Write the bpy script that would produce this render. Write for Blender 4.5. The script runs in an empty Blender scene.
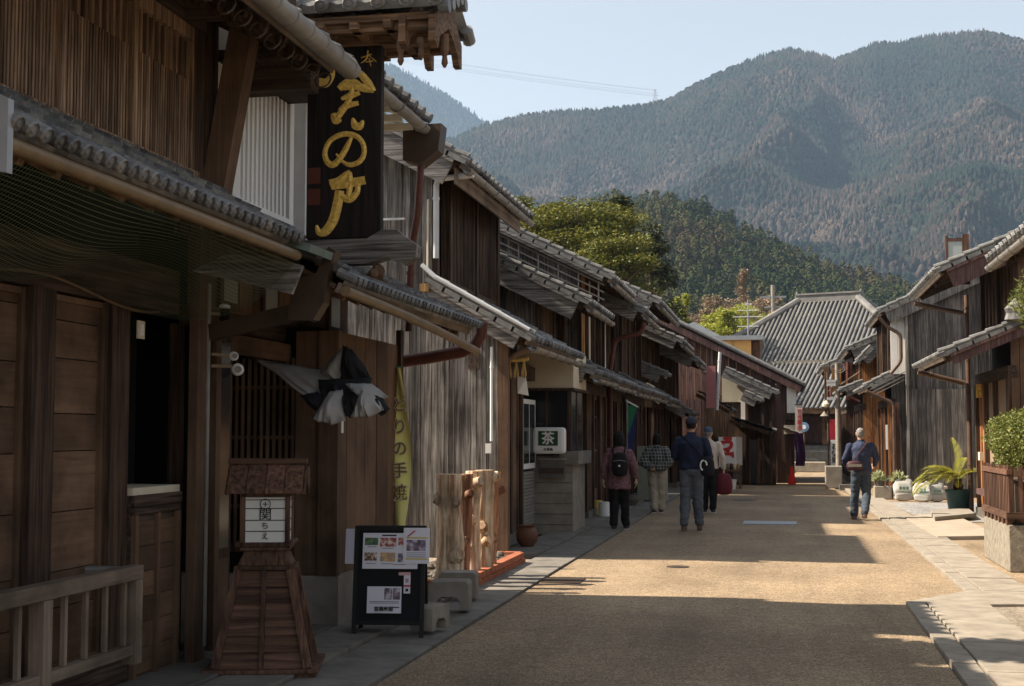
import bpy, math, random
from mathutils import Vector, Matrix, noise
R = math.radians
random.seed(11)
rnd = random.random
def ru(a, b): return a + (b - a) * random.random()
scn = bpy.context.scene
col = scn.collection
ROOTM = {}

# ------------------------------------------------------------------ materials
MATS = {}
def newmat(name):
    m = bpy.data.materials.new(name); m.use_nodes = True
    nt = m.node_tree
    b = nt.nodes['Principled BSDF']
    MATS[name] = m
    return m, nt, b
def nd(nt, t, **k):
    n = nt.nodes.new(t)
    for a, v in k.items():
        if a in n.inputs.keys() if hasattr(n.inputs, 'keys') else False: n.inputs[a].default_value = v
        else: setattr(n, a, v)
    return n
def mixc(nt, fac, a, b, mode='MIX'):
    n = nt.nodes.new('ShaderNodeMix'); n.data_type = 'RGBA'; n.blend_type = mode
    for sock, v in ((n.inputs[0], fac), (n.inputs[6], a), (n.inputs[7], b)):
        if isinstance(v, bpy.types.NodeSocket): nt.links.new(v, sock)
        elif isinstance(v, (tuple, list)): sock.default_value = (*v[:3], 1)
        else: sock.default_value = v
    return n.outputs[2]
def mth(nt, op, a, b=None):
    n = nt.nodes.new('ShaderNodeMath'); n.operation = op
    for i, v in enumerate((a, b)):
        if v is None: continue
        if isinstance(v, bpy.types.NodeSocket): nt.links.new(v, n.inputs[i])
        else: n.inputs[i].default_value = v
    return n.outputs[0]
def ramp(nt, fac, stops):
    n = nt.nodes.new('ShaderNodeValToRGB')
    while len(n.color_ramp.elements) < len(stops): n.color_ramp.elements.new(.5)
    for e, (p, c) in zip(n.color_ramp.elements, stops):
        e.position = p; e.color = (*c, 1) if len(c) == 3 else c
    nt.links.new(fac, n.inputs[0])
    return n.outputs[0]
def coords(nt, scale=(1, 1, 1), island=True, kind='Object'):
    tc = nt.nodes.new('ShaderNodeTexCoord')
    mp = nt.nodes.new('ShaderNodeMapping'); mp.inputs['Scale'].default_value = scale
    src = tc.outputs[kind]
    isl = None
    if island:
        g = nt.nodes.new('ShaderNodeNewGeometry')
        isl = g.outputs['Random Per Island']
        v = nt.nodes.new('ShaderNodeVectorMath'); v.operation = 'ADD'
        c = nt.nodes.new('ShaderNodeCombineXYZ')
        o = mth(nt, 'MULTIPLY', isl, 37.0)
        for i in range(3): nt.links.new(o, c.inputs[i])
        nt.links.new(src, v.inputs[0]); nt.links.new(c.outputs[0], v.inputs[1]); src = v.outputs[0]
    nt.links.new(src, mp.inputs['Vector'])
    return mp.outputs[0], isl
def noise_n(nt, vec, scale, detail=4, rough=.55, dist=0):
    n = nt.nodes.new('ShaderNodeTexNoise')
    n.inputs['Scale'].default_value = scale; n.inputs['Detail'].default_value = detail
    n.inputs['Roughness'].default_value = rough; n.inputs['Distortion'].default_value = dist
    if vec is not None: nt.links.new(vec, n.inputs['Vector'])
    return n.outputs[0]
def bump(nt, b, h, strength=.3, dist=.01):
    n = nt.nodes.new('ShaderNodeBump'); n.inputs['Strength'].default_value = strength
    n.inputs['Distance'].default_value = dist
    nt.links.new(h, n.inputs['Height']); nt.links.new(n.outputs[0], b.inputs['Normal'])
def wood(name, c1, c2, axis='Z', rough=.75, vary=.35, stain=.35, sc=1.0, soft=False):
    m, nt, b = newmat(name)
    s = {'Z': (36, 36, 1.5), 'Y': (36, 1.5, 36), 'X': (1.5, 36, 36)}[axis]
    v, isl = coords(nt, tuple(q * sc for q in s))
    g = noise_n(nt, v, 1.0, 7, .62, .35)
    c = ramp(nt, g, [(.22, tuple(q * .6 for q in c2)), (.36, tuple((a * 2 + b_) / 3 for a, b_ in zip(c2, c1))), (.62, tuple((a + b_ * 3) / 4 for a, b_ in zip(c2, c1))), (.8, tuple(min(1, q * 1.2) for q in c1))]) if soft else ramp(nt, g, [(.30, tuple(q * .35 for q in c2)), (.42, c2), (.58, c1), (.74, tuple(min(1, q * 1.7) for q in c1))])
    tc = nt.nodes.new('ShaderNodeTexCoord')
    st = noise_n(nt, tc.outputs['Object'], 1.7, 5, .6)
    d = ramp(nt, st, [(.3, (1 - stain,) * 3), (.52, (1.0,) * 3), (.72, (1 + stain * .8,) * 3)])
    c = mixc(nt, 1.0, c, d, 'MULTIPLY')
    k = mth(nt, 'ADD', mth(nt, 'MULTIPLY', isl, 2 * vary), 1 - vary)
    kk = nt.nodes.new('ShaderNodeCombineXYZ')
    for i in range(3): nt.links.new(k, kk.inputs[i])
    c = mixc(nt, 1.0, c, kk.outputs[0], 'MULTIPLY')
    nt.links.new(c, b.inputs['Base Color'])
    b.inputs['Roughness'].default_value = rough
    b.inputs['Specular IOR Level'].default_value = .25
    bump(nt, b, g, .45, .006)
    return m
def plain(name, c, rough=.6, vary=.12, scale=6, metal=0, bmp=.15, c2=None, detail=5, fine=None):
    m, nt, b = newmat(name)
    v, isl = coords(nt, (1, 1, 1), True)
    g = noise_n(nt, v, scale, detail, .6)
    lo = tuple(q * (1 - vary) for q in c) if c2 is None else c2
    hi = tuple(min(1, q * (1 + vary)) for q in c)
    cc = ramp(nt, g, [(.3, lo), (.7, hi)])
    nt.links.new(cc, b.inputs['Base Color'])
    b.inputs['Roughness'].default_value = rough; b.inputs['Metallic'].default_value = metal
    b.inputs['Specular IOR Level'].default_value = .3
    h = g
    if fine: h = noise_n(nt, v, fine, 3, .6)
    bump(nt, b, h, bmp, .01)
    return m
def tile_mat(name, c, vary=.3, lichen=(.33, .31, .24)):
    m, nt, b = newmat(name)
    uv = nt.nodes.new('ShaderNodeUVMap')
    fl = nt.nodes.new('ShaderNodeVectorMath'); fl.operation = 'FLOOR'
    nt.links.new(uv.outputs[0], fl.inputs[0])
    wn = nt.nodes.new('ShaderNodeTexWhiteNoise'); wn.noise_dimensions = '3D'
    nt.links.new(fl.outputs[0], wn.inputs['Vector'])
    tc = nt.nodes.new('ShaderNodeTexCoord')
    g = noise_n(nt, tc.outputs['Object'], 9, 6, .65)
    big = noise_n(nt, tc.outputs['Object'], 1.1, 3, .6)
    base = ramp(nt, g, [(.3, tuple(q * .7 for q in c)), (.7, tuple(q * 1.25 for q in c))])
    k = mth(nt, 'ADD', mth(nt, 'MULTIPLY', wn.outputs[0], 2 * vary), 1 - vary)
    kk = nt.nodes.new('ShaderNodeCombineXYZ')
    for i in range(3): nt.links.new(k, kk.inputs[i])
    base = mixc(nt, 1.0, base, kk.outputs[0], 'MULTIPLY')
    f = ramp(nt, mth(nt, 'MULTIPLY', g, big), [(.27, (0, 0, 0)), (.36, (.5, .5, .5))])
    base = mixc(nt, f, base, lichen)
    nt.links.new(base, b.inputs['Base Color'])
    b.inputs['Roughness'].default_value = .5; b.inputs['Specular IOR Level'].default_value = .45
    bump(nt, b, g, .3, .008)
    return m
def flat(name, c, rough=.6, metal=0, emit=0):
    m, nt, b = newmat(name)
    b.inputs['Base Color'].default_value = (*c, 1); b.inputs['Roughness'].default_value = rough
    b.inputs['Metallic'].default_value = metal; b.inputs['Specular IOR Level'].default_value = .3
    return m

W_dark = wood('wood_dark', (.085, .052, .034), (.036, .021, .014))
W_darkY = wood('wood_dark_y', (.078, .052, .038), (.034, .022, .016), 'Y')
W_darkX = wood('wood_dark_x', (.078, .052, .038), (.036, .024, .017), 'X')
W_brown = wood('wood_brown', (.165, .100, .062), (.075, .044, .028), stain=.55, soft=True)
W_brownY = wood('wood_brown_y', (.17, .102, .062), (.085, .050, .031), 'Y', stain=.65, soft=True)
W_brownX = wood('wood_brown_x', (.20, .12, .07), (.085, .05, .03), 'X')
W_gray = wood('wood_gray', (.215, .198, .18), (.09, .08, .073), vary=.42, stain=.45)
W_rail = wood('wood_rail', (.235, .18, .135), (.12, .088, .065), stain=.5, soft=True)
W_grayX = wood('wood_gray_x', (.22, .205, .19), (.10, .09, .082), 'X')
W_grayY = wood('wood_gray_y', (.24, .185, .14), (.13, .095, .07), 'Y', stain=.55, soft=True)
W_char = wood('wood_char', (.135, .12, .108), (.060, .054, .05), vary=.4)
W_red = wood('wood_red', (.125, .066, .042), (.062, .031, .021))
W_redX = wood('wood_red_x', (.125, .066, .042), (.062, .031, .021), 'X')
W_gold = wood('wood_gold', (.42, .26, .11), (.24, .13, .05))
W_orange = wood('wood_orange', (.36, .16, .06), (.17, .075, .03), vary=.5)
W_log = wood('wood_log', (.74, .58, .42), (.42, .25, .14), sc=.5, vary=.1, stain=.6)
W_logred = wood('wood_log_red', (.46, .24, .14), (.20, .09, .05), sc=.5, vary=.15, stain=.6)
W_lattice = wood('wood_lattice', (.25, .165, .105), (.11, .068, .043), vary=.35)
W_maroon = wood('wood_maroon', (.12, .068, .06), (.07, .038, .035))
T_gray = tile_mat('roof_tile_gray', (.14, .14, .143), .38)
T_light = tile_mat('roof_tile_light', (.165, .162, .158), .35, (.25, .235, .19))
T_dark = tile_mat('roof_tile_dark', (.10, .105, .12))
T_temple = tile_mat('roof_tile_temple', (.06, .06, .065), .3)
T_roll = plain('roof_roll_temple', (.16, .155, .15), .6, .35, 1.2)
M_verge = plain('verge_tile', (.16, .157, .15), .6, .4, 7)
M_gutd = plain('gutter_dark', (.055, .036, .024), .5, .3, 5)
M_plaster = plain('white_plaster', (.86, .83, .77), .8, .05, 3, fine=60)
M_cream = plain('cream_plaster', (.62, .55, .42), .8, .1, 3, fine=60)
M_tan = plain('tan_plaster', (.30, .215, .145), .85, .15, 3, fine=50)
M_conc = plain('concrete', (.27, .24, .20), .85, .22, 5, fine=70, bmp=.3)
M_concd = plain('concrete_dark', (.13, .12, .105), .85, .3, 4, fine=70, bmp=.3)
M_black = flat('interior_black', (.006, .005, .005), .9)  # shade of unlit interiors put into a black colour
M_glass = flat('dark_glass', (.02, .022, .025), .12)
M_wglass = flat('pale_glass', (.35, .38, .36), .25)
M_metal = plain('metal_gray', (.30, .31, .33), .45, .12, 4, metal=.3)
M_gut = plain('gutter_brown', (.17, .115, .06), .5, .25, 5)
M_gutl = plain('gutter_gray', (.24, .225, .205), .5, .25, 5)
M_pipered = plain('pipe_red', (.10, .032, .022), .5, .25, 5)
M_pipebr = plain('pipe_brown', (.11, .065, .045), .5, .25, 5)
M_white = flat('white_paint', (.78, .78, .76), .5)
M_pipew = plain('pipe_white', (.55, .56, .57), .45, .1, 5)
M_gold = plain('gold_leaf', (.72, .47, .11), .45, .35, 30, metal=.2, fine=80)
M_signb = wood('sign_black', (.022, .016, .014), (.012, .009, .008))
M_orange = plain('ochre_wall', (.62, .36, .13), .8, .08, 3)
M_straw = plain('straw', (.55, .40, .16), .9, .3, 20)
M_copper = plain('copper_green', (.13, .17, .15), .6, .3, 8)

def aggregate(name, pal, big=(.85, 1.12), sc=85):
    m, nt, b = newmat(name)
    tc = nt.nodes.new('ShaderNodeTexCoord')
    vo = nt.nodes.new('ShaderNodeTexVoronoi'); vo.inputs['Scale'].default_value = sc
    nt.links.new(tc.outputs['Object'], vo.inputs['Vector'])
    sep = nt.nodes.new('ShaderNodeSeparateColor'); nt.links.new(vo.outputs['Color'], sep.inputs[0])
    n = len(pal)
    c = ramp(nt, sep.outputs[0], [((i + .5) / n, p) for i, p in enumerate(pal)])
    g = noise_n(nt, tc.outputs['Object'], .55, 5, .6)
    g2 = noise_n(nt, tc.outputs['Object'], 9, 4, .7)
    c = mixc(nt, 1, c, ramp(nt, g, [(.3, (big[0],) * 3), (.7, (big[1],) * 3)]), 'MULTIPLY')
    c = mixc(nt, 1, c, ramp(nt, g2, [(.3, (.8,) * 3), (.7, (1.12,) * 3)]), 'MULTIPLY')
    mpp = nt.nodes.new('ShaderNodeMapping'); mpp.inputs['Scale'].default_value = (1.1, .10, 1); nt.links.new(tc.outputs['Object'], mpp.inputs['Vector'])
    g3 = noise_n(nt, mpp.outputs[0], 1.3, 4, .6)
    c = mixc(nt, 1, c, ramp(nt, g3, [(.32, (.80,) * 3), (.5, (1.0,) * 3), (.7, (1.13,) * 3)]), 'MULTIPLY')
    nt.links.new(c, b.inputs['Base Color'])
    b.inputs['Roughness'].default_value = .85; b.inputs['Specular IOR Level'].default_value = .25
    bump(nt, b, vo.outputs['Distance'], .45, .005)
    return m
M_road = aggregate('road_aggregate', [(.17, .125, .08), (.27, .195, .12), (.35, .255, .16), (.46, .35, .235), (.22, .158, .10), (.31, .23, .145)], big=(.72, 1.18), sc=84)
M_lot = aggregate('lot_gravel', [(.18, .15, .12), (.30, .25, .19), (.40, .34, .27), (.26, .2, .15)], sc=60)
M_gravel = aggregate('grey_gravel', [(.16, .15, .14), (.34, .32, .30), (.24, .23, .22), (.42, .4, .37)], sc=26)
M_kerb = plain('kerb_stone', (.29, .25, .20), .8, .25, 5, fine=90, bmp=.3)
M_pave = plain('paving_stone', (.185, .168, .145), .8, .3, 4, fine=90, bmp=.3)

# ------------------------------------------------------------------ mesh builder
class MB:
    def __init__(s): s.v = []; s.f = []; s.uv = {}
    def add(s, vs, fs):
        n = len(s.v); s.v += [tuple(q) for q in vs]; s.f += [tuple(i + n for i in f) for f in fs]; return n
    def hexa(s, p):   # 8 points: bottom 4 ccw, top 4 ccw
        s.add(p, [(3, 2, 1, 0), (4, 5, 6, 7), (0, 1, 5, 4), (1, 2, 6, 5), (2, 3, 7, 6), (3, 0, 4, 7)])
        return s
    def box(s, x0, x1, y0, y1, z0, z1):
        if x0 > x1: x0, x1 = x1, x0
        if y0 > y1: y0, y1 = y1, y0
        return s.hexa([(x0, y0, z0), (x1, y0, z0), (x1, y1, z0), (x0, y1, z0), (x0, y0, z1), (x1, y0, z1), (x1, y1, z1), (x0, y1, z1)])
    def beam(s, a, b, w, h, up=(0, 0, 1)):
        a = Vector(a); b = Vector(b); d = (b - a).normalized(); u = Vector(up)
        r = d.cross(u)
        if r.length < 1e-4: r = d.cross(Vector((0, 1, 0)))
        r.normalize(); u = r.cross(d).normalized()
        r *= w / 2; u *= h / 2
        return s.hexa([a - r - u, a + r - u, b + r - u, b - r - u, a - r + u, a + r + u, b + r + u, b - r + u])
    def tube(s, path, r, seg=10, cap=True, ell=1.0):
        path = [Vector(p) for p in path]; n0 = len(s.v); k = len(path)
        rs = r if isinstance(r, (list, tuple)) else [r] * k
        ref = None
        for i, p in enumerate(path):
            d = (path[min(i + 1, k - 1)] - path[max(i - 1, 0)]).normalized()
            if ref is None:
                ref = Vector((0, 0, 1)) if abs(d.z) < .9 else Vector((1, 0, 0))
            a = (ref - d * ref.dot(d)).normalized(); ref = a; bb = d.cross(a)
            for j in range(seg):
                t = 2 * math.pi * j / seg
                s.v.append(tuple(p + a * (math.cos(t) * rs[i] * ell) + bb * (math.sin(t) * rs[i])))
        for i in range(k - 1):
            for j in range(seg):
                a = n0 + i * seg + j; b = n0 + i * seg + (j + 1) % seg
                s.f.append((a, b, b + seg, a + seg))
        if cap:
            s.f.append(tuple(n0 + j for j in reversed(range(seg))))
            s.f.append(tuple(n0 + (k - 1) * seg + j for j in range(seg)))
        return s
    def lathe(s, c, prof, seg=16, ell=(1, 1)):
        n0 = len(s.v)
        for (r, z) in prof:
            for j in range(seg):
                t = 2 * math.pi * j / seg
                s.v.append((c[0] + r * ell[0] * math.cos(t), c[1] + r * ell[1] * math.sin(t), c[2] + z))
        for i in range(len(prof) - 1):
            for j in range(seg):
                a = n0 + i * seg + j; b = n0 + i * seg + (j + 1) % seg
                s.f.append((a, b, b + seg, a + seg))
        s.f.append(tuple(n0 + j for j in reversed(range(seg))))
        s.f.append(tuple(n0 + (len(prof) - 1) * seg + j for j in range(seg)))
        return s
    def prism(s, pts, off):   # planar polygon pts (3D), extruded by off
        off = Vector(off); n = len(pts)
        vs = [Vector(p) for p in pts] + [Vector(p) + off for p in pts]
        fs = [tuple(range(n)), tuple(reversed(range(n, 2 * n)))] + [(i, i + n, (i + 1) % n + n, (i + 1) % n) for i in range(n)]
        s.add(vs, fs); return s
    def grid(s, fn, nu, nv, uv=False):
        n0 = len(s.v)
        for i in range(nu + 1):
            for j in range(nv + 1):
                s.v.append(tuple(fn(i / nu, j / nv)))
        for i in range(nu):
            for j in range(nv):
                a = n0 + i * (nv + 1) + j
                s.f.append((a, a + nv + 1, a + nv + 2, a + 1))
        return s
    def build(s, name, mat, parent=None, world=True, smooth=False, bevel=0):
        me = bpy.data.meshes.new(name)
        vs = s.v
        if parent is not None and world:
            mi = ROOTM[parent].inverted(); vs = [tuple(mi @ Vector(v)) for v in vs]
        me.from_pydata(vs, [], s.f); me.update()
        if s.uv:
            l = me.uv_layers.new(name='UVMap')
            for lp in me.loops:
                l.data[lp.index].uv = s.uv.get(lp.vertex_index, (0, 0))
        if smooth: me.polygons.foreach_set('use_smooth', [True] * len(me.polygons))
        me.materials.append(mat)
        o = bpy.data.objects.new(name, me); col.objects.link(o)
        if parent is not None: o.parent = parent; ROOTM[o] = ROOTM[parent]
        else: ROOTM[o] = Matrix()
        if bevel:
            md = o.modifiers.new('bevel', 'BEVEL'); md.width = bevel; md.segments = 2; md.limit_method = 'ANGLE'
        if smooth:
            me.set_sharp_from_angle(angle=R(50)) if hasattr(me, 'set_sharp_from_angle') else None
        return o
def thing(name, label, cat, loc=(0, 0, 0), rotz=0, group=None):
    o = bpy.data.objects.new(name, None); col.objects.link(o); o.empty_display_size = .2
    o.location = loc; o.rotation_euler = (0, 0, rotz)
    o['label'] = label; o['category'] = cat
    if group: o['group'] = group
    ROOTM[o] = Matrix.Translation(loc) @ Matrix.Rotation(rotz, 4, 'Z')
    return o
def tag(o, label, cat, group=None):
    o['label'] = label; o['category'] = cat
    if group: o['group'] = group
    return o
def struct(o, kind='structure'): o['kind'] = kind; return o
def recenter(o):
    """top-level mesh: move its origin to the base of its geometry"""
    me = o.data; n = len(me.vertices)
    xs = [v.co.x for v in me.vertices]; ys = [v.co.y for v in me.vertices]; zs = [v.co.z for v in me.vertices]
    c = Vector(((min(xs) + max(xs)) / 2, (min(ys) + max(ys)) / 2, min(zs)))
    for v in me.vertices: v.co -= c
    o.location = c
    return o
def copy_tree(o, parent=None):
    c = o.copy(); col.objects.link(c)
    if parent is not None: c.parent = parent
    for ch in list(o.children): copy_tree(ch, c)
    return c
def text_obj(txt, size, mat, parent, loc, rot=(R(90), 0, 0), name='lettering', extrude=.002, label=None, bold=0, align='CENTER', sx=1, world=True, spacing=1.0):
    cu = bpy.data.curves.new('t', 'FONT'); cu.body = txt; cu.size = size; cu.align_x = align; cu.align_y = 'CENTER'
    cu.extrude = extrude; cu.offset = bold; cu.resolution_u = 3; cu.space_line = spacing
    t = bpy.data.objects.new('t', cu); col.objects.link(t)
    dg = bpy.context.evaluated_depsgraph_get(); dg.update()
    me = bpy.data.meshes.new_from_object(t.evaluated_get(dg))
    bpy.data.objects.remove(t); bpy.data.curves.remove(cu)
    from mathutils import Euler
    M = Matrix.Translation(loc) @ Euler(rot).to_matrix().to_4x4() @ Matrix.Diagonal((sx, 1, 1, 1))
    if world: M = ROOTM[parent].inverted() @ M
    me.transform(M); me.materials.clear(); me.materials.append(mat); me.name = name
    o = bpy.data.objects.new(name, me); col.objects.link(o); o.parent = parent; ROOTM[o] = ROOTM[parent]
    return o

# ------------------------------------------------------------------ camera model (also used as a measuring aid)
F = 1350.; HC = 1.55
PITCH = math.atan(90 / F); YAW = math.atan(267 / math.hypot(F, 90))
def ray(px, py):
    x = (px - 512) / F; y = -(py - 343) / F
    f = math.cos(PITCH) - y * math.sin(PITCH); u = math.sin(PITCH) + y * math.cos(PITCH)
    return Vector((x * math.cos(YAW) - f * math.sin(YAW), x * math.sin(YAW) + f * math.cos(YAW), u))
CAM = Vector((0, 0, HC))
def PY(px, py, Y): r = ray(px, py); return CAM + r * (Y / r.y)
def PX(px, py, X): r = ray(px, py); return CAM + r * (X / r.x)
def G(px, py, z=0): r = ray(px, py); return CAM + r * ((z - HC) / r.z)
# ------------------------------------------------------------------ roofs
PROF = [(0, .052), (.14, .036), (.28, .008), (.5, -.006), (.72, .004), (.88, .03)]
PROFC = [(0, .05), (.25, .012), (.6, -.004)]
def tile_sheet(mb, O, U, Lu, V, Lv, N, w=.27, c=.24, coarse=False, caps=True, lift=.026, capr=.055, capl=.07, sag=0):
    O, U, V, N = Vector(O), Vector(U).normalized(), Vector(V).normalized(), Vector(N).normalized()
    nc = max(1, round(Lu / w)); w = Lu / nc
    nr = max(1, round(Lv / c)); c = Lv / nr
    pr = PROFC if coarse else PROF
    us = [(i + f, h) for i in range(nc) for f, h in pr] + [(nc, pr[0][1])]
    n0 = len(mb.v); m = len(us)
    jit = [[ru(-.004, .004) for _ in range(nc + 1)] for _ in range(nr)]
    for k in range(nr):
        for e in (0, 1):
            v = (k + e) * c
            for (u, h) in us:
                hh = h + (lift if e == 0 else 0) + jit[k][int(min(u, nc - .001))]
                if sag: hh -= sag * math.sin(math.pi * (v / Lv)) 
                mb.uv[len(mb.v)] = (min(u + .001, nc - .01), k + .5)
                mb.v.append(tuple(O + U * (u * w) + V * v + N * hh))
    for r in range(2 * nr - 1):
        for j in range(m - 1):
            a = n0 + r * m + j
            mb.f.append((a, a + 1, a + 1 + m, a + m))
    # front lip under the first course, with thickness
    a0 = len(mb.v)
    for (u, h) in us:
        mb.uv[len(mb.v)] = (min(u + .001, nc - .01), .5)
        mb.v.append(tuple(O + U * (u * w) + N * -.035))
    for j in range(m - 1): mb.f.append((a0 + j, a0 + j + 1, n0 + j + 1, n0 + j))
    if caps:
        for i in range(nc + 1):
            p = O + U * (i * w) + N * (.03)
            s0 = len(mb.v)
            mb.tube([p + V * .06, p - V * capl], capr, 9)
            mb.tube([p - V * (capl + .0005), p - V * (capl + .010)], [capr * 1.02, capr * .86], 9, cap=False); mb.tube([p - V * (capl + .0002), p - V * (capl + .008)], [capr * .5, capr * .3], 7)
            for q in range(s0, len(mb.v)): mb.uv[q] = (i + .3, -1.5)
def roof_half(root, sg, Y0, Y1, DE, ZE, DT, ZT, mat, coarse, name='roof', soffit=W_dark, verge=True, ridge=False, gut=None, over=.0, barge=W_grayX, caps=True, tilew=.27, capr=.05, raft=True, vergemat=None, bargeh=.2, bdrop=.06, sag=0):
    """one slope with its eave at (DE,ZE), top at (DT,ZT)"""
    P = lambda d, y, z: Vector((sg * d, y, z))
    V = (P(DT, 0, ZT) - P(DE, 0, ZE)); Lv = V.length; V.normalize()
    N = Vector((-V.z * (1 if V.x > 0 else -1), 0, abs(V.x)))
    mb = MB()
    tile_sheet(mb, P(DE, Y0, ZE), (0, 1, 0), Y1 - Y0, V, Lv, N, tilew, .24, coarse, caps, capr=capr, sag=sag)
    o = mb.build(name, mat, root, smooth=False)
    # soffit and rafters
    sb = MB()
    a, b = P(DE, Y0 + .03, ZE) - N * .05 + V * .05, P(DT, Y0 + .03, ZT) - N * .05
    L = Vector((0, Y1 - Y0 - .06, 0))
    sb.hexa([a - N * .03, a - N * .03 + L, b - N * .03 + L, b - N * .03, a, a + L, b + L, b])
    if raft:
        n = max(2, int((Y1 - Y0) / (.32 if not coarse else .5)))
        for i in range(n + 1):
            y = Y0 + .08 + (Y1 - Y0 - .16) * i / n
            pa, pb = P(DE, y, ZE) - N * .115 + V * .09, P(DT, y, ZT) - N * .115
            sb.beam(pa, pb, .055, .07, up=N)
    sb.build('soffit', soffit, root)
    # fascia
    fb = MB(); fb.beam(P(DE, Y0 + .02, ZE) - N * .062 + V * .02, P(DE, Y1 - .02, ZE) - N * .062 + V * .02, .03, .07, up=N)
    fb.build('fascia', W_grayY, root)
    if verge:
        for yy, s in ((Y0, -1),):
            vb = MB()
            n = max(2, round(Lv / .26))
            for i in range(n):
                q0 = P(DE, yy, ZE) + V * (Lv * i / n - .03) + N * .075; q1 = P(DE, yy, ZE) + V * (Lv * (i + 1) / n) + N * .055
                vb.tube([q0, q1], [.046, .038], 8)
                vb.beam(q0 - N * .075 + Vector((0, -.03, 0)), q1 - N * .065 + Vector((0, -.03, 0)), .03, .07, up=N)
            vb.build('verge_tile', vergemat or M_verge, root)
        bb = MB()
        q0 = P(DE, Y0 + .0, ZE) - N * (bdrop + bargeh / 2) + V * .12; q1 = P(DT, Y0 + .0, ZT) - N * (bdrop + bargeh / 2)
        bb.beam(q0, q1, .035, bargeh, up=N)
        bb.beam(q0 + N * (bargeh / 2 - .0) + Vector((0, -.02, 0)), q1 + N * (bargeh / 2) + Vector((0, -.02, 0)), .05, .05, up=N)
        bb.build('barge_board', barge, root)
    if gut:
        gb = MB(); r = .06
        gy0, gy1 = Y0 - .02, Y1 + .02
        c = P(DE, 0, ZE) - V * .075 - N * .06
        n0 = 0; seg = 8
        def fn(u, v):
            t = math.pi * (1 + v)
            return (c.x + math.cos(t) * r, gy0 + (gy1 - gy0) * u, c.z + math.sin(t) * r - .02)
        gb.grid(fn, 6, seg)
        gb2 = MB()
        def fn2(u, v):
            t = math.pi * (1 + v)
            return (c.x + math.cos(t) * (r - .008), gy0 + (gy1 - gy0) * u, c.z + math.sin(t) * (r - .008) - .02)
        gb.grid(fn2, 6, seg)
        for i in range(int((gy1 - gy0) / .75) + 1):
            y = gy0 + .1 + .75 * i
            gb.tube([Vector((c.x + math.cos(math.pi * (1 + q / 6)) * (r + .008), y, c.z + math.sin(math.pi * (1 + q / 6)) * (r + .008) - .02)) for q in range(7)], .008, 5)
        gb.build('gutter', gut, root)
    return P, V, N
def ridge_line(root, sg, Y0, Y1, D, Z, mat):
    mb = MB(); x = sg * D
    mb.box(x - .11, x + .11, Y0 - .05, Y1 + .05, Z - .12, Z + .10)
    mb.box(x - .14, x + .14, Y0 - .05, Y1 + .05, Z + .102, Z + .13)
    n = int((Y1 - Y0) / .35)
    for i in range(n):
        y = Y0 + (Y1 - Y0) * i / n
        mb.tube([(x, y, Z + .15), (x, y + (Y1 - Y0) / n, Z + .15)], [.095, .085], 8)
    mb.lathe((x, Y0 - .06, Z - .1), [(.02, 0), (.16, .04), (.17, .2), (.11, .34), (.05, .40)], 10, (1, .35))
    mb.build('ridge', mat, root)

def boards(mb, ax, c, u0, u1, z0, zt, w=.15, th=.022, sgn=-1, gap=.006, z0f=None):
    """vertical boards on plane ax=c, from u0 to u1, top zt(u); face offset sgn"""
    u = u0
    while u < u1 - 1e-4:
        ww = min(w * ru(.8, 1.2), u1 - u)
        if u1 - u - ww < .03: ww = u1 - u
        a, b = u + gap / 2, u + ww - gap / 2
        t0 = sgn * (th + ru(-.004, .006)); zb = z0 if z0f is None else z0f(u)
        za, zb2 = (zt(a), zt(b)) if callable(zt) else (zt, zt)
        if min(za, zb2) > zb + .02:
            if ax == 'x':
                p = [(c, a, zb), (c + t0, a, zb), (c + t0, b, zb), (c, b, zb), (c, a, za), (c + t0, a, za), (c + t0, b, zb2), (c, b, zb2)]
            else:
                p = [(a, c, zb), (b, c, zb), (b, c + t0, zb), (a, c + t0, zb), (a, c, za), (b, c, zb2), (b, c + t0, zb2), (a, c + t0, za)]
            mb.hexa(p)
        u += ww
    return mb
def battens(mb, ax, c, u0, u1, z0, zt, step=.45, sgn=-1, w=.035, th=.03, base=.022):
    u = u0 + step / 2
    while u < u1:
        za = zt(u) if callable(zt) else zt
        if za > z0 + .05:
            a, b = c + sgn * base, c + sgn * (base + th)
            if ax == 'x': mb.box(a, b, u - w / 2, u + w / 2, z0, za - .01)
            else: mb.box(u - w / 2, u + w / 2, a, b, z0, za - .01)
        u += step
def slats(mb, ax, c, u0, u1, z0, z1, step=.06, w=.025, th=.03, sgn=1):
    n = max(1, round((u1 - u0) / step))
    for i in range(n + 1):
        u = u0 + (u1 - u0) * i / n
        if ax == 'x': mb.box(c, c + sgn * th, u - w / 2, u + w / 2, z0, z1)
        else: mb.box(u - w / 2, u + w / 2, c, c + sgn * th, z0, z1)

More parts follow.
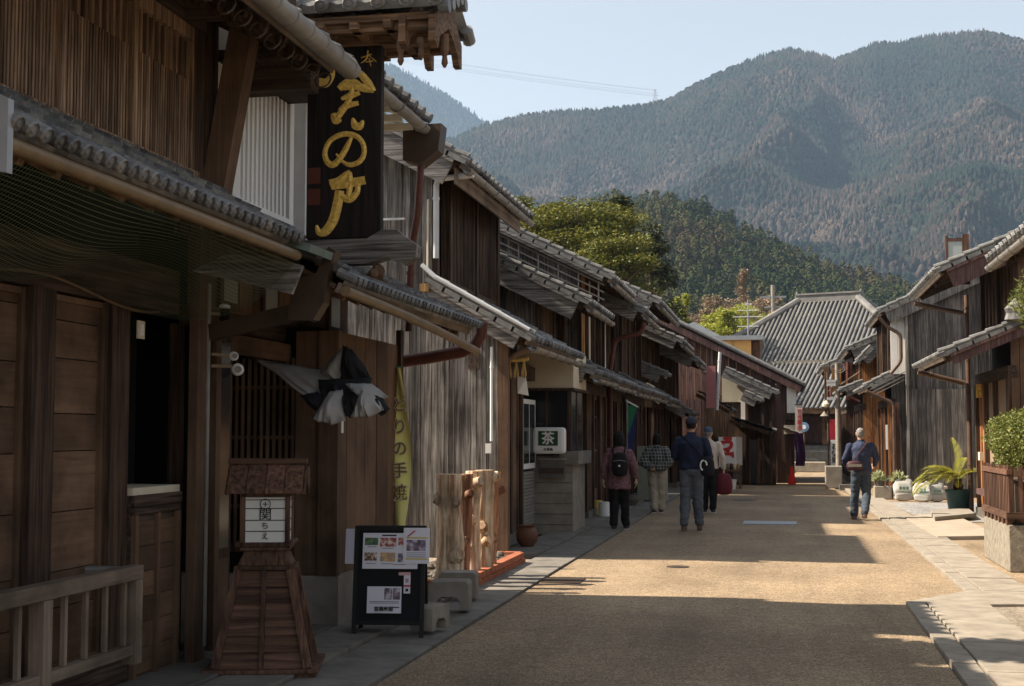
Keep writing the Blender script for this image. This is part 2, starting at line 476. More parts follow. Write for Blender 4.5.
def bay(root, sg, D, y0, y1, z0, z1, kind, mat=W_brown, fm=W_dark):
    """fill one bay of a facade at distance D from the axis"""
    x = sg * D; o = -sg   # outward (toward the street)
    if kind == 'lattice':
        f = MB(); f.box(x, x + o * .06, y0, y1, z0, z0 + .07); f.box(x, x + o * .06, y0, y1, z1 - .07, z1)
        f.box(x, x + o * .055, y0, y0 + .05, z0 + .07, z1 - .07); f.box(x, x + o * .055, y1 - .05, y1, z0 + .07, z1 - .07)
        zm = z0 + (z1 - z0) * .62; f.box(x, x + o * .03, y0 + .05, y1 - .05, zm, zm + .03)
        w = f.build('window', fm, root)
        s = MB(); slats(s, 'x', x + o * .031, y0 + .08, y1 - .08, z0 + .072, z1 - .072, .085, .03, .02, o); s.build('lattice', mat, w)
        p = MB(); p.box(x - o * .03, x - o * .022, y0 + .05, y1 - .05, z0 + .05, z1 - .05); p.build('pane', M_glass, w)
    elif kind == 'door':
        w = MB(); w.box(x - o * .05, x - o * .02, y0, y1, z0, z1)
        d = w.build('door', M_glass, root)
        n = max(1, round((y1 - y0) / .85)); f = MB()
        for i in range(n + 1):
            y = y0 + (y1 - y0) * i / n; f.box(x - o * .02, x + o * .03, max(y0, y - .035), min(y1, y + .035), z0, z1)
        f.box(x - o * .019, x + o * .025, y0 + .04, y1 - .04, z0, z0 + .35)
        for zz in (.5, .8): f.box(x - o * .019, x + o * .022, y0 + .04, y1 - .04, z0 + (z1 - z0) * zz, z0 + (z1 - z0) * zz + .035)
        f.box(x - o * .019, x + o * .028, y0 + .04, y1 - .04, z1 - .07, z1)
        f.build('frame', mat, d)
    elif kind == 'boards':
        w = MB(); boards(w, 'x', x, y0, y1, z0, z1, .17, .022, o); battens(w, 'x', x, y0, y1, z0, z1, .4, o); w.build('wall_boards', mat, root)
    elif kind == 'plaster':
        w = MB(); w.box(x - o * .03, x + o * .01, y0, y1, z0, z1); w.build('plaster_panel', mat, root)
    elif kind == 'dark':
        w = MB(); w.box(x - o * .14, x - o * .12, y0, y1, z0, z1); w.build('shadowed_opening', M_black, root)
def posts(root, sg, D, ys, z0, z1, mat=W_dark, w=.12, dep=.13):
    for y in ys:
        m = MB(); x = sg * D
        m.box(x + sg * .06, x - sg * (dep - .06), y - w / 2, y + w / 2, z0, z1); m.build('post', mat, root)
def pipe(root, pts, r, mat, name='downpipe'):
    P = [Vector(p) for p in pts]; path = [P[0]]
    for i in range(1, len(P) - 1):
        a = (P[i - 1] - P[i]).normalized(); b = (P[i + 1] - P[i]).normalized(); k = min(r * 2.2, .1)
        for t in (0, .5, 1):
            path.append((P[i] + a * k) * (1 - t) ** 2 + P[i] * 2 * t * (1 - t) + (P[i] + b * k) * t * t)
    path.append(P[-1])
    m = MB(); m.tube(path, r, 10)
    for i in range(len(P) - 1):
        L = (P[i + 1] - P[i]).length; d = (P[i + 1] - P[i]).normalized()
        if L > .8:
            for k in range(int(L / 1.0) + 1):
                q = P[i] + d * (.25 + k * 1.0)
                if (q - P[i]).length < L - .1: m.tube([q - d * .015, q + d * .015], r * 1.25, 10)
    return m.build(name, mat, root, smooth=True)

def machiya(label, sg, Y0, Y1, DL, DU, DE, ZE, pitch, DR, DP, ZP, ZPT, zl=2.3, group='old wooden town houses along the street', name='town_house',
            tile=T_gray, ptile=None, gmat=W_gray, lgmat=None, coarse=False, verge=.3, pverge=.15, bays=None, ubays=None, gut=M_gutl, barge=W_grayX, barge_h=.2,
            gable=True, lgable=True, upc=None, pgut=True, postmat=W_dark, cap_r=.05, vergemat=None, backlow=True, pbarge=W_grayX):
    cy = (Y0 + Y1) / 2
    root = thing(name, label, 'house', (sg * DR, cy, 0), 0, group)
    P = lambda d, y, z: Vector((sg * d, y, z))
    ZR = ZE + pitch * (DR - DE); DB = 2 * DR - DU
    rz = lambda d: (ZE + pitch * (d - DE) if d <= DR else ZR - pitch * (d - DR)) - .13
    # core, coloured black for the deep shade seen through openings
    w = MB()
    L = Vector((0, Y1 - Y0 - .12, 0))
    w.prism([P(DU + .12, Y0 + .06, 0), P(DU + .12, Y0 + .06, rz(DU + .12)), P(DR, Y0 + .06, rz(DR)), P(DB, Y0 + .06, rz(DB)), P(DB, Y0 + .06, 0)], L)
    if DL + .2 < DU - .05:
        w.prism([P(DL + .22, Y0 + .06, 0), P(DL + .22, Y0 + .06, ZP + (ZPT - ZP) * (DL + .22 - DP) / (DU - DP) - .14), P(DU + .119, Y0 + .06, ZPT - .14), P(DU + .119, Y0 + .06, 0)], L)
    w.build('wall', M_black if coarse else M_black, root)
    # gable boards facing the camera
    gz = lambda x: rz(abs(x)) - .01
    if gable:
        g = MB(); a, b = sorted((sg * DU, sg * DB))
        z0 = 0
        boards(g, 'y', Y0 + .05, a, b, z0, gz, .17 if not coarse else .25)
        if not coarse: battens(g, 'y', Y0 + .05, a, b, z0, gz, .42)
        g.build('gable_wall', gmat, root)
    if lgable and DL < DU - .1:
        g = MB(); a, b = sorted((sg * DL, sg * (DU - .003)))
        lz = lambda x: ZP + (ZPT - ZP) * (abs(x) - DP) / (DU - DP) - .14
        boards(g, 'y', Y0 + .05, a, b, 0, lz, .17)
        if not coarse: battens(g, 'y', Y0 + .05, a, b, 0, lz, .42)
        g.build('lower_wall', lgmat or gmat, root)
    # roofs
    roof_half(root, sg, Y0 - verge, Y1 + verge * .4, DE, ZE, DR, ZR, tile, coarse, gut=gut, barge=barge, bargeh=barge_h, capr=cap_r, vergemat=vergemat)
    V = P(DR, 0, ZR) - P(2 * DR - DE, 0, ZE)
    bk = MB(); q = .0
    a, b = P(2 * DR - DE, Y0 - verge, ZE), P(DR, Y0 - verge, ZR); LL = Vector((0, Y1 - Y0 + verge * 1.4, 0))
    up = Vector((0, 0, .06)); bk.hexa([a - up, a - up + LL, b - up + LL, b - up, a, a + LL, b + LL, b])
    bk.build('rear_roof', tile, root)
    ridge_line(root, sg, Y0 - verge, Y1 + verge * .4, DR, ZR + .06, tile)
    if ZP:
        roof_half(root, sg, Y0 - pverge, Y1 + .02, DP, ZP, DU + .02, ZPT, ptile or tile, coarse, name='pent_roof', gut=(gut if pgut else None), barge=pbarge, bargeh=.16, capr=cap_r, vergemat=vergemat)
    # beams
    b = MB(); b.box(sg * DL - sg * .05, sg * DL + sg * .1, Y0 + .01, Y1 - .01, zl, zl + .2); b.build('lintel', W_darkY, root)
    st = MB(); st.box(sg * DL - sg * .09, sg * DL + sg * .25, Y0 + .02, Y1 - .02, 0, .16); st.build('foundation', M_concd, root)
    if bays:
        posts(root, sg, DL, sorted(set([y for b_ in bays for y in b_[:2]])), .16, zl, postmat)
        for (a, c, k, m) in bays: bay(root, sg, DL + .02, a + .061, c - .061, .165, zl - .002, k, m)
    if ubays:
        z0 = ZPT + .02; z1 = rz(DU) - .02
        posts(root, sg, DU, sorted(set([y for b_ in ubays for y in b_[:2]])), z0, z1, postmat, .11)
        for (a, c, k, m) in ubays: bay(root, sg, DU + .02, a + .056, c - .056, z0, z1, k, m)
    return root, P
# ------------------------------------------------------------------ near left house: lattice upper floor, pent roof with net
H1 = thing('town_house', 'dark timber house nearest on the left with slatted upper floor and green net', 'house', (-6.5, 5.3, 0), 0, 'old wooden town houses along the street')
def B(x0, x1, y0, y1, z0, z1, m, name, parent=H1, bevel=0):
    return MB().box(x0, x1, y0, y1, z0, z1).build(name, m, parent, bevel=bevel)
X = -3.9
w = MB(); w.box(-9.2, -4.25, 2.0, 8.44, 0, 2.9); w.prism([(-4.02, 2.0, 2.95), (-4.02, 2.0, 4.55), (-6.5, 2.0, 5.75), (-9, 2.0, 4.5), (-9, 2.0, 2.95)], (0, 6.5, 0))
w.build('wall', M_black, H1)
# horizontal board panels between posts
def hpanel(y0, y1, z0, z1, x, parent, mat=W_brownY, fw=.035):
    p = MB(); z = z0
    while z < z1 - .02:
        h = min(ru(.2, .34), z1 - z)
        if z1 - z - h < .08: h = z1 - z
        p.box(x - .02, x + ru(-.004, .004), y0, y1, z + .003, z + h - .003); z += h
    o = p.build('panel', mat, parent)
    f = MB()
    f.box(x - .01, x + .025, y0, y0 + fw, z0, z1); f.box(x - .01, x + .025, y1 - fw, y1, z0, z1)
    f.box(x - .01, x + .022, y0 + fw, y1 - fw, z1 - fw, z1); f.box(x - .01, x + .022, y0 + fw, y1 - fw, z0, z0 + fw)
    f.build('frame', W_brown, o)
for (a, b_) in ((2.2, 3.7), (3.9, 5.1), (5.25, 6.50), (6.74, 7.37)): hpanel(a, b_, .25, 2.32, X - .04, H1)
for (a, b_) in ((2.0, 2.2), (3.7, 3.9), (5.1, 5.25), (6.50, 6.74), (7.37, 7.60)): B(X - .16, X + .03, a + .003, b_ - .003, 0, 2.33, W_dark, 'post')
B(X - .2, X + .02, 2.0, 8.3, 2.332, 2.62, W_darkY, 'lintel'); B(X - .2, X + .04, 2.0, 7.62, 0, .25, W_darkY, 'sill_beam')
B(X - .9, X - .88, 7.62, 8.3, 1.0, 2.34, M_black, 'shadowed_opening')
# counter: cream sill and wainscot
cz = B(X - .1, X + .03, 7.65, 8.29, 0, 1.1, W_darkY, 'counter')
B(X - .3, X + .045, 7.64, 8.295, 1.17, 1.215, M_cream, 'counter_top'); B(X - .3, X + .06, 7.64, 8.3, 1.10, 1.168, W_darkY, 'counter_rail')
p = MB()
for i in range(6):
    for (a, b_) in ((7.70, 7.95), (8.0, 8.24)): p.box(X + .031, X + .037 + ru(0, .006), a, b_, .08 + i * .155, .08 + (i + 1) * .155 - .006)
p.build('wainscot', W_brownY, H1)
for a in (7.655, 7.955, 8.245): B(X + .031, X + .062, a, a + .04, .03, 1.05, W_brown, 'stile')
B(X + .031, X + .058, 7.65, 8.29, 1.055, 1.095, W_darkY, 'stile_rail')
B(-3.81, -3.74, 8.3, 8.47, 0, 3.0, W_brown, 'corner_post', bevel=.006)
B(-3.739, -3.728, 8.43, 8.462, .15, 2.55, M_gutl, 'metal_strip')
sw = B(-3.86, -3.85, 7.66, 7.75, 2.13, 2.24, M_cream, 'wall_lamp'); B(-3.849, -3.842, 7.69, 7.72, 2.15, 2.22, M_white, 'lamp_shade', sw)
# upper floor slatted wall
fl = MB(); boards(fl, 'x', -4.0, 2.0, 8.5, 3.2, 4.6, .2, .02, 1); fl.build('upper_wall', W_darkX, H1)
for (a, b_) in ((2.0, 3.2), (3.2, 4.4), (4.4, 5.55), (5.55, 6.7), (6.7, 7.55), (7.55, 8.42)):
    fr = MB(); fr.box(X - .05, X + .03, a, a + .05, 3.32, 4.3); fr.box(X - .05, X + .03, 8.418, 8.445, 3.32, 4.3) if b_ > 8.4 else None
    fr.box(X - .05, X + .035, a + .051, b_ - .003, 4.2, 4.3); fr.box(X + .031, X + .05, a, a + .05, 3.32, 4.3)
    fo = fr.build('window', W_lattice, H1)
    s = MB(); slats(s, 'x', X - .03, a + .07, b_ - .02, 3.33, 3.93, .034, .02, .045, 1); slats(s, 'x', X - .035, a + .07, b_ - .02, 3.932, 4.2, .085, .034, .045, 1)
    s.build('lattice', W_lattice, fo)
B(X - .1, X + .06, 2.0, 8.5, 3.24, 3.318, W_lattice, 'sill_beam'); B(X - .1, X + .05, 2.0, 8.6, 4.302, 4.48, W_darkY, 'eave_beam')
B(X - .1, X + .03, 8.45, 8.62, 2.9, 4.5, W_dark, 'post')
m = MB(); m.beam((-3.86, 8.72, 2.98), (-3.62, 8.72, 4.35), .17, .15, up=(0, 1, 0)); m.build('strut', W_brown, H1)
for y in (3.6, 4.9, 6.1, 7.3, 8.3):
    m = MB(); m.box(-4.0, -3.2, y - .06, y + .06, 4.31, 4.44); m.box(-3.32, -3.2, y - .3, y + .3, 4.441, 4.54)
    m.box(-3.34, -3.2, y - .11, y + .11, 4.2, 4.309); m.build('bracket', W_darkX, H1)
P1, V1, N1 = roof_half(H1, -1, 2.0, 8.95, 3.0, 4.16, 6.5, 5.95, T_gray, False, barge=W_dark)
bk = MB(); bk.hexa([(-9.8, 2, 4.2), (-6.5, 2, 5.95), (-6.5, 8.95, 5.95), (-9.8, 8.95, 4.2), (-9.8, 2, 4.26), (-6.5, 2, 6.01), (-6.5, 8.95, 6.01), (-9.8, 8.95, 4.26)]); bk.build('rear_roof', T_gray, H1)
ridge_line(H1, -1, 2, 8.95, 6.5, 6.0, T_gray)
# big grey eave gutter with hanging rings
g = MB(); g.tube([(-2.93, 2, 4.10), (-2.93, 5, 4.12), (-2.93, 8.98, 4.10)], .075, 14, ell=.85)
for i in range(24): y = 2.2 + i * .29; g.tube([(-2.93, y, 4.11), (-2.93, y + .018, 4.11)], .083, 14, ell=.85)
g.build('gutter', M_gutl, H1, smooth=True)
for i in range(9):
    y = 6.9 + i * .24; m = MB()
    m.tube([(-3.08 + .055 * math.cos(t * math.pi / 5), y + .03 * math.sin(t * math.pi / 5), 4.0 + .06 * math.sin(t * math.pi / 5)) for t in range(11)], .007, 5); m.build('gutter_hook', M_gutd, H1)
# pent roof
roof_half(H1, -1, 4.72, 7.92, 2.97, 2.76, 3.88, 3.26, T_gray, False, name='pent_roof', barge=W_grayX, raft=True, capr=.038, verge=False, soffit=W_brownX, tilew=.105)
g = MB(); g.tube([(-2.94, 4.7, 2.675), (-2.94, 7.95, 2.655)], .034, 12); g.build('gutter', M_gut, H1, smooth=True)
m = MB(); m.hexa([(-3.35, 4.66, 2.62), (-2.90, 4.66, 2.55), (-2.90, 4.70, 2.55), (-3.35, 4.70, 2.62), (-3.35, 4.66, 3.05), (-2.90, 4.66, 2.84), (-2.90, 4.70, 2.84), (-3.35, 4.70, 3.05)]); m.build('flashing', M_metal, H1)
# net: a fine sagging mesh of cords
nm, nt_, nb = newmat('green_net')
tc = nt_.nodes.new('ShaderNodeTexCoord'); sp = nt_.nodes.new('ShaderNodeSeparateXYZ'); nt_.links.new(tc.outputs['UV'], sp.inputs[0])
fu = mth(nt_, 'GREATER_THAN', mth(nt_, 'FRACT', mth(nt_, 'MULTIPLY', sp.outputs[0], 150)), .86)
fv = mth(nt_, 'GREATER_THAN', mth(nt_, 'FRACT', mth(nt_, 'MULTIPLY', sp.outputs[1], 46)), .86)
mx = mth(nt_, 'MAXIMUM', fu, fv)
nt_.links.new(mx, nb.inputs['Alpha']); nb.inputs['Base Color'].default_value = (.075, .10, .05, 1); nb.inputs['Roughness'].default_value = .7
n = MB()
def netf(u, v):
    y = 4.75 + u * 3.25; sag = math.sin(math.pi * v) * (.10 + .10 * math.sin(u * 5.2) ** 2)
    return (-2.95 - .88 * v, y + .06 * math.sin(v * 3 + u * 8), 2.63 - .28 * v - sag - .05 * v * math.sin(u * 9))
n.grid(netf, 60, 18)
for i in range(61):
    for j in range(19): n.uv[i * 19 + j] = (i / 60, j / 18)
n.build('net', nm, H1)
m = MB(); m.tube([(-3.83, 4.8 + i * .1, 2.345 - .05 * math.sin(i * .28)) for i in range(32)], .008, 6); m.build('net_cord', M_gut, H1)

# wooden railing in front of the panels
RL = thing('wooden_railing', 'weathered wooden railing with thin square balusters in front of the board panels', 'railing', (-3.6, 5.5, 0))
B(-3.66, -3.57, 3.4, 7.23, .72, .80, W_grayY, 'top_rail', RL, .006); B(-3.64, -3.58, 3.4, 7.2, .30, .36, W_grayY, 'bottom_rail', RL, .005)
for y in (3.45, 4.35, 5.25, 6.16): B(-3.65, -3.57, y, y + .085, 0, .719, W_rail, 'post', RL)
B(-3.65, -3.57, 7.14, 7.22, .25, .719, W_rail, 'post', RL)
y = 3.62
while y < 7.1:
    if all(abs(y - q) > .1 for q in (3.5, 4.4, 5.3, 6.2)): B(-3.625, -3.6, y, y + .03, .362, .718, W_rail, 'baluster', RL)
    y += .215
B(-3.9, -3.59, 7.16, 7.21, .75, .79, W_grayX, 'wall_tie', RL)

# ------------------------------------------------------------------ second left house: white plaster upper floor, confectioner's entrance
H2 = thing('town_house', 'shop house with white plastered upper floor and white barred window', 'house', (-6.5, 10.4, 0), 0, 'old wooden town houses along the street')
def C(x0, x1, y0, y1, z0, z1, m, name, parent=H2, bevel=0): return B(x0, x1, y0, y1, z0, z1, m, name, parent, bevel)
w = MB(); w.box(-9.2, -5.2, 8.5, 12.1, 0, 2.98); w.box(-5.2, -3.62, 10.32, 12.1, 0, 2.4)
w.prism([(-4.0, 8.8, 2.9), (-4.0, 8.8, 4.75), (-6.5, 8.8, 5.95), (-9, 8.8, 4.7), (-9, 8.8, 2.9)], (0, 3.25, 0)); w.build('wall', M_black, H2)
C(X - .08, X, 8.86, 12.1, 2.95, 4.62, M_plaster, 'plaster_wall')
wf = C(X + .001, X + .07, 9.05, 10.28, 3.16, 3.26, M_white, 'window')
for (a, b_, c, d_) in ((9.05, 9.14, 3.261, 4.2), (10.19, 10.28, 3.261, 4.2), (9.05, 10.28, 4.201, 4.29)): C(X + .001, X + .068, a, b_, c, d_, M_white, 'frame', wf)
s = MB(); slats(s, 'x', X + .012, 9.2, 10.13, 3.262, 4.2, .085, .042, .04, 1); s.build('bars', M_white, wf)
C(X + .001, X + .011, 9.141, 10.189, 3.262, 4.2, plain('recess_shade', (.26, .235, .20), .8), 'pane', wf)  # pane toned down to imitate the shade of a recess behind the bars
C(X, X + .1, 10.46, 10.56, 2.95, 4.6, M_pipew, 'corner_board'); C(X - .1, X + .05, 8.66, 8.8, 2.9, 4.5, W_dark, 'post')
# gable boards on the far side
g = MB(); boards(g, 'y', 12.12, -9.0, -4.0, 0, lambda x: 4.6 + .5 * min(abs(x) - 4, 2.5) - (max(0, abs(x) - 6.5)) * .5, .17, .02, 1); g.build('gable_wall', W_gray, H2)
# main roof with white soffit
B(-4.0, -3.28, 9.12, 9.30, 4.03, 4.2, W_darkX, 'eave_bracket', H1); B(-4.0, -3.35, 8.9, 10.2, 4.201, 4.28, W_darkY, 'eave_underside', H1)
roof_half(H2, -1, 10.3, 12.12, 3.25, 4.50, 6.5, 6.10, T_gray, False, soffit=M_cream, raft=False, verge=False, gut=M_gutl)
m = MB()
for i in range(5): m.box(-4.0, -3.3, 10.5 + i * .36, 10.54 + i * .36, 4.36, 4.42)
m.build('rafters_white', M_cream, H2)
bk = MB(); bk.hexa([(-9.8, 9, 4.4), (-6.5, 9, 6.1), (-6.5, 12.3, 6.1), (-9.8, 12.3, 4.4), (-9.8, 9, 4.46), (-6.5, 9, 6.16), (-6.5, 12.3, 6.16), (-9.8, 12.3, 4.46)]); bk.build('rear_roof', T_gray, H2)
ridge_line(H2, -1, 9.0, 12.2, 6.5, 6.15, T_gray)
m = MB(); m.prism([(-3.42, 12.05, 4.43), (-3.05, 12.05, 4.43), (-3.08, 12.05, 4.18), (-3.26, 12.05, 4.05), (-3.42, 12.05, 4.10)], (0, .22, 0)); m.build('gutter_box', M_gutd, H2)
pipe(H2, [(-3.27, 12.15, 4.1), (-3.30, 12.15, 3.6), (-3.37, 12.2, 3.3), (-3.40, 12.2, 2.5)], .035, M_pipered)
# copper valley beside the lower roofs
m = MB(); m.beam((-3.85, 8.2, 3.02), (-2.85, 8.2, 2.70), .5, .05); m.build('copper_flashing', M_copper, H2)
# lower pent roof, eave sagging along its length
roof_half(H2, -1, 8.42, 12.25, 2.78, 2.55, 3.89, 3.10, T_gray, False, name='pent_roof', verge=False, raft=True, capr=.035, soffit=W_brownX, tilew=.11)
g = MB(); g.tube([(-2.75, 8.35 + i * .3, 2.47 - .012 * i + .02 * math.sin(i * .26)) for i in range(14)], .036, 12); g.build('gutter', M_gut, H2, smooth=True)
# weathered board closing the neighbour's pent roof
m = MB(); m.prism([(-3.66, 8.0, 2.58), (-3.40, 8.0, 2.70), (-2.92, 8.0, 2.60), (-2.99, 8.0, 2.42)], (0, .04, 0)); m.build('barge_board', W_grayX, H2)
# metal arm carrying the gutter water back to the wall
m = MB(); m.beam((-3.72, 8.46, 2.22), (-3.13, 8.42, 2.34), .07, .11, up=(0, 0, 1)); m.prism([(-3.16, 8.38, 2.29), (-2.98, 8.38, 2.29), (-2.91, 8.38, 2.40), (-2.88, 8.38, 2.60), (-2.83, 8.38, 2.74), (-2.88, 8.38, 2.77), (-2.96, 8.38, 2.60), (-3.12, 8.38, 2.55)], (0, .12, 0))
m.build('gutter_arm', M_gutd, H2)
m = MB(); m.tube([(-3.5, 12.28, 2.22), (-3.2, 12.28, 2.26), (-2.9, 12.28, 2.31), (-2.78, 12.28, 2.36), (-2.72, 12.28, 2.46), (-2.71, 12.28, 2.58)], .045, 10, ell=1.3); m.build('gutter_arm', M_pipered, H2, smooth=True)
# transom strip with small windows
C(-3.98, -3.9, 8.5, 11.9, 2.28, 2.42, W_darkY, 'lintel')
tb = MB(); boards(tb, 'x', -3.92, 8.5, 11.9, 2.422, 2.95, .3, .02, 1); tb.build('transom', W_brown, H2)
for y in (8.95, 9.75, 10.65, 11.3):
    o_ = C(-3.9, -3.87, y, y + .34, 2.44, 2.80, W_dark, 'window'); C(-3.869, -3.865, y + .05, y + .29, 2.49, 2.75, M_wglass, 'pane', o_)
# projecting bay: vertical boards on a concrete plinth
C(-3.60, -3.40, 10.2, 12.1, 0, .43, M_conc, 'plinth'); C(-5.2, -3.601, 10.2, 10.4, 0, .43, M_conc, 'plinth')
m = MB(); boards(m, 'x', -3.5, 10.26, 12.1, .431, 2.36, .3, .05, 1, .004); m.build('wall_boards', W_brown, H2)
C(-3.57, -3.41, 10.19, 10.27, .432, 2.36, W_brown, 'corner_post'); C(-3.47, -3.42, 12.03, 12.11, .432, 2.5, W_dark, 'corner_post')
m = MB(); boards(m, 'y', 10.26, -3.78, -3.575, .431, 2.36, .2, .03, -1); m.build('wall_boards', W_brown, H2)
C(-3.449, -3.435, 10.36, 10.41, 1.55, 2.0, M_white, 'paper_strip')
dl = C(-4.35, -3.78, 10.24, 10.28, .6, .68, W_dark, 'lattice_door')
m = MB(); slats(m, 'y', 10.25, -4.33, -3.80, .681, 2.15, .055, .022, .025, -1)
for z in (.95, 1.5, 1.9): m.box(-4.33, -3.8, 10.25, 10.262, z, z + .03)
m.build('lattice', W_brown, dl); C(-4.35, -3.78, 10.285, 10.3, .432, 2.3, M_black, 'shadowed_opening')
C(-4.45, -4.36, 10.18, 10.28, 0, 2.3, W_dark, 'post')
C(-3.85, -3.75, 8.62, 8.7, 0, 2.3, W_brown, 'post'); C(-4.1, -4.02, 8.62, 8.70, 0, 2.3, W_dark, 'post')
sd = C(-3.86, -3.82, 8.72, 9.05, .05, 2.28, W_dark, 'glass_door'); C(-3.819, -3.815, 8.76, 9.01, .75, 2.2, M_glass, 'pane', sd); C(-3.819, -3.812, 8.76, 9.01, .1, .68, W_brown, 'kick_panel', sd)
C(-4.5, -3.7, 8.5, 10.18, 0, .09, M_concd, 'doorstep')
C(-3.9, -3.84, 9.0, 11.2, 2.12, 2.26, W_brownY, 'cloth_beam')
# globe lamps under the eave
lp = thing('outdoor_lamp', 'pair of white spherical spotlights under the eave beside the dark entrance', 'lamp', (-3.7, 8.6, 1.9))
for (q, r_) in (((-3.60, 8.62, 1.98), .043), ((-3.62, 8.60, 2.07), .032)):
    m = MB(); m.lathe((q[0], q[1], q[2] - r_), [(r_ * math.sin(t * math.pi / 8) + .001, r_ * (1 - math.cos(t * math.pi / 8))) for t in range(9)], 14); o_ = m.build('lamp_head', M_white, lp, smooth=True)
    m = MB(); m.tube([(q[0] + .02, q[1] - r_ * .8, q[2]), (q[0] + .023, q[1] - r_ - .004, q[2])], r_ * .55, 12); m.build('lens', M_gutl, o_)
m = MB(); m.beam((-3.74, 8.5, 2.0), (-3.62, 8.6, 2.0), .02, .02); m.beam((-3.74, 8.5, 2.08), (-3.63, 8.6, 2.07), .02, .02); m.build('bracket', M_gut, lp)
lp = thing('outdoor_lamp', 'small dark wall lamp with white top under the netted pent roof', 'lamp', (-3.7, 8.5, 2.3))
MB().lathe((-3.66, 8.53, 2.30), [(.02, 0), (.035, .01), (.035, .08), (.01, .09)], 12).build('lamp_head', M_black, lp)
MB().lathe((-3.66, 8.53, 2.392), [(.04, 0), (.035, .02), (.01, .03)], 12).build('cap', M_white, lp); MB().beam((-3.74, 8.47, 2.35), (-3.67, 8.52, 2.35), .02, .02).build('bracket', M_gut, lp)

# noren: black and white cloth thrown up by the wind
M_cw = plain('cloth_white', (.34, .325, .31), .9, .12, 5); M_cb = plain('cloth_black_noren', (.014, .014, .016), .9, .2, 5)
NO = thing('shop_curtain', 'black and white entrance curtain blown up by the wind beneath the shop beam', 'curtain', (-3.5, 9.6, 1.8))
def drape(corners, mat, ph, amp=.03, n=14):
    """cloth patch between four corners (image point, distance) given clockwise from top left, with folds"""
    c = [PY(px, py, y) for px, py, y in corners]
    def f(u, v):
        p = c[0].lerp(c[1], u).lerp(c[3].lerp(c[2], u), v)
        w_ = 1.9 * amp * math.sin(u * 13 + ph + v * 2) * (.3 + v) + amp * 1.1 * math.sin(u * 31 + ph * 2 - v * 4) * v
        return (p.x + w_ * .3, p.y - abs(w_) * 1.6 - .10 * math.sin(math.pi * v) * math.sin(math.pi * u), p.z + w_ * .35 - .03 * math.sin(math.pi * u) * v)
    m = MB(); m.grid(f, n, n); o = m.build('cloth_panel', mat, NO, smooth=True); sf = o.modifiers.new('th', 'SOLIDIFY'); sf.thickness = .004
drape([(255, 360, 9.60), (292, 366, 9.60), (326, 396, 9.25), (321, 403, 9.2)], M_cw, .2, .008)
drape([(256, 359, 9.62), (330, 372, 9.62), (352, 392, 9.36), (318, 396, 9.28)], M_cw, 1.3, .010)
drape([(300, 396, 9.19), (318, 392, 9.19), (327, 404, 9.12), (316, 409, 9.10)], M_cb, .8, .006)
drape([(316, 376, 9.60), (345, 345, 9.50), (345, 368, 9.48), (334, 382, 9.5)], M_cw, 4.0, .006)
drape([(343, 345, 9.49), (352, 350, 9.49), (374, 378, 9.44), (342, 380, 9.46)], M_cb, 2.0, .010)
drape([(318, 380, 9.34), (372, 378, 9.34), (372, 392, 9.24), (324, 398, 9.20)], M_cb, 2.7, .010)
drape([(338, 392, 9.16), (360, 390, 9.16), (362, 408, 9.06), (346, 416, 9.04)], M_cb, 3.3, .010)
drape([(330, 392, 9.12), (343, 390, 9.12), (346, 421, 8.98), (313, 418, 8.96)], M_cw, .9, .006)
drape([(346, 384, 9.14), (372, 384, 9.14), (389, 398, 9.05), (352, 392, 9.08)], M_cw, 5.3, .006)
drape([(364, 391, 9.10), (380, 392, 9.10), (390, 409, 9.0), (378, 412, 9.0)], M_cb, 4.1, .006)
drape([(362, 389, 9.04), (368, 390, 9.04), (386, 409, 8.94), (352, 416, 8.92)], M_cw, 1.7, .006)
MB().tube([PY(250, 358, 9.62), PY(378, 388, 9.62)], .014, 8).build('rod', W_dark, NO)

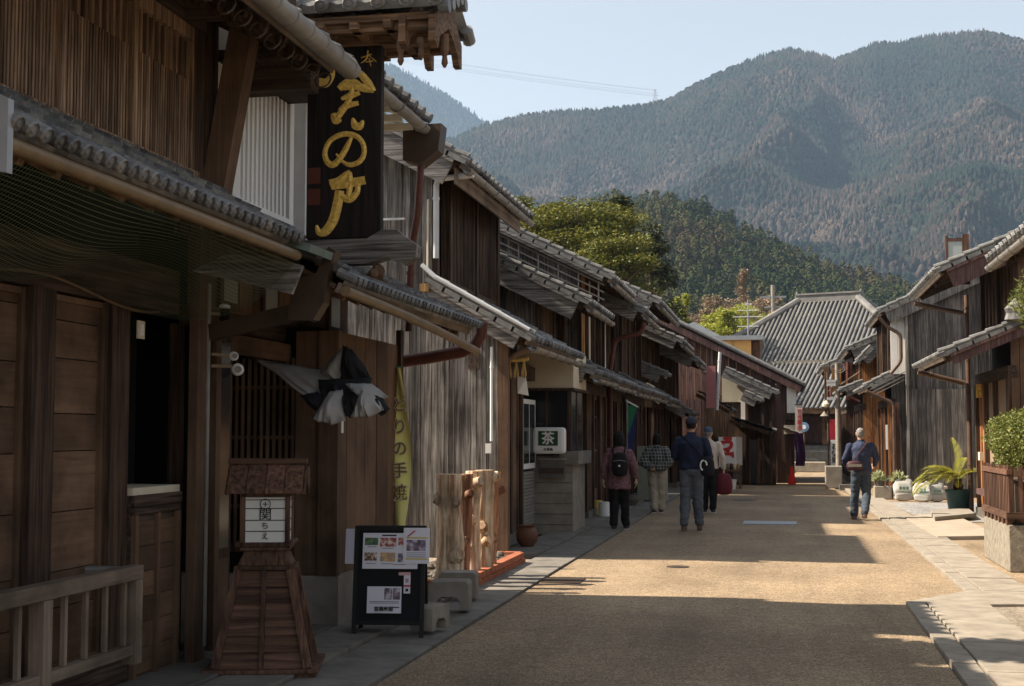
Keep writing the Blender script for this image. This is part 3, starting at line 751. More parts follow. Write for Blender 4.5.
# ------------------------------------------------------------------ hanging shop sign with its own tiled roof
SG = thing('shop_sign', 'tall black board sign with golden characters under its own small tiled roof', 'sign', (-3.2, 9.5, 2.8))
B(-3.43, -2.855, 9.47, 9.55, 2.985, 4.42, M_signb, 'board', SG, .006)
def stroke(mb, pts, w, base=(300, 40), k=100 / 327.0, Y=9.468, th=.014):
    """brush stroke through points given on the board (mapped once to board plane)"""
    P = []
    n = len(pts); ws = w if isinstance(w, list) else [w] * n
    c = [(Vector((p[0], p[1], 0)), q) for p, q in zip(pts, ws)]
    S = []
    for i in range(n - 1):
        p0, p1, p2, p3 = c[max(i - 1, 0)], c[i], c[i + 1], c[min(i + 2, n - 1)]
        for t in [q / 5 for q in range(5)]:
            f = lambda a, b, cc, d: .5 * ((2 * b) + (cc - a) * t + (2 * a - 5 * b + 4 * cc - d) * t * t + (3 * b - a - 3 * cc + d) * t ** 3)
            S.append((f(p0[0], p1[0], p2[0], p3[0]), max(1.2, p1[1] + (p2[1] - p1[1]) * t)))
    S.append((c[-1][0], c[-1][1]))
    L = []; Rr = []
    for i, (p, wd) in enumerate(S):
        d = (S[min(i + 1, len(S) - 1)][0] - S[max(i - 1, 0)][0])
        if d.length < 1e-6: d = Vector((0, 1, 0))
        d.normalize(); nn = Vector((-d.y, d.x, 0)) * wd / 2
        L.append(p + nn); Rr.append(p - nn)
    def tw(v):
        px, py = base[0] + v.x * k, base[1] + v.y * k
        q = PY(px, py, Y); return Vector((q.x, Y, q.z))
    for i in range(len(S) - 1):
        a, b_, c_, d_ = tw(L[i]), tw(L[i + 1]), tw(Rr[i + 1]), tw(Rr[i])
        o = Vector((0, -th, 0)); cm_ = (tw(S[i][0]) + o * .55, tw(S[i + 1][0]) + o * .55)
        mb.add([a, b_, cm_[1], cm_[0], c_, d_], [(0, 1, 2, 3), (3, 2, 4, 5)])
g1 = MB()
for pts, w_ in (
    ([(52, 150), (62, 140), (85, 140), (104, 118), (108, 96)], [10, 24, 22, 14, 8]),
    ([(132, 84), (160, 92), (195, 108), (222, 140), (243, 168)], [8, 14, 16, 20, 10]),
    ([(243, 168), (215, 158), (175, 152), (140, 158)], [8, 20, 16, 10]),
    ([(128, 160), (152, 138), (180, 136), (200, 148)], [16, 16, 12, 8]),
    ([(135, 192), (165, 182), (196, 172)], [8, 16, 10]), ([(128, 232), (152, 215), (192, 206)], [10, 16, 10]),
    ([(172, 152), (166, 180), (150, 215), (128, 245), (112, 266)], [10, 14, 14, 16, 12]), ([(108, 240), (118, 262), (135, 258)], [12, 22, 8]),
    ([(172, 255), (180, 278), (196, 282), (206, 262)], [6, 20, 18, 6]),
    ([(168, 318), (152, 352), (132, 385), (108, 408), (88, 396), (82, 365), (100, 328), (140, 308), (180, 312), (204, 335), (210, 368), (196, 396), (166, 408), (140, 398), (118, 372)], [8, 14, 14, 16, 14, 12, 12, 13, 13, 12, 12, 13, 12, 8, 5]),
    ([(98, 472), (125, 462), (150, 440), (165, 430)], [24, 20, 14, 10]), ([(160, 432), (164, 470), (158, 510)], [14, 16, 12]),
    ([(102, 478), (150, 470), (214, 458)], [18, 22, 20]), ([(132, 508), (160, 520), (185, 500), (190, 470)], [12, 20, 14, 12]),
    ([(130, 492), (122, 540), (108, 590), (84, 625), (62, 628), (54, 606)], [22, 24, 24, 22, 16, 6])):
    stroke(g1, pts, [q * 1.35 for q in w_])
g1.build('lettering', M_gold, SG)
g1 = MB()
for pts, w_ in (([(200, 58), (235, 46)], [4, 5]), ([(222, 34), (218, 60), (200, 76)], [4, 6, 3]), ([(226, 52), (244, 66), (250, 72)], [3, 5, 3]), ([(214, 72), (240, 68)], [4, 4]), ([(226, 60), (232, 86)], [5, 3])): stroke(g1, pts, w_)
g1.build('lettering', M_gold, SG)
M_seal = plain('dull_red', (.10, .03, .02), .8)
g1 = MB()
for (zz) in (3.24, 3.40):
    g1.box(-3.42, -3.32, 9.466, 9.4695, zz, zz + .12)
g1.build('seal_mark', M_seal, SG)
# little roof over the sign
SR = MB()
Vf = Vector((0, .62, .36)).normalized(); Nf = Vector((0, -Vf.z, Vf.y))
tile_sheet(SR, (-4.0, 9.05, 4.66), (1, 0, 0), 1.68, Vf, .55, Nf, .21, .22, False, True, capr=.05)
Vb = Vector((0, -.62, .36)).normalized(); Nb = Vector((0, Vb.z * 1.0, -Vb.y)); Nb = Vector((0, .5, .86)).normalized()
tile_sheet(SR, (-4.0, 9.97, 4.66), (1, 0, 0), 1.68, Vb, .55, Nb, .21, .22, False, True, capr=.05)
SR.build('roof', T_light, SG)
m = MB(); m.box(-4.0, -2.3, 9.45, 9.57, 4.93, 5.06); m.tube([(-4.0, 9.51, 5.1), (-2.28, 9.51, 5.1)], .07, 8); m.build('ridge', T_light, SG)
m = MB(); m.box(-3.95, -2.4, 9.12, 9.90, 4.56, 4.61); m.box(-3.95, -2.42, 9.16, 9.22, 4.50, 4.559); m.box(-3.95, -2.42, 9.80, 9.86, 4.50, 4.559); m.box(-3.9, -2.44, 9.46, 9.56, 4.49, 4.559)
for x_ in (-3.6, -3.2, -2.95, -2.7): m.box(x_ - .03, x_ + .03, 9.08, 9.94, 4.50, 4.56)
m.build('roof_frame', W_brownX, SG)
for x_ in (-2.62, -2.40):
    m = MB(); m.prism([(x_, 9.10, 4.58), (x_, 9.51, 4.84), (x_, 9.92, 4.58), (x_, 9.92, 4.40), (x_, 9.84, 4.40), (x_, 9.78, 4.48), (x_, 9.51, 4.60), (x_, 9.24, 4.46), (x_, 9.18, 4.36), (x_, 9.10, 4.40)], (.05, 0, 0)); m.build('barge_board', W_brownX, SG)
for (x_, y_, h_) in ((-2.63, 9.20, .22), (-2.47, 9.16, .16), (-2.33, 9.3, .24)):
    m = MB(); m.lathe((x_, y_, 4.32 - h_ * .3), [(.01, 0), (.025, .03), (.018, .08), (.035, .12), (.03, h_)], 8); m.build('drop_ornament', W_brown, SG)
for i in range(5):
    m = MB(); m.tube([(-2.31, 9.06 + i * .13, 4.62 + .06 * i - (.12 * (i - 3.4) if i > 3.4 else 0)), (-2.235, 9.06 + i * .13, 4.62 + .06 * i - (.12 * (i - 3.4) if i > 3.4 else 0))], .05, 10); m.build('tile_end', T_gray, SG)
m = MB()
m.prism([(-3.95, 9.44, 2.79), (-2.95, 9.44, 2.79), (-2.80, 9.44, 2.83), (-2.68, 9.44, 2.78), (-2.58, 9.44, 2.83), (-2.57, 9.44, 2.92), (-2.66, 9.44, 2.98), (-2.72, 9.44, 3.03), (-2.83, 9.44, 3.04), (-2.95, 9.44, 2.975), (-3.95, 9.44, 2.975)], (0, .14, 0)); m.build('beam', W_grayX, SG)
m = MB()
for i in range(13):
    a_ = i * 2.4; r_ = .025 + .03 * rnd(); q = Vector((-2.93 + .05 * math.cos(a_) + .03 * math.sin(i), 9.5 + .05 * math.sin(a_), 2.74 - i * .0125))
    m.lathe((q.x, q.y, q.z - r_), [(.003, 0), (r_ * .8, r_ * .4), (r_, r_), (r_ * .7, r_ * 1.7), (.003, r_ * 2)], 7)
m.build('carved_bracket', W_brown, SG)
MB().box(-3.35, -3.33, 9.49, 9.51, 2.95, 2.99).build('hanger', M_gut, SG)

for o_ in SG.children:
    if o_.name.split('.')[0] in ('roof', 'ridge', 'roof_frame', 'barge_board', 'drop_ornament', 'tile_end'): o_.location.z -= .07
# ------------------------------------------------------------------ ground
def sheet(name, pts, z, mat, kind='structure', th=0):
    m = MB()
    if th: m.prism([(p[0], p[1], z - th) for p in pts], (0, 0, th))
    else: m.add([(p[0], p[1], z) for p in pts], [tuple(range(len(pts)))])
    o = m.build(name, mat); return struct(o, kind)
gm = plain('earth', (.16, .13, .09), .95, .3, .4)
sheet('ground', [(-9000, -300), (9000, -300), (9000, 9000), (-9000, 9000)], -.02, gm)
sheet('road', [(-2.47, -4), (1.02, -4), (1.09, 9), (1.10, 12.7), (1.75, 13.9), (1.75, 34), (1.45, 40), (2.6, 48), (3.4, 70), (1.2, 70), (0.4, 48), (-.6, 43.5), (-2.3, 39.5), (-2.44, 34)], 0, M_road)
sheet('left_lot', [(-12, 12.1), (-2.95, 12.1), (-2.95, 16.6), (-12, 16.6)], -.008, M_lot)
sheet('right_lot', [(1.7, -4), (12, -4), (12, 13.2), (1.75, 13.2)], .008, M_lot)
sheet('right_yard', [(2.3, 13.2), (14, 13.2), (14, 60), (2.3, 60)], -.006, M_road)
sheet('gravel_bed', [(2.5, 24.5), (3.6, 24.8), (4.6, 31.5), (2.4, 31.5)], .002, M_gravel)
def paving(name, mat, x0, x1, y0, y1, L, z0, z1, hx=None, jit=.012, nx=1):
    m = MB(); y = y0
    while y < y1 - .05:
        l = min(L * ru(.9, 1.1), y1 - y)
        for i in range(nx):
            a = x0 + (x1 - x0) * i / nx; b = x0 + (x1 - x0) * (i + 1) / nx; dz = ru(-.004, .004)
            m.box(a + .004, b - .004, y + .004, y + l - .004, z0, z1 + dz)
        y += l
    return struct(m.build(name, mat, bevel=.004))
paving('gutter_paving', M_pave, -2.98, -2.47, 4, 43, .62, -.1, .022)
paving('pavement', M_pave, -3.42, -2.985, 4, 12.3, .9, -.1, .05)
paving('pavement', M_concd, -3.9, -3.43, 4, 10.18, 1.1, -.1, .06)
paving('pavement', M_pave, -3.45, -2.985, 16.7, 43, .8, -.1, .05)
# right: kerb strip, cover slabs
paving('kerb', M_kerb, 1.10, 1.27, 4, 12.75, .6, -.1, .03)
paving('gutter_cover', M_kerb, 1.28, 1.82, 4, 12.75, .62, -.1, .034)
struct(MB().prism([(1.10, 12.76, -.1), (1.84, 12.72, -.1), (2.4, 12.85, -.1), (3.6, 13.25, -.1), (3.6, 13.75, -.1), (1.78, 13.78, -.1)], (0, 0, .134)).build('gutter_cover', M_kerb, bevel=.006))
paving('kerb', M_kerb, 1.76, 1.90, 13.8, 39, .6, -.1, .03)
paving('gutter_cover', M_kerb, 1.91, 2.38, 13.8, 34, .60, -.1, .036)
# covers and patches in the road
def cover(label, pts, z, mat, cat='manhole cover'):
    m = MB(); m.prism([(p[0], p[1], .001) for p in pts], (0, 0, z)); o = m.build('manhole_cover', mat); recenter(o); return tag(o, label, cat, 'covers set in the road')
def ell(cx, cy, a, b, n=20): return [(cx + a * math.cos(t * 2 * math.pi / n), cy + b * math.sin(t * 2 * math.pi / n)) for t in range(n)]
q = G(770, 523); cover('pale wide metal cover plate in the middle of the road beside the walking man', [(q.x - .45, q.y - .45), (q.x + .45, q.y - .45), (q.x + .45, q.y + .35), (q.x - .45, q.y + .35)], .012, M_metal)
q = G(678, 567); cover('small round iron cover in the sunlit strip of road', ell(q.x, q.y, .13, .13), .006, M_gutd)
q = G(566, 581); cover('dark iron grate at the left road edge near the posts', [(q.x - .3, q.y - .22), (q.x + .18, q.y - .22), (q.x + .18, q.y + .22), (q.x - .3, q.y + .22)], .006, M_gutd)
q = G(745, 500); cover('far round iron cover in the shaded road', ell(q.x, q.y, .30, .30), .006, M_gutd)

# ------------------------------------------------------------------ wooden lantern tower
LN = thing('wooden_lantern', 'reddish wooden street lantern with tapering clapboard base and plank roof, white paper panel', 'lantern', (-3.27, 8.36, 0), R(15))
def lb(m, name, mat, parent=LN, **k): return m.build(name, mat, parent, world=False, **k)
def taper(m, z0, z1, a0, b0, a1, b1):
    m.hexa([(-a0, -b0, z0), (a0, -b0, z0), (a0, b0, z0), (-a0, b0, z0), (-a1, -b1, z1), (a1, -b1, z1), (a1, b1, z1), (-a1, b1, z1)])
hw = lambda z: .29 - (.29 - .165) * (z - .07) / (.68 - .07)
m = MB(); m.box(-.34, .34, -.30, .30, .0, .05); m.box(-.36, .36, -.32, .32, .051, .075); lb(m, 'base', W_red, bevel=.004)
m = MB()
for i in range(6):
    z = .076 + i * .1; taper(m, z, z + .1, hw(z) + .0, hw(z) * .88, hw(z + .1) - .016, hw(z + .1) * .88 - .016)
lb(m, 'clapboard', W_redX)
m = MB()
for sx in (-1, 1):
    for sy in (-1, 1): m.beam((sx * hw(.076), sy * hw(.076) * .88, .076), (sx * hw(.68), sy * hw(.68) * .88, .68), .05, .05, up=(0, 1, 0))
for sy in (-1, 1): m.beam((0, sy * (hw(.076) * .88 + .004), .076), (0, sy * (hw(.68) * .88 + .004), .68), .028, .022, up=(0, 1, 0))
for sx in (-1, 1): m.beam((sx * (hw(.076) + .004), 0, .076), (sx * (hw(.68) + .004), 0, .68), .022, .028, up=(0, 1, 0))
lb(m, 'corner_strip', W_red)
m = MB(); m.box(-.19, .19, -.17, .17, .68, .705); taper(m, .706, .80, .17, .15, .13, .12); m.box(-.155, .155, -.145, .145, .80, .82); m.box(-.147, .147, -.135, .135, .822, .85); lb(m, 'collar', W_red, bevel=.003)
m = MB()
for sx in (-1, 1):
    for sy in (-1, 1): m.box(sx * .142 - .015, sx * .142 + .015, sy * .127 - .015, sy * .127 + .015, .85, 1.14)
m.box(-.157, .157, -.142, .142, 1.14, 1.16)
fr = lb(m, 'lamp_box', W_red)
M_paper = flat('washi_paper', (.66, .66, .62), .8)
m = MB(); m.box(-.126, .126, -.128, -.122, .852, 1.138); m.box(-.126, .126, .122, .128, .852, 1.138); m.box(.137, .143, -.11, .11, .852, 1.138); m.box(-.143, -.137, -.11, .11, .852, 1.138); lb(m, 'paper_panel', M_paper, fr)
m = MB()
for z in (.92, .99, 1.065, 1.12): m.box(-.126, .126, -.133, -.1285, z, z + .005); m.box(.1435, .148, -.11, .11, z, z + .005)
lb(m, 'glazing_bar', W_dark, fr)
M_ink = flat('ink_black', (.012, .012, .012), .7)
text_obj('⊕', .05, M_ink, fr, (0, -.1345, 1.092), name='lettering', world=False)
text_obj('関', .085, M_ink, fr, (0, -.1345, 1.025), name='lettering', world=False)
text_obj('ち', .05, M_ink, fr, (0, -.1345, .955), name='lettering', world=False); text_obj('え', .05, M_ink, fr, (0, -.1345, .89), name='lettering', world=False)
m = MB()
for sy in (-1, 1):
    for i in range(4):
        a, b = -.24 + i * .12 + .002, -.24 + (i + 1) * .12 - .002
        m.hexa([(a, sy * .20, 1.165), (b, sy * .20, 1.165), (b, sy * .02, 1.335), (a, sy * .02, 1.335), (a, sy * .20, 1.18), (b, sy * .20, 1.18), (b, sy * .02, 1.35), (a, sy * .02, 1.35)])
rf = lb(m, 'roof', W_red)
m = MB(); m.box(-.255, .255, -.035, .035, 1.351, 1.385); lb(m, 'ridge', W_redX, rf)
for x_ in (-.253, .241):
    m = MB(); m.prism([(x_, -.19, 1.16), (x_, 0, 1.335), (x_, .19, 1.16), (x_, .14, 1.155), (x_, 0, 1.29), (x_, -.14, 1.155)], (.013, 0, 0)); lb(m, 'barge_board', W_red, rf)
m = MB(); m.prism([(.256, -.03, 1.33), (.256, .03, 1.33), (.256, .045, 1.22), (.256, .0, 1.17), (.256, -.045, 1.22)], (.012, 0, 0)); lb(m, 'gable_ornament', W_red, rf)
lb(MB().box(-.20, .20, -.18, .18, 1.16, 1.166), 'ceiling_board', W_red, rf)
for sx in (-1, 1):
    m = MB(); m.tube([(sx * .17, -.16, .84), (sx * .17, .0, .855), (sx * .17, .16, .84)], .018, 8); lb(m, 'rail', W_red)

# ------------------------------------------------------------------ A-board
AB = thing('a_board', 'black folding pavement board with menu photos, leaflets and a white notice', 'sandwich board', (-2.92, 10.02, 0), R(8))
def ab(m, name, mat, parent=AB, **k): return m.build(name, mat, parent, world=False, **k)
M_blk = flat('black_paint', (.010, .010, .010), .6)
def leaf(sy, name='panel_frame'):
    m = MB(); t = lambda x, z, d=0: (x, sy * (.17 - .15 * z / .84) + d, z)
    for sx in (-1, 1): m.beam(t(sx * .255, 0), t(sx * .255, .84), .032, .025, up=(0, 1, 0))
    for z in (.13, .825): m.beam(t(-.255, z), t(.255, z), .025, .035, up=(0, 0, 1))
    f = ab(m, name, M_blk)
    m = MB(); m.hexa([t(-.24, .14), t(.24, .14), t(.24, .14, .006), t(-.24, .14, .006), t(-.24, .815), t(.24, .815), t(.24, .815, .006), t(-.24, .815, .006)]); ab(m, 'panel', flat('blackboard', (.008, .008, .009), .8), f)
leaf(-1); leaf(1)
for sx in (-1, 1): ab(MB().beam((sx * .24, -.1, .38), (sx * .24, .1, .38), .01, .01), 'brace', M_metal)
def onb(x0, x1, z0, z1, d): # quad box on the tilted front panel
    t = lambda x, z, k: (x, -(.17 - .15 * z / .84) - k, z)
    return MB().hexa([t(x0, z0, d), t(x1, z0, d), t(x1, z0, d - .003), t(x0, z0, d - .003), t(x0, z1, d), t(x1, z1, d), t(x1, z1, d - .003), t(x0, z1, d - .003)])
M_pw = flat('print_white', (.70, .68, .74), .5)
def foodm(n, c1, c2, c3, sc=30):
    m, nt, b = newmat(n); v, _ = coords(nt, (1, 1, 1), False); g = noise_n(nt, v, sc, 3, .6)
    nt.links.new(ramp(nt, g, [(.35, c1), (.5, c2), (.62, c3)]), b.inputs['Base Color']); b.inputs['Roughness'].default_value = .4; return m
F1 = foodm('print_green', (.03, .03, .03), (.07, .16, .05), (.18, .28, .12)); F2 = foodm('print_red', (.28, .03, .03), (.36, .06, .05), (.7, .6, .5)); F3 = foodm('print_brown', (.05, .02, .01), (.2, .09, .04), (.7, .6, .5), 45); F4 = foodm('print_orange', (.25, .28, .3), (.5, .24, .06), (.6, .4, .2))
F5 = foodm('print_crowd', (.03, .03, .04), (.20, .12, .18), (.5, .45, .5), 26); M_yel = flat('print_yellow', (.55, .42, .05), .5); M_rp = flat('print_redline', (.45, .03, .05), .5); M_gy = flat('print_gray', (.25, .25, .28), .5)
po = ab(onb(-.205, .215, .525, .79, .018), 'menu_poster', M_pw)
for (x0, x1, z0, z1, mt) in ((-.19, -.09, .70, .755, F1), (-.075, .05, .69, .755, F2), (.065, .12, .70, .755, F2), (-.19, -.095, .585, .645, F3), (-.07, .045, .58, .645, F4), (.065, .12, .575, .64, F5)): ab(onb(x0, x1, z0, z1, .0205), 'food_photo', mt, po)
ab(onb(-.06, .05, .768, .778, .0205), 'heading', M_ink, po)
for (x0, x1, z) in ((-.17, -.1, .685), (-.055, .03, .675), (-.18, -.1, .562), (-.06, .03, .56), (.03, .12, .555)): ab(onb(x0, x1, z, z + .005, .0205), 'caption', M_gy, po)
po = ab(onb(.105, .305, .565, .83, .026), 'leaflet', M_pw)
ab(onb(.13, .275, .66, .74, .0285), 'photo', F5, po)
for z in (.752, .595): ab(onb(.125, .29, z, z + .009, .0285), 'yellow_line', M_yel, po)
for z in (.645, .633, .620, .612): ab(onb(.13, .28, z, z + .003, .0285), 'text_line', M_gy, po)
ab(MB().hexa([(.13, -.0615, .765), (.145, -.0615, .765), (.2, -.0615, .81), (.185, -.0615, .81), (.13, -.06, .765), (.145, -.06, .765), (.2, -.06, .81), (.185, -.06, .81)]), 'pen_stroke', M_rp, po)
ab(onb(-.34, -.262, .56, .82, .008), 'side_leaflet', flat('print_pale', (.50, .48, .55), .5))
po = ab(onb(-.16, .10, .20, .395, .018), 'notice', M_pw)
for (x0, x1, z0, z1, mt) in ((-.03, .03, .30, .385, F5), (.035, .09, .30, .385, F5)): ab(onb(x0, x1, z0, z1, .0205), 'photo', mt, po)
for z in (.283, .272): ab(onb(-.14, .08, z, z + .005, .0205), 'text_line', M_gy, po)
text_obj('営業時間', .036, M_ink, po, (-.03, -.1625 + .0, .232), rot=(R(90 - 10), 0, 0), name='lettering', world=False, bold=.0008)
ab(onb(.04, .085, .24, .247, .0205), 'text_line', M_ink, po)
po = ab(onb(.115, .165, .345, .50, .018), 'sticker', M_pw); ab(onb(.075, .165, .478, .50, .0215), 'sticker_top', flat('print_pink', (.6, .35, .36), .5), po); ab(onb(.113, .167, .395, .407, .0215), 'red_band', M_rp, po); ab(onb(.13, .15, .36, .38, .0215), 'dot', M_ink, po); ab(onb(.128, .152, .425, .455, .0215), 'mark', flat('print_rose', (.5, .25, .3), .5), po)

# ------------------------------------------------------------------ brick planter with log posts
BP = thing('brick_planter', 'low red brick planter edge with soil where bare log posts stand', 'planter', (-3.25, 14.4, 0))
M_brick = plain('brick_red', (.36, .12, .06), .85, .3, 6)
m = MB()
for k in range(2):
    y = 12.75 + (k * .1)
    while y < 15.75:
        m.box(-3.08, -2.97, y + .004, y + .20, .002 + k * .075, .07 + k * .075); y += .21
    x_ = -3.85
    while x_ < -3.1:
        m.box(x_, x_ + .2, 15.8, 15.9, .002 + k * .075, .07 + k * .075); m.box(x_, x_ + .2, 12.62, 12.72, .002 + k * .075, .07 + k * .075); x_ += .21
m.build('brick_edging', M_brick, BP, bevel=.004)
m = MB(); m.grid(lambda u, v: (-3.85 + .77 * u, 12.7 + 3.1 * v, .11 + .03 * noise.noise(Vector((u * 6, v * 20, 0)))), 8, 30); m.build('soil', plain('dark_soil', (.09, .07, .05), .95, .4, 20), BP)
m = MB()
for i in range(70):
    x_, y_ = ru(-3.75, -3.12), ru(12.85, 15.7); r_ = ru(.02, .06)
    m.lathe((x_, y_, .12), [(r_ * .8, 0), (r_, r_ * .4), (r_ * .5, r_ * .9)], 6, (1, ru(.6, 1)))
m.build('gravel', M_concd, BP)['kind'] = 'stuff'
def log_post(x_, y_, h, r0, mat, label, knots, seed):
    o = thing('log_post', label, 'log post', (x_, y_, .11), seed, 'bare log posts standing in the brick planter')
    rr = random.Random(seed); m = MB(); n = 60; seg = 28; path = []
    ph = rr.random() * 6
    for i in range(n + 1):
        z = h * i / n
        cx, cy = .03 * math.sin(z * 2.2 + ph), .02 * math.cos(z * 1.9 + ph)
        for j in range(seg):
            a = 2 * math.pi * j / seg
            r_ = r0 * (1.10 - .12 * z / h + .35 * max(0, .12 - z)) * (1 + .28 * noise.noise(Vector((math.cos(a) * 1.3, math.sin(a) * 1.3, z * 1.6 + seed))) + .14 * noise.noise(Vector((math.cos(a) * 3, math.sin(a) * 3, z * 5 + seed))) + .06 * noise.noise(Vector((math.cos(a) * 7, math.sin(a) * 7, z * 9 + seed))))
            m.v.append((cx + r_ * math.cos(a), cy + r_ * math.sin(a), z))
    for i in range(n):
        for j in range(seg):
            a = i * seg + j; b = i * seg + (j + 1) % seg; m.f.append((a, b, b + seg, a + seg))
    m.f.append(tuple(n * seg + j for j in range(seg)))
    m.build('trunk', mat, o, world=False, smooth=True)
    for (z, a, L, r_) in knots:
        cx, cy = .03 * math.sin(z * 2.2 + ph), .02 * math.cos(z * 1.9 + ph); a -= seed
        d = Vector((math.cos(a), math.sin(a), .35)).normalized()
        k = MB(); k.tube([Vector((cx, cy, z)) + d * (r0 * .6), Vector((cx, cy, z)) + d * (r0 + L * .6), Vector((cx, cy, z)) + d * (r0 + L)], [r_ * 1.4, r_ * 1.05, r_ * .85], 9)
        k.build('branch_stub', mat, o, world=False, smooth=True)
    return o
def lp_(px, py, topy, r0, mat, label, knots, seed):
    q = G(px, py, .11); h = PY(px, topy, q.y).z - .11; log_post(q.x, q.y, h, r0, mat, label, [(k[0] * h / 1.22, k[1], k[2], k[3]) for k in knots], seed)
lp_(447, 586, 474, .115, W_log, 'pale stripped log post with knotty stubs, nearest in the brick planter', [(.90, -2.6, .05, .05), (.86, -.9, .06, .045), (.97, 2.6, .04, .04), (.30, -.6, .05, .07), (.12, -1.8, .03, .06)], 1)
lp_(459, 581, 475, .065, W_logred, 'slim reddish log post just behind the pale knotty one', [(1.0, -1.3, .05, .035), (.45, -2, .05, .04), (.2, -1.2, .05, .04)], 2)
lp_(465, 577, 474, .07, W_logred, 'red-brown log post with a pale stub, second slim one from the left', [(.95, -.9, .06, .04), (.4, -1, .04, .04)], 3)
lp_(473, 573, 471, .085, W_log, 'grey-brown log post left of the board with a knot high up', [(.60, -1.2, .05, .045), (1.05, -.7, .07, .05), (.3, -1.6, .04, .05)], 4)
lp_(484, 570, 470, .095, W_log, 'tall log post carrying a square wooden board', [(.5, -1.5, .05, .05), (1.1, .1, .06, .05), (.33, -.8, .05, .05)], 5)
lp_(492, 567, 472, .075, W_logred, 'last reddish log post by the brick planter corner', [(.35, -1.0, .05, .05), (.95, 0, .06, .04)], 6)
bq = [PY(482, 520, 15.2), PY(496, 516, 15.3), PY(496, 487, 15.3), PY(483, 492, 15.2)]
o = MB().prism(bq, (0, .03, 0)).build('wooden_board', W_gold)
recenter(o); tag(o, 'square yellowish wooden board hung on the far log posts', 'board')
# concrete blocks
def ublock(x_, y_, rz, label, s=1):
    o = thing('concrete_block', label, 'concrete block', (x_, y_, .05), rz, 'concrete blocks by the brick planter')
    m = MB(); a, b, h, t = .15 * s, .11 * s, .21 * s, .065 * s
    pts = [(-a, -b, 0), (-a + t, -b, 0), (-a + t, -b, h * .3), (-a + t * 1.5, -b, h * .45), (a - t * 1.5, -b, h * .45), (a - t, -b, h * .3), (a - t, -b, 0), (a, -b, 0), (a, -b, h * .9), (a - .02, -b, h), (-a + .02, -b, h), (-a, -b, h * .9)]
    m.prism(pts, (0, 2 * b, 0)); m.build('block', M_conc, o, world=False, bevel=.005)
q = G(452, 610, .05); ublock(q.x - .04, q.y + .1, R(6), 'larger arched concrete block in front of the brick planter', 1.15)
q = G(466, 600, .05); ublock(q.x - .12, q.y + .25, R(6), 'arched concrete block just behind the larger one, touching the bricks', 1.1)
q = G(436, 630, .05); ublock(q.x - .06, q.y + .05, R(75), 'small concrete block right behind the black pavement board', .9)

# ------------------------------------------------------------------ nobori banner
NB = thing('banner_flag', 'tall yellow vertical banner on a green pole at the shop corner', 'banner', (-3.02, 12.0, 0))
M_gpole = flat('green_pole', (.02, .22, .09), .4)
MB().tube([PY(391, 640, 12.0) * 1, PY(391, 372, 12.0)], .012, 8)
px_ = PY(391, 500, 12.0).x
NB.location = (px_, 12.0, 0); ROOTM[NB] = Matrix.Translation((px_, 12.0, 0))
m = MB(); m.tube([(px_, 12, .1), (px_, 12, 2.22)], .011, 8); m.build('pole', M_gpole, NB)
m = MB(); m.tube([(px_ - .07, 12, 2.16), (px_ + .1, 12, 2.16)], .007, 6); m.build('crossbar', M_gpole, NB)
m = MB(); m.lathe((px_, 12, 0), [(.16, 0), (.17, .03), (.15, .09), (.04, .12)], 16); m.build('base_weight', M_concd, NB)
M_yb, nt_, nb = newmat('banner_yellow'); nb.inputs['Base Color'].default_value = (.78, .73, .26, 1); nb.inputs['Roughness'].default_value = .8
def bw(v): return .05 + .165 * math.sin(math.pi * min(1, (1 - v) * 1.02)) ** .8 if v > .35 else .05 + .165 * math.sin(math.pi * (1 - v)) ** .8
def bf(u, v): # v 0 bottom .. 1 top
    w_ = .05 + .13 * math.sin(math.pi * (v * .9 + .02))
    return (px_ + .01 + (w_ if v > .55 else max(w_, .13)) * u, 12 + .03 * math.sin(u * 5 + v * 7) - .02, .35 + 1.80 * v)
m = MB(); m.grid(bf, 10, 40); m.build('cloth', M_yb, NB, smooth=True)
def bf2(u, v): return (px_ - .01 - (.16 * (1 - v) ** 1.3 + .01) * u, 12.02 + .03 * math.sin(u * 4 + v * 5), .35 + .95 * v)
m = MB(); m.grid(bf2, 6, 20); m.build('cloth_fold', M_yb, NB, smooth=True)
for i, ch in enumerate('とりの手焼'):
    text_obj(ch, .150, flat('banner_white' + str(i), (.62, .55, .35), .8) if i == 0 else MATS['banner_white0'], NB, (px_ + .10, 11.925, 1.80 - i * .2), name='lettering', bold=.008)
    text_obj(ch, .150, MATS['ink_black'] if i > 8 else flat('banner_brown' + str(i), (.20, .12, .05), .8) if i == 0 else MATS['banner_brown0'], NB, (px_ + .10, 11.921, 1.80 - i * .2), name='lettering', bold=.0)
# ------------------------------------------------------------------ left side, beyond the gap
def pick(*a): return a[int(rnd() * len(a)) % len(a)]
A, P = machiya('weathered grey board house whose tall gable faces the open lot with the log posts', -1, 16.5, 20.45, 3.72, 4.30, 3.80, 4.93, .53, 6.5, 3.0, 2.72, 3.48, 2.35,
    gmat=W_gray, tile=T_gray, bays=[(16.95, 18.5, 'door', W_gold), (18.5, 19.3, 'boards', W_brown)],
    ubays=[(16.6, 17.3, 'dark', W_dark), (17.3, 18.9, 'lattice', W_dark), (18.9, 20.4, 'lattice', W_dark)], gut=M_gutl, barge_h=.32, cap_r=.05)
MB().beam((-3.93, 16.25, 4.76), (-3.93, 20.5, 4.76), .03, .2).build('eave_board', W_grayY, A)
g = MB(); boards(g, 'y', 16.55, -3.719, -3.43, 0, lambda x: 2.72 + .58 * (abs(x) - 3.0) - .16, .15); g.build('lower_wall', W_gray, A)
MB().box(-3.44, -3.31, 16.5, 16.63, 0, 2.7).build('post', W_brown, A)
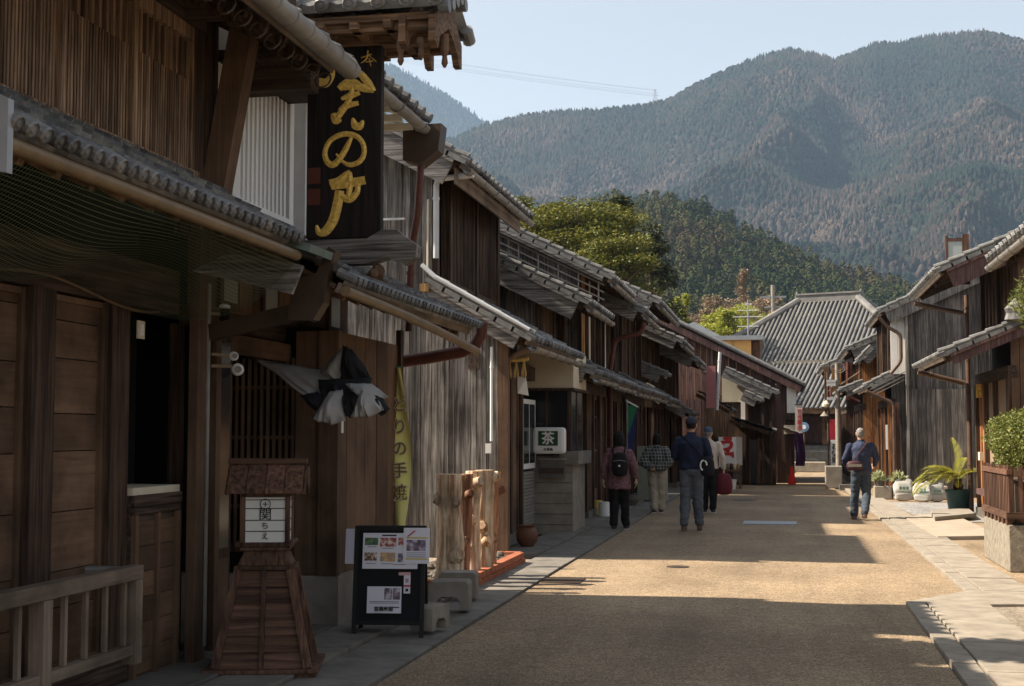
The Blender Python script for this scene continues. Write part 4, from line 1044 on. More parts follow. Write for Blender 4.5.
wf_ = MB().box(-3.72, -3.66, 19.35, 20.40, 1.02, 2.05).build('window', M_white, A); MB().box(-3.659, -3.655, 19.43, 19.84, 1.1, 1.98).build('pane', M_glass, wf_); MB().box(-3.659, -3.655, 19.9, 20.32, 1.1, 1.98).build('pane', M_glass, wf_)
m = MB()
for i in range(16): m.tube([(-3.70, 19.35, .2 + i * .05), (-3.70, 20.4, .2 + i * .05)], .03, 6)
m.build('corrugated_panel', M_gutl, A)
# white sheet-metal verge roll over the pent roof
m = MB(); a = PY(430, 268, 16.33); b = PY(560, 336, 16.33); 
m.tube([(-4.38, 16.33, 3.66), (-4.2, 16.32, 3.50), (-3.0, 16.32, 2.82)], [.03, .03, .024], 10); m.build('verge_flashing', M_pipew, A)
pipe(A, [(-3.72, 16.35, 4.78), (-4.22, 16.42, 4.76), (-4.22, 16.42, 3.75)], .038, M_pipew)
pipe(A, [(-4.32, 16.40, 4.5), (-4.32, 16.40, 3.62)], .014, M_cream, 'conduit')
m = MB(); m.box(-4.40, -4.28, 16.30, 16.42, 3.32, 3.42); m.build('beam_end', W_gold, A)
pipe(A, [(-3.50, 16.42, 2.62), (-3.50, 16.42, 1.45)], .018, M_white, 'conduit')
b = MB().box(-3.57, -3.50, 16.38, 16.44, 1.30, 1.42).build('meter_box', M_white, A)
pipe(A, [(-3.02, 16.55, 2.62), (-3.40, 16.6, 2.45), (-3.40, 16.6, .05)], .04, M_pipebr)
m = MB(); m.box(-5.6, -4.62, 16.38, 16.41, 4.25, 4.275); m.build('cable', M_pipew, A)
# things hanging at the door of the grey house
o = MB(); o.hexa([(-3.30, 17.1, 2.06), (-3.16, 17.12, 2.03), (-3.16, 17.125, 2.03), (-3.30, 17.105, 2.06), (-3.31, 17.13, 2.28), (-3.19, 17.10, 2.26), (-3.19, 17.105, 2.26), (-3.31, 17.135, 2.28)])
o = recenter(o.build('paper_notice', M_white)); tag(o, 'white paper notice hanging from the straw ornament beam', 'notice')
so_ = thing('straw_ornament', 'golden straw rope ornament with tassels hanging above the wooden door', 'ornament', (-3.3, 17.0, 2.3))
m = MB(); m.tube([(-3.42 + i * .04, 17.0, 2.5 - .012 * math.sin(i * .52)) for i in range(8)], .03, 8); m.build('rope', M_straw, so_)
for x_ in (-3.39, -3.30, -3.20):
    m = MB()
    for k in range(14): a_ = k * .9; m.tube([(x_, 17.0, 2.49), (x_ + .035 * math.cos(a_), 17 + .03 * math.sin(a_), 2.28 + .03 * math.sin(k * 3))], [.006, .004], 4)
    m.build('tassel', M_straw, so_)
# corner booth
BT = thing('ticket_booth', 'small concrete corner booth with dark window, cream fascia and counter shelf', 'booth', (-3.4, 21.0, 0))
def bb(x0, x1, y0, y1, z0, z1, m_, n_, par=None): return MB().box(x0, x1, y0, y1, z0, z1).build(n_, m_, par or BT)
b0 = bb(-3.95, -3.10, 20.5, 21.8, .0, 1.07, M_conc, 'wall')
m = MB()
for i in range(6): m.box(-3.951, -3.099, 20.494, 20.4995, .16 * i + .15, .16 * i + .158)
m.build('tile_joint', M_concd, BT)
bb(-3.30, -3.00, 20.42, 21.85, 1.071, 1.27, M_pave, 'counter_shelf'); bb(-3.95, -3.301, 20.46, 21.8, 1.071, 1.20, M_pave, 'window_sill')
bb(-3.58, -3.20, 20.36, 20.455, .86, 1.14, M_concd, 'letter_box'); bb(-3.56, -3.22, 20.345, 20.358, .94, 1.02, M_gutd, 'letter_flap'); bb(-3.6, -3.18, 20.34, 20.454, 1.141, 1.165, M_gutl, 'letter_lid')
bb(-3.88, -3.22, 20.62, 21.7, 1.271, 2.2, M_black, 'interior')
for (a_, b_) in ((-3.95, -3.90), (-3.18, -3.12), (-3.52, -3.49)): bb(a_, b_, 20.5, 20.56, 1.201 if b_ < -3.3 else 1.271, 2.2, W_dark, 'window_frame')
bb(-3.90, -3.18, 20.52, 20.535, 1.28, 2.2, M_glass, 'pane'); bb(-3.14, -3.13, 20.56, 21.7, 1.271, 2.2, M_glass, 'pane'); bb(-3.15, -3.12, 21.1, 21.15, 1.271, 2.2, W_dark, 'window_frame')
bb(-3.90, -3.56, 20.50, 20.519, 1.68, 1.71, W_dark, 'window_bar')
m = MB(); slats(m, 'y', 20.6, -3.46, -3.2, 1.5, 2.1, .06, .02, .01, -1); m.build('inner_blind', M_gutl, BT)
bb(-3.97, -3.08, 20.46, 21.85, 2.24, 2.80, M_cream, 'fascia'); bb(-3.99, -3.06, 20.44, 21.87, 2.2, 2.239, W_dark, 'fascia_trim')
ch = thing('tea_sign', 'white rounded box sign with a green square and tea character on the corner booth', 'sign', (-3.42, 20.3, 1.24))
s_ = MB(); s_.box(-3.665, -3.165, 20.14, 20.33, 1.235, 1.635); s_.build('box', M_white, ch, bevel=.05)
M_green = flat('sign_green', (.02, .075, .035), .4); gs = MB().box(-3.57, -3.27, 20.132, 20.139, 1.36, 1.58).build('green_square', M_green, ch)
text_obj('茶', .20, M_white, ch, (-3.42, 20.129, 1.46), name='lettering', bold=.004); text_obj('お茶処', .05, M_ink, ch, (-3.42, 20.136, 1.30), name='lettering', bold=.001)
pt = thing('clay_pot', 'round brown clay pot at the foot of the grey house doorway', 'pot', (-3.25, 17.7, .05))
MB().lathe((-3.30, 17.75, .05), [(.08, 0), (.14, .08), (.15, .17), (.11, .24), (.09, .25), (.11, .28)], 18).build('body', plain('clay', (.14, .06, .035), .6), pt, smooth=True)

HL = []
def house(*a, **k):
    o, P = machiya(*a, **k); HL.append(o); return o, P
def rb(y0, y1, kinds, mats, n):
    return [(y0 + (y1 - y0) * i / n, y0 + (y1 - y0) * (i + 1) / n, kinds[i % len(kinds)], mats[i % len(mats)]) for i in range(n)]
# low house just past the booth
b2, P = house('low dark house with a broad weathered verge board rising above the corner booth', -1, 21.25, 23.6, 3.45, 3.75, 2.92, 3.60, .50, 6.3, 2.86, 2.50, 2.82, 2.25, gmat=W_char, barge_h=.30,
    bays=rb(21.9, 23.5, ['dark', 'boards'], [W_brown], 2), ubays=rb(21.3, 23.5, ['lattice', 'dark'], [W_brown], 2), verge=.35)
# taller one with ladder rail under its verge
b3, P = house('taller grey planked house with a slatted rail running beneath its verge', -1, 23.7, 26.6, 3.4, 3.5, 2.85, 4.27, .50, 6.3, 2.84, 2.48, 2.85, 2.25, gmat=W_gray, tile=T_light,
    bays=rb(23.8, 26.5, ['lattice', 'door', 'boards'], [W_brown, W_maroon, W_brown], 3), ubays=rb(23.8, 26.5, ['boards', 'plaster', 'dark'], [W_gold, M_cream], 3), verge=.3, barge_h=.07)
m = MB()
for k in (0, 1, 2):
    m.beam((-3.0, 23.62, 4.16 - .13 * k), (-6.2, 23.62, 5.76 - .13 * k), .02, .025)
for i in range(9): x_ = -3.1 - i * .36; z_ = 4.16 + .5 * (-3.0 - x_); m.box(x_ - .012, x_ + .012, 23.60, 23.64, z_ - .34, z_ + .04)
m.build('verge_rail', M_gutl, b3)
bw_ = MB().box(-4.5, -4.36, 23.60, 23.70, 4.28, 4.50).build('vent', M_black, b3)
b4, P = house('narrow house with white wall strip and red-brown downpipe on its upper floor', -1, 27.0, 28.9, 3.35, 3.5, 2.6, 3.95, .48, 6.2, 2.82, 2.45, 2.8, 2.2, gmat=W_dark, tile=T_light,
    bays=rb(27.05, 28.8, ['dark', 'lattice'], [W_brown], 2), ubays=rb(27.05, 28.8, ['plaster', 'dark'], [M_plaster], 2), coarse=False)
pipe(b4, [(-2.62, 26.85, 3.75), (-2.64, 26.85, 3.55), (-3.2, 26.85, 3.42), (-3.3, 26.85, 2.8), (-3.3, 26.85, .1)], .05, M_pipered)
b5, P = house('long house with deep tiled eaves standing tallest in the left row', -1, 29.2, 33.6, 3.3, 3.4, 2.5, 4.35, .48, 6.2, 2.8, 2.45, 2.8, 2.2, gmat=W_char, tile=T_light,
    bays=rb(29.3, 33.5, ['dark', 'boards', 'lattice', 'door'], [W_brown, W_char, W_maroon], 4), ubays=rb(29.3, 33.5, ['lattice', 'boards', 'dark'], [W_brown], 3), coarse=True)
b6, P = house('brown planked house with a mossy lean-to roof on its gable', -1, 34.4, 37.6, 3.2, 3.3, 2.38, 3.85, .45, 6.2, 2.75, 2.4, 2.75, 2.2, gmat=W_brown, tile=T_gray,
    bays=rb(34.5, 37.5, ['boards', 'dark', 'door'], [W_maroon], 3), ubays=rb(34.5, 37.5, ['boards', 'dark'], [W_brown], 2), coarse=True)
roof_half(b6, -1, 33.75, 34.4, 2.75, 3.0, 3.6, 3.35, T_light, True, name='lean_to_roof')
b7, P = house('small house with vertical dusky pink hanging and white downpipe near the street bend', -1, 38.0, 40.6, 2.9, 3.0, 2.2, 3.55, .45, 6.0, 2.4, 2.1, 2.45, 2.0, gmat=W_dark, tile=T_gray,
    bays=rb(38.1, 40.5, ['door', 'dark'], [W_maroon], 2), ubays=rb(38.1, 40.5, ['dark', 'lattice'], [W_brown], 2), coarse=True)
M_pink = flat('pink_cloth', (.36, .15, .15), .8)
q0 = PY(706, 366, 37.7); q1 = PY(716, 408, 37.7)
o = MB().box(q0.x, q1.x, 37.68, 37.70, q1.z, q0.z).build('hanging_banner', M_pink); recenter(o); tag(o, 'long dusky pink cloth banner hanging from the upper floor', 'banner')
pipe(b7, [PY(720, 352, 37.8), PY(717, 410, 37.8)], .045, M_pipew)
# corner group with white walls, projecting as the street bends
cpX = lambda px, py, Y: (PY(px, py, Y).x, PY(px, py, Y).z)
CG = thing('town_house', 'small white-walled house with stepped tiled roofs in front of the big brown gable', 'house', (-1.6, 41.2, 0), 0, 'old wooden town houses along the street')
Yc = 40.9
def cb(px0, px1, py0, py1, Y, d, m_, n_, par=None):
    a = PY(px0, py1, Y); b = PY(px1, py0, Y); return MB().box(a.x, b.x, Y, Y + d, max(0, a.z), b.z).build(n_, m_, par or CG)
cb(705, 775, 395, 484, Yc + .3, .8, W_dark, 'wall'); cb(722, 745, 376, 402, Yc + .2, .2, M_cream, 'plaster_panel'); cb(741, 748, 400, 427, Yc + .15, .1, M_plaster, 'plaster_panel')
cb(733, 742, 437, 465, Yc + .12, .1, M_plaster, 'plaster_panel'); cb(733, 742, 465, 482, Yc + .12, .1, M_concd, 'plinth')
d = cb(748, 758, 440, 483, Yc + .14, .05, M_glass, 'door'); cb(748, 750, 438, 484, Yc + .1, .04, W_red, 'frame', d); cb(757, 760, 438, 484, Yc + .1, .04, W_red, 'frame', d)
for px in (746, 762, 770): cb(px, px + 2, 398, 484, Yc + .1, .1, W_dark, 'post')
roof_half(CG, -1, Yc - .4, Yc + 1.1, .05, 2.72, 1.55, 3.45, T_light, True, name='roof', verge=True)
roof_half(CG, -1, Yc - .45, Yc + 1.1, .5, 2.5, 1.0, 2.75, T_light, True, name='canopy', verge=True)
roof_half(CG, -1, Yc - .5, Yc + 1.0, .15, 1.62, 1.4, 2.0, T_dark, True, name='pent_roof', verge=False)
roof_half(CG, -1, Yc - 1.4, Yc - .6, 1.3, 2.2, 2.3, 2.75, T_dark, True, name='side_canopy', verge=False)
b8 = thing('town_house', 'large dark red-brown planked house with a wide gable closing the street on the left', 'house', (-2, 45, 0), 0, 'old wooden town houses along the street')
Yf = 42.6
e1, e2 = cpX(803, 385, Yf), cpX(708, 338, Yf); sl_ = (e2[1] - e1[1]) / (e1[0] - e2[0])
topf = lambda x: e1[1] + (e1[0] - x) * sl_ - .18
m = MB(); boards(m, 'y', Yf + .4, -7.0, e1[0] - .28, 0, topf, .22); m.build('gable_wall', W_maroon, b8)
m = MB(); m.box(-7, e1[0] - .35, Yf + .42, Yf + 6, 0, 2.6); m.build('wall', M_black, b8)
for (px, a, b_) in ((765, 395, 484), (783, 388, 484), (742, 360, 484)):
    x_ = PY(px, 400, Yf).x; MB().box(x_ - .06, x_ + .06, Yf + .3, Yf + .38, 0, topf(x_) - .02).build('post', W_dark, b8)
def fb_(px0, px1, py0, py1, d, m_, n_):
    a = PY(px0, py1, Yf + .3); b = PY(px1, py0, Yf + .3); return MB().box(a.x, b.x, Yf + .3 - d, Yf + .35, max(0, a.z), b.z).build(n_, m_, b8)
fb_(787, 796, 386, 413, .02, M_plaster, 'plaster_panel'); fb_(786, 800, 413, 420, .05, W_dark, 'beam'); fb_(784, 797, 425, 434, .02, M_cream, 'plaster_panel')
fb_(759, 778, 470, 472, .05, W_dark, 'rail'); fb_(759, 778, 474.5, 476, .05, W_dark, 'rail'); fb_(759, 776, 455, 484, .01, W_redX, 'lower_panel')
for px in (762, 769, 776): fb_(px, px + 1.5, 455, 484, .06, W_dark, 'rail_post')
P_ = lambda x, y, z: Vector((x, y, z))
xe, ze = e1; xt = -4.5; zt = ze + (xe - xt) * sl_; V = (P_(xt, 0, zt) - P_(xe, 0, ze)); Lv = V.length; V.normalize()
N_ = Vector((-V.z * (1 if V.x > 0 else -1), 0, abs(V.x)))
mm = MB(); tile_sheet(mm, P_(xe, Yf, ze), (0, 1, 0), 6, V, Lv, N_, .3, .3, True, True); mm.build('roof', T_light, b8)
mm = MB(); mm.beam(P_(xe, Yf, ze) - N_ * .16, P_(xt, Yf, zt) - N_ * .16, .05, .2, up=N_); mm.build('barge_board', W_maroon, b8)
mm = MB(); mm.tube([P_(xe, Yf, ze) + N_ * .05, P_(xt, Yf, zt) + N_ * .05], .07, 8); mm.build('verge_tile', T_light, b8)
mm = MB(); a = P_(xe, Yf + .1, ze) - N_ * .1; b = P_(xt, Yf + .1, zt) - N_ * .1; mm.hexa([a, b, b + P_(0, 5.8, 0), a + P_(0, 5.8, 0), a + N_ * .03, b + N_ * .03, b + N_ * .03 + P_(0, 5.8, 0), a + N_ * .03 + P_(0, 5.8, 0)]); mm.build('soffit', W_dark, b8)
q = cpX(796, 436, Yf)
mm = MB(); Vp = Vector((-1, 0, .35)).normalized(); tile_sheet(mm, (q[0] + .05, Yf - .3, q[1] + .05), (0, 1, 0), 1.2, Vp, .55, Vector((.33, 0, .94)), .3, .3, True, False); mm.build('pent_roof', T_dark, b8)
# long narrow red and white banner on the gable corner
q0 = PY(795, 405, Yf - .2); q1 = PY(800, 436, Yf - .2)
vb = thing('hanging_banner', 'narrow vertical banner with red characters hanging at the corner of the brown house', 'banner', (q0.x, Yf - .2, q1.z))
MB().box(q0.x, q1.x + .08, Yf - .2, Yf - .18, q1.z, q0.z).build('cloth', flat('banner_pale', (.62, .55, .50), .8), vb)
MB().box(q0.x - .02, q1.x + .1, Yf - .21, Yf - .17, q0.z, q0.z + .02).build('rod', W_dark, vb)
M_redt = flat('banner_red', (.50, .05, .04), .8)
text_obj('日\n本\n料\n理' if False else '観\n光\n案\n内', .15, M_redt, vb, (q0.x + .13, Yf - .205, (q0.z + q1.z) / 2 + .02), name='lettering', bold=.004, spacing=1.1)
# ochre building and its neighbours behind
OB = thing('building', 'flat-roofed ochre building with its shaded side coloured brown rising behind the brown gable house', 'building', (-1.5, 58, 0))
a = PY(700, 400, 56); b = PY(751, 340, 56); c = PY(777, 345, 62)
MB().box(a.x - 1, b.x, 56, 62, 0, b.z).build('wall', M_orange, OB); MB().box(b.x + .001, b.x + .35, 56.3, 62, 0, b.z - .05).build('side_wall', W_red, OB)  # side wall coloured dark brown for the shade on that side
MB().box(a.x - 1.1, b.x + .5, 55.8, 62.2, b.z, b.z + .18).build('roof', M_metal, OB)
for px in (716, 733): x_ = PY(px, 350, 56).x; MB().box(x_ - .02, x_ + .02, 55.97, 55.999, 3, b.z - .05).build('joint', W_gold, OB)
# small roofs and tanks peeking over
SB = thing('house', 'grey metal roof with pipes peeking over the left row before the ochre building', 'house', (-4.0, 60, 0))
a = PY(690, 330, 60); b = PY(712, 345, 60); MB().box(a.x - 1.5, b.x + .6, 60, 64, 0, b.z + .1).build('wall', M_cream, SB)
MB().prism([(a.x - 1.9, 59.8, b.z + .1), (b.x + .9, 59.8, b.z + .1), ((a.x + b.x) / 2 - .3, 59.8, a.z + .35)], (0, 4.4, 0)).build('roof', M_metal, SB)

# stall in front of the corner group with red white banner
ST = thing('stall_banner', 'white banner with bold red characters standing on the left before the bend', 'banner', (-1.9, 38.0, 0))
a = PY(719, 467, 38.6); b = PY(736, 437, 38.6)
MB().box(a.x, b.x, 38.6, 38.62, a.z, b.z).build('cloth', M_white, ST); MB().tube([((a.x + b.x) / 2, 38.64, 0), ((a.x + b.x) / 2, 38.64, b.z + .15)], .02, 6).build('pole', W_dark, ST)
MB().box((a.x + b.x) / 2 - .2, (a.x + b.x) / 2 + .2, 38.5, 38.8, 0, .06).build('base', M_concd, ST)
text_obj('う\nま', .44, M_redt, ST, ((a.x + b.x) / 2, 38.59, (a.z + b.z) / 2), name='lettering', bold=.03, spacing=.9)
tb_ = thing('display_table', 'small wooden table with goods standing below the red and white banner', 'table', (-1.75, 38.3, 0))
a = PY(722, 484, 38.3); b = PY(741, 466, 38.3); MB().box(a.x, b.x, 38.2, 38.7, .48, .53).build('tabletop', W_brown, tb_)
for x_ in (a.x + .03, b.x - .03):
    for y_ in (38.23, 38.65): MB().box(x_ - .025, x_ + .025, y_ - .025, y_ + .025, 0, .479).build('leg', W_brown, tb_)
for i in range(5):
    x_ = a.x + .08 + i * (b.x - a.x - .16) / 4; o = MB().lathe((x_, 38.4, .531), [(.04, 0), (.06, .08), (.05, .13 + .03 * (i % 2)), (.02, .17)], 8).build('jar', [M_straw, M_conc, M_pipered, M_cream, W_gold][i]); recenter(o)
    tag(o, 'small jar of goods on the little display table', 'jar', 'jars on the display table')
for i, px in enumerate((727, 736)):
    q = G(px, 484); o = MB().lathe((q.x, 38.0, 0), [(.11, 0), (.14, .26), (.15, .27)], 12).build('bucket', M_white); recenter(o); tag(o, ['left', 'right'][i] + ' one of two white buckets below the display table', 'bucket', 'white buckets by the table')
# hanging pennant green and blue near the walkers
fl_ = thing('flag', 'green and blue triangular flag hanging by the shop front beside the first walking woman', 'flag', (-2.9, 24.0, 0))
a = PY(628, 405, 24); b = PY(637, 407, 24); c_ = PY(628, 436, 24); d_ = PY(628, 468, 24)
MB().prism([(a.x, 24, a.z), (b.x, 24, b.z), (c_.x, 24, c_.z)], (0, .01, 0)).build('green_cloth', flat('flag_green', (.02, .14, .06), .8), fl_)
MB().prism([(b.x, 24.012, b.z), (c_.x - .02, 24.012, c_.z + .03), (d_.x, 24.012, d_.z), (d_.x + .07, 24.012, d_.z)], (0, .01, 0)).build('blue_cloth', flat('flag_blue', (.02, .025, .10), .8), fl_)
MB().tube([(a.x - .02, 24.02, 0.05), (a.x - .02, 24.02, a.z + .1)], .015, 6).build('pole', M_gutl, fl_); MB().beam((a.x - .04, 24.02, a.z + .08), (b.x + .02, 24.02, b.z), .02, .02).build('crossbar', M_white, fl_)
for (px, py, mt, lb_) in ((597, 514, M_yel, 'yellow paint tin by the dark doorway'), (604, 516, M_white, 'white tin beside the yellow one at the doorway')):
    q = G(px, py, .05); o = MB().lathe((q.x, q.y, .05), [(.10, 0), (.10, .24), (.105, .25), (.09, .255)], 14).build('paint_tin', mt); recenter(o); tag(o, lb_, 'tin')
q = G(637, 505, .05)
wd = thing('water_tub', 'low grey basin standing on the pavement between the two walking women', 'basin', (q.x - .2, q.y, .05)); MB().lathe((q.x - .2, q.y, .05), [(.2, 0), (.27, .12), (.28, .22), (.25, .22), (.22, .1)], 18).build('bowl', M_concd, wd)
q = G(676, 497, .05); o = MB().box(q.x - .75, q.x - .1, 30.5, 30.9, .05, 1.25).build('utility_cabinet', plain('cabinet_green', (.25, .27, .21), .6)); recenter(o); tag(o, 'pale green cabinet standing on the left pavement behind the woman in plaid', 'cabinet')
# ------------------------------------------------------------------ right side
r0, P = machiya('nearest house on the right, only its tiled eave corner in view', 1, 9.0, 17.6, 4.3, 4.3, 2.62, 3.72, .45, 6.5, 0, 0, 0, 2.3, gmat=W_char, tile=T_light, bays=rb(9.2, 17.5, ['boards', 'lattice', 'door'], [W_brown], 4), gut=None) if False else (None, None)
def right_house(*a, **k): return machiya(*a, **k)
R0_, P = right_house('nearest right-hand house showing just the corner of its tiled eave', 1, 6.0, 17.3, 4.4, 4.41, 2.62, 3.70, .45, 6.8, 3.4, 2.4, 2.85, 2.2, gmat=W_char, tile=T_light, coarse=False,
    bays=rb(6.2, 17.2, ['boards', 'lattice', 'door'], [W_brown], 5), ubays=rb(6.1, 17.2, ['lattice', 'boards'], [W_brown], 4), verge=.2)
R1_, P = right_house('tall dark house on the right with pale verge tiles and a tiled pent roof', 1, 23.1, 26.9, 3.72, 3.86, 2.58, 4.20, .43, 6.8, 2.62, 2.82, 3.35, 2.45, gmat=W_brown, tile=T_light,
    bays=[(23.2, 24.6, 'plaster', M_tan), (24.6, 25.7, 'plaster', M_tan), (25.7, 26.8, 'boards', W_orange)], ubays=[(23.2, 24.9, 'boards', W_brown), (24.9, 26.8, 'boards', W_brown)], gut=None, barge=W_maroon, pbarge=W_maroon, barge_h=.3, verge=.22)
m = MB(); m.lathe((3.80, 22.9, 3.36), [(.02, 0), (.2, .02), (.17, .12), (.2, .2), (.1, .3), (.03, .38)], 10, (1, .5)); m.build('ridge_ornament', M_verge, R1_)
pipe(R1_, [(2.60, 27.0, 4.05), (3.50, 27.05, 3.85)], .05, M_pipebr); pipe(R1_, [(2.64, 27.0, 2.72), (3.50, 27.05, 2.5)], .05, M_pipebr)
pipe(R1_, [(3.58, 27.1, 4.2), (3.58, 27.1, .05)], .05, M_pipebr)
o_ = MB().box(3.60, 3.66, 26.0, 26.2, 1.05, 1.2).build('door_bell', M_cream, R1_); MB().box(3.59, 3.66, 26.0, 26.22, 2.2, 2.45).build('wall_lamp', M_gold, R1_)
m = MB(); m.box(3.5, 3.66, 23.2, 25.8, .45, .55); m.build('bench_ledge', W_maroon, R1_)
# roof top frame behind
rf_ = thing('roof_sign', 'brown framed pale panel standing above the right-hand roof', 'sign', (3.3, 26, 4.4))
a = PY(946, 275, 26); b = PY(962, 238, 26); c = PY(969, 234, 26)
MB().box(a.x, a.x + .05, 26, 26.05, 4.3, b.z + .05).build('post', W_red, rf_); MB().box(b.x, c.x, 26, 26.1, 4.3, c.z).build('post', W_red, rf_)
MB().box(a.x + .051, b.x - .001, 26.01, 26.03, a.z, b.z - .06).build('panel', M_wglass, rf_); MB().box(a.x + .051, b.x - .001, 26.0, 26.05, b.z - .059, b.z).build('frame', W_redX, rf_)
# dark plank house beyond the yard
q = PY(879, 312, 34.1); q2 = PY(866, 387, 34.1); q3 = PY(905, 368, 34.1)
R2_, P = right_house('black planked house on the right with a white plank panel', 1, 34.4, 38.2, 2.72, 2.73, q.x, q.z, .45, 5.6, q2.x, q2.z, q3.z - .12, 2.2, gmat=W_char, tile=T_light, coarse=False,
    bays=rb(34.5, 38.1, ['dark', 'boards', 'door'], [W_orange], 3), ubays=rb(34.5, 38.1, ['dark', 'boards'], [W_brown], 2), gut=None, barge=W_gray, barge_h=.3, verge=.3)
a = PY(891, 374, 34.35); b = PY(908, 324, 34.35)
m = MB(); boards(m, 'y', 34.38, a.x, b.x, a.z, lambda x: q.z + .45 * (x - q.x) - .2, .2, .03, -1); m.build('white_boards', M_plaster, R2_)
m = MB(); boards(m, 'y', 34.2, 3.12, 4.75, 0, 2.62, .19, .03, -1); m.build('lower_boards', W_char, R2_)
m = MB(); boards(m, 'y', 34.26, 3.12, 4.75, 2.61, lambda x: q.z + .45 * (x - q.x) - .25, .19, .03, -1); battens(m, 'y', 34.26, 3.12, 4.75, 2.61, 4.3, .4, -1); m.build('upper_boards', W_char, R2_)
MB().box(3.06, 3.115, 34.1, 34.4, 0, 4.4).build('corner_post', W_gray, R2_)
pipe(R2_, [(q.x - .02, 34.1, q.z - .1), (2.62, 34.15, q.z - .35), (2.95, 34.15, q.z - .55), (2.95, 34.15, 3.3), (2.7, 34.15, 3.0)], .045, M_pipebr)
for k in range(3): m = MB(); m.beam((q2.x + .1, 34.2, q2.z - .06 - .09 * k), (3.1, 34.2, q3.z - .06 - .09 * k), .02, .02); m.build('verge_rail', M_gutl, R2_)
MB().box(2.62, 2.70, 34.2, 34.28, 0, 2.3).build('door_post', W_orange, R2_); MB().box(2.80, 2.9, 34.2, 34.28, 0, 2.3).build('door_post', W_red, R2_)
MB().box(2.55, 2.60, 34.12, 34.14, 1.15, 1.75).build('paper_sign', M_white, R2_)
pipe(R2_, [(q2.x, 34.1, q2.z - .1), (2.5, 34.15, q2.z - .28), (2.75, 34.15, q2.z - .4), (2.75, 34.15, .1)], .045, M_pipebr)
q = PY(846, 350, 39.6); R3_, P = right_house('house with sunlit orange planks under a mossy verge on the right', 1, 39.8, 43.4, 2.35, 2.36, q.x, q.z, .42, 5.0, 1.75, 2.75, 3.0, 2.2, gmat=W_orange, tile=T_gray, coarse=True,
    bays=rb(39.9, 43.3, ['dark', 'boards'], [W_red], 3), ubays=rb(39.9, 43.3, ['boards', 'dark'], [W_orange], 2), gut=None, barge=W_grayX, barge_h=.3, verge=.35)
roof_half(R3_, 1, 39.2, 40.0, PY(858, 362, 39.4).x, PY(858, 362, 39.4).z, 2.6, PY(888, 347, 39.4).z, T_gray, True, name='lean_to_roof', verge=True)
q = PY(822, 368, 45); R4_, P = right_house('last narrow house on the right with pipes and red fittings on its front', 1, 45, 49, 2.2, 2.21, q.x, q.z, .42, 5.0, 1.6, 2.9, 3.2, 2.2, gmat=W_red, tile=T_gray, coarse=True,
    bays=rb(45.1, 48.9, ['boards', 'dark'], [W_red], 3), ubays=rb(45.1, 48.9, ['boards', 'dark'], [W_brown], 2), gut=None, verge=.3)
for (x0, x1, y0, y1, mt) in ((832, 841, 368, 395, W_orange), (846, 852, 362, 400, M_pipered), (825, 829, 366, 430, W_brown), (826, 831, 380, 398, M_pink)):
    a = PY(x0, y1, 44.6); b = PY(x1, y0, 44.6); MB().box(a.x, b.x, 44.55, 44.65, a.z, b.z).build('front_panel', mt, R4_)
pipe(R4_, [PY(848, 362, 44.4), PY(848, 396, 44.4), PY(862, 404, 44.4), PY(866, 402, 44.4)], .06, M_pipered)
# utility pole with cable coils
UP = thing('utility_pole', 'slim pale utility pole with coiled cables standing before the last right houses', 'pole', (1.62, 40.5, 0))
a = G(838, 487); x_ = PY(838, 420, 40).x
m = MB(); m.tube([(x_, 40, 0), (x_, 40, 3.55)], [.085, .065], 12); m.build('pole', M_conc, UP, smooth=True)
for (r_, z_) in ((.20, 3.42), (.16, 3.45)):
    m = MB(); m.tube([(x_ + .02 + r_ * math.cos(t * math.pi / 10), 39.93 - r_ * .1, z_ + r_ * .75 * math.sin(t * math.pi / 10)) for t in range(21)], .009, 6, cap=False); m.build('cable_coil', M_gutl, UP)
m = MB(); m.tube([(x_ - .25, 39.95, 2.75), (x_ + .1, 39.95, 2.95), (x_ + .7, 39.9, 3.35), (x_ + 1.0, 39.85, 3.45)], .02, 6); m.build('cable', M_gut, UP)
for z_ in (2.5, 3.0, 2.9): m = MB(); m.box(x_ - .3, x_ - .05, 39.9, 40.0, z_, z_ + .08); m.build('cross_bracket', M_pipew, UP)
ls = thing('street_lamp', 'thin post with a white shade lamp next to the utility pole', 'lamp', (1.3, 41, 0))
x2 = PY(828, 420, 41).x; MB().tube([(x2, 41, 0), (x2, 41, 3.35)], .025, 8).build('post', M_pipebr, ls); MB().lathe((x2 - .1, 41, 2.05), [(.13, 0), (.11, .02), (.04, .10), (.02, .14)], 14).build('lamp_shade', M_conc, ls)
MB().lathe((x2 - .05, 40.95, 2.28), [(.02, 0), (.11, .05), (.12, .12), (.06, .2), (.01, .23)], 12).build('upper_lamp', M_cream, ls)
sb = thing('shop_flag', 'small red and white vertical banner on the lamp post at the right', 'banner', (x2 + .2, 40.9, 1.0))
MB().box(x2 + .06, x2 + .30, 40.9, 40.92, .55, 1.35).build('lower_cloth', M_white, sb); MB().box(x2 + .04, x2 + .28, 40.9, 40.92, 1.36, 1.95).build('upper_cloth', M_rp, sb)
text_obj('お\n休\n処', .2, M_ink, sb, (x2 + .18, 40.89, .95), name='lettering', bold=.004)
q = G(832, 488); o = MB().box(q.x - .18, q.x + .28, q.y - .2, q.y + .3, 0, .62).build('stone_block', M_conc, bevel=.02); recenter(o); tag(o, 'pale square stone block at the foot of the pole', 'block')
q = G(843, 489); o = MB().box(q.x - .1, q.x + .55, q.y - .2, q.y + .2, 0, .12).build('dark_plinth', M_concd); recenter(o); tag(o, 'low dark slab beside the pale stone block', 'slab')

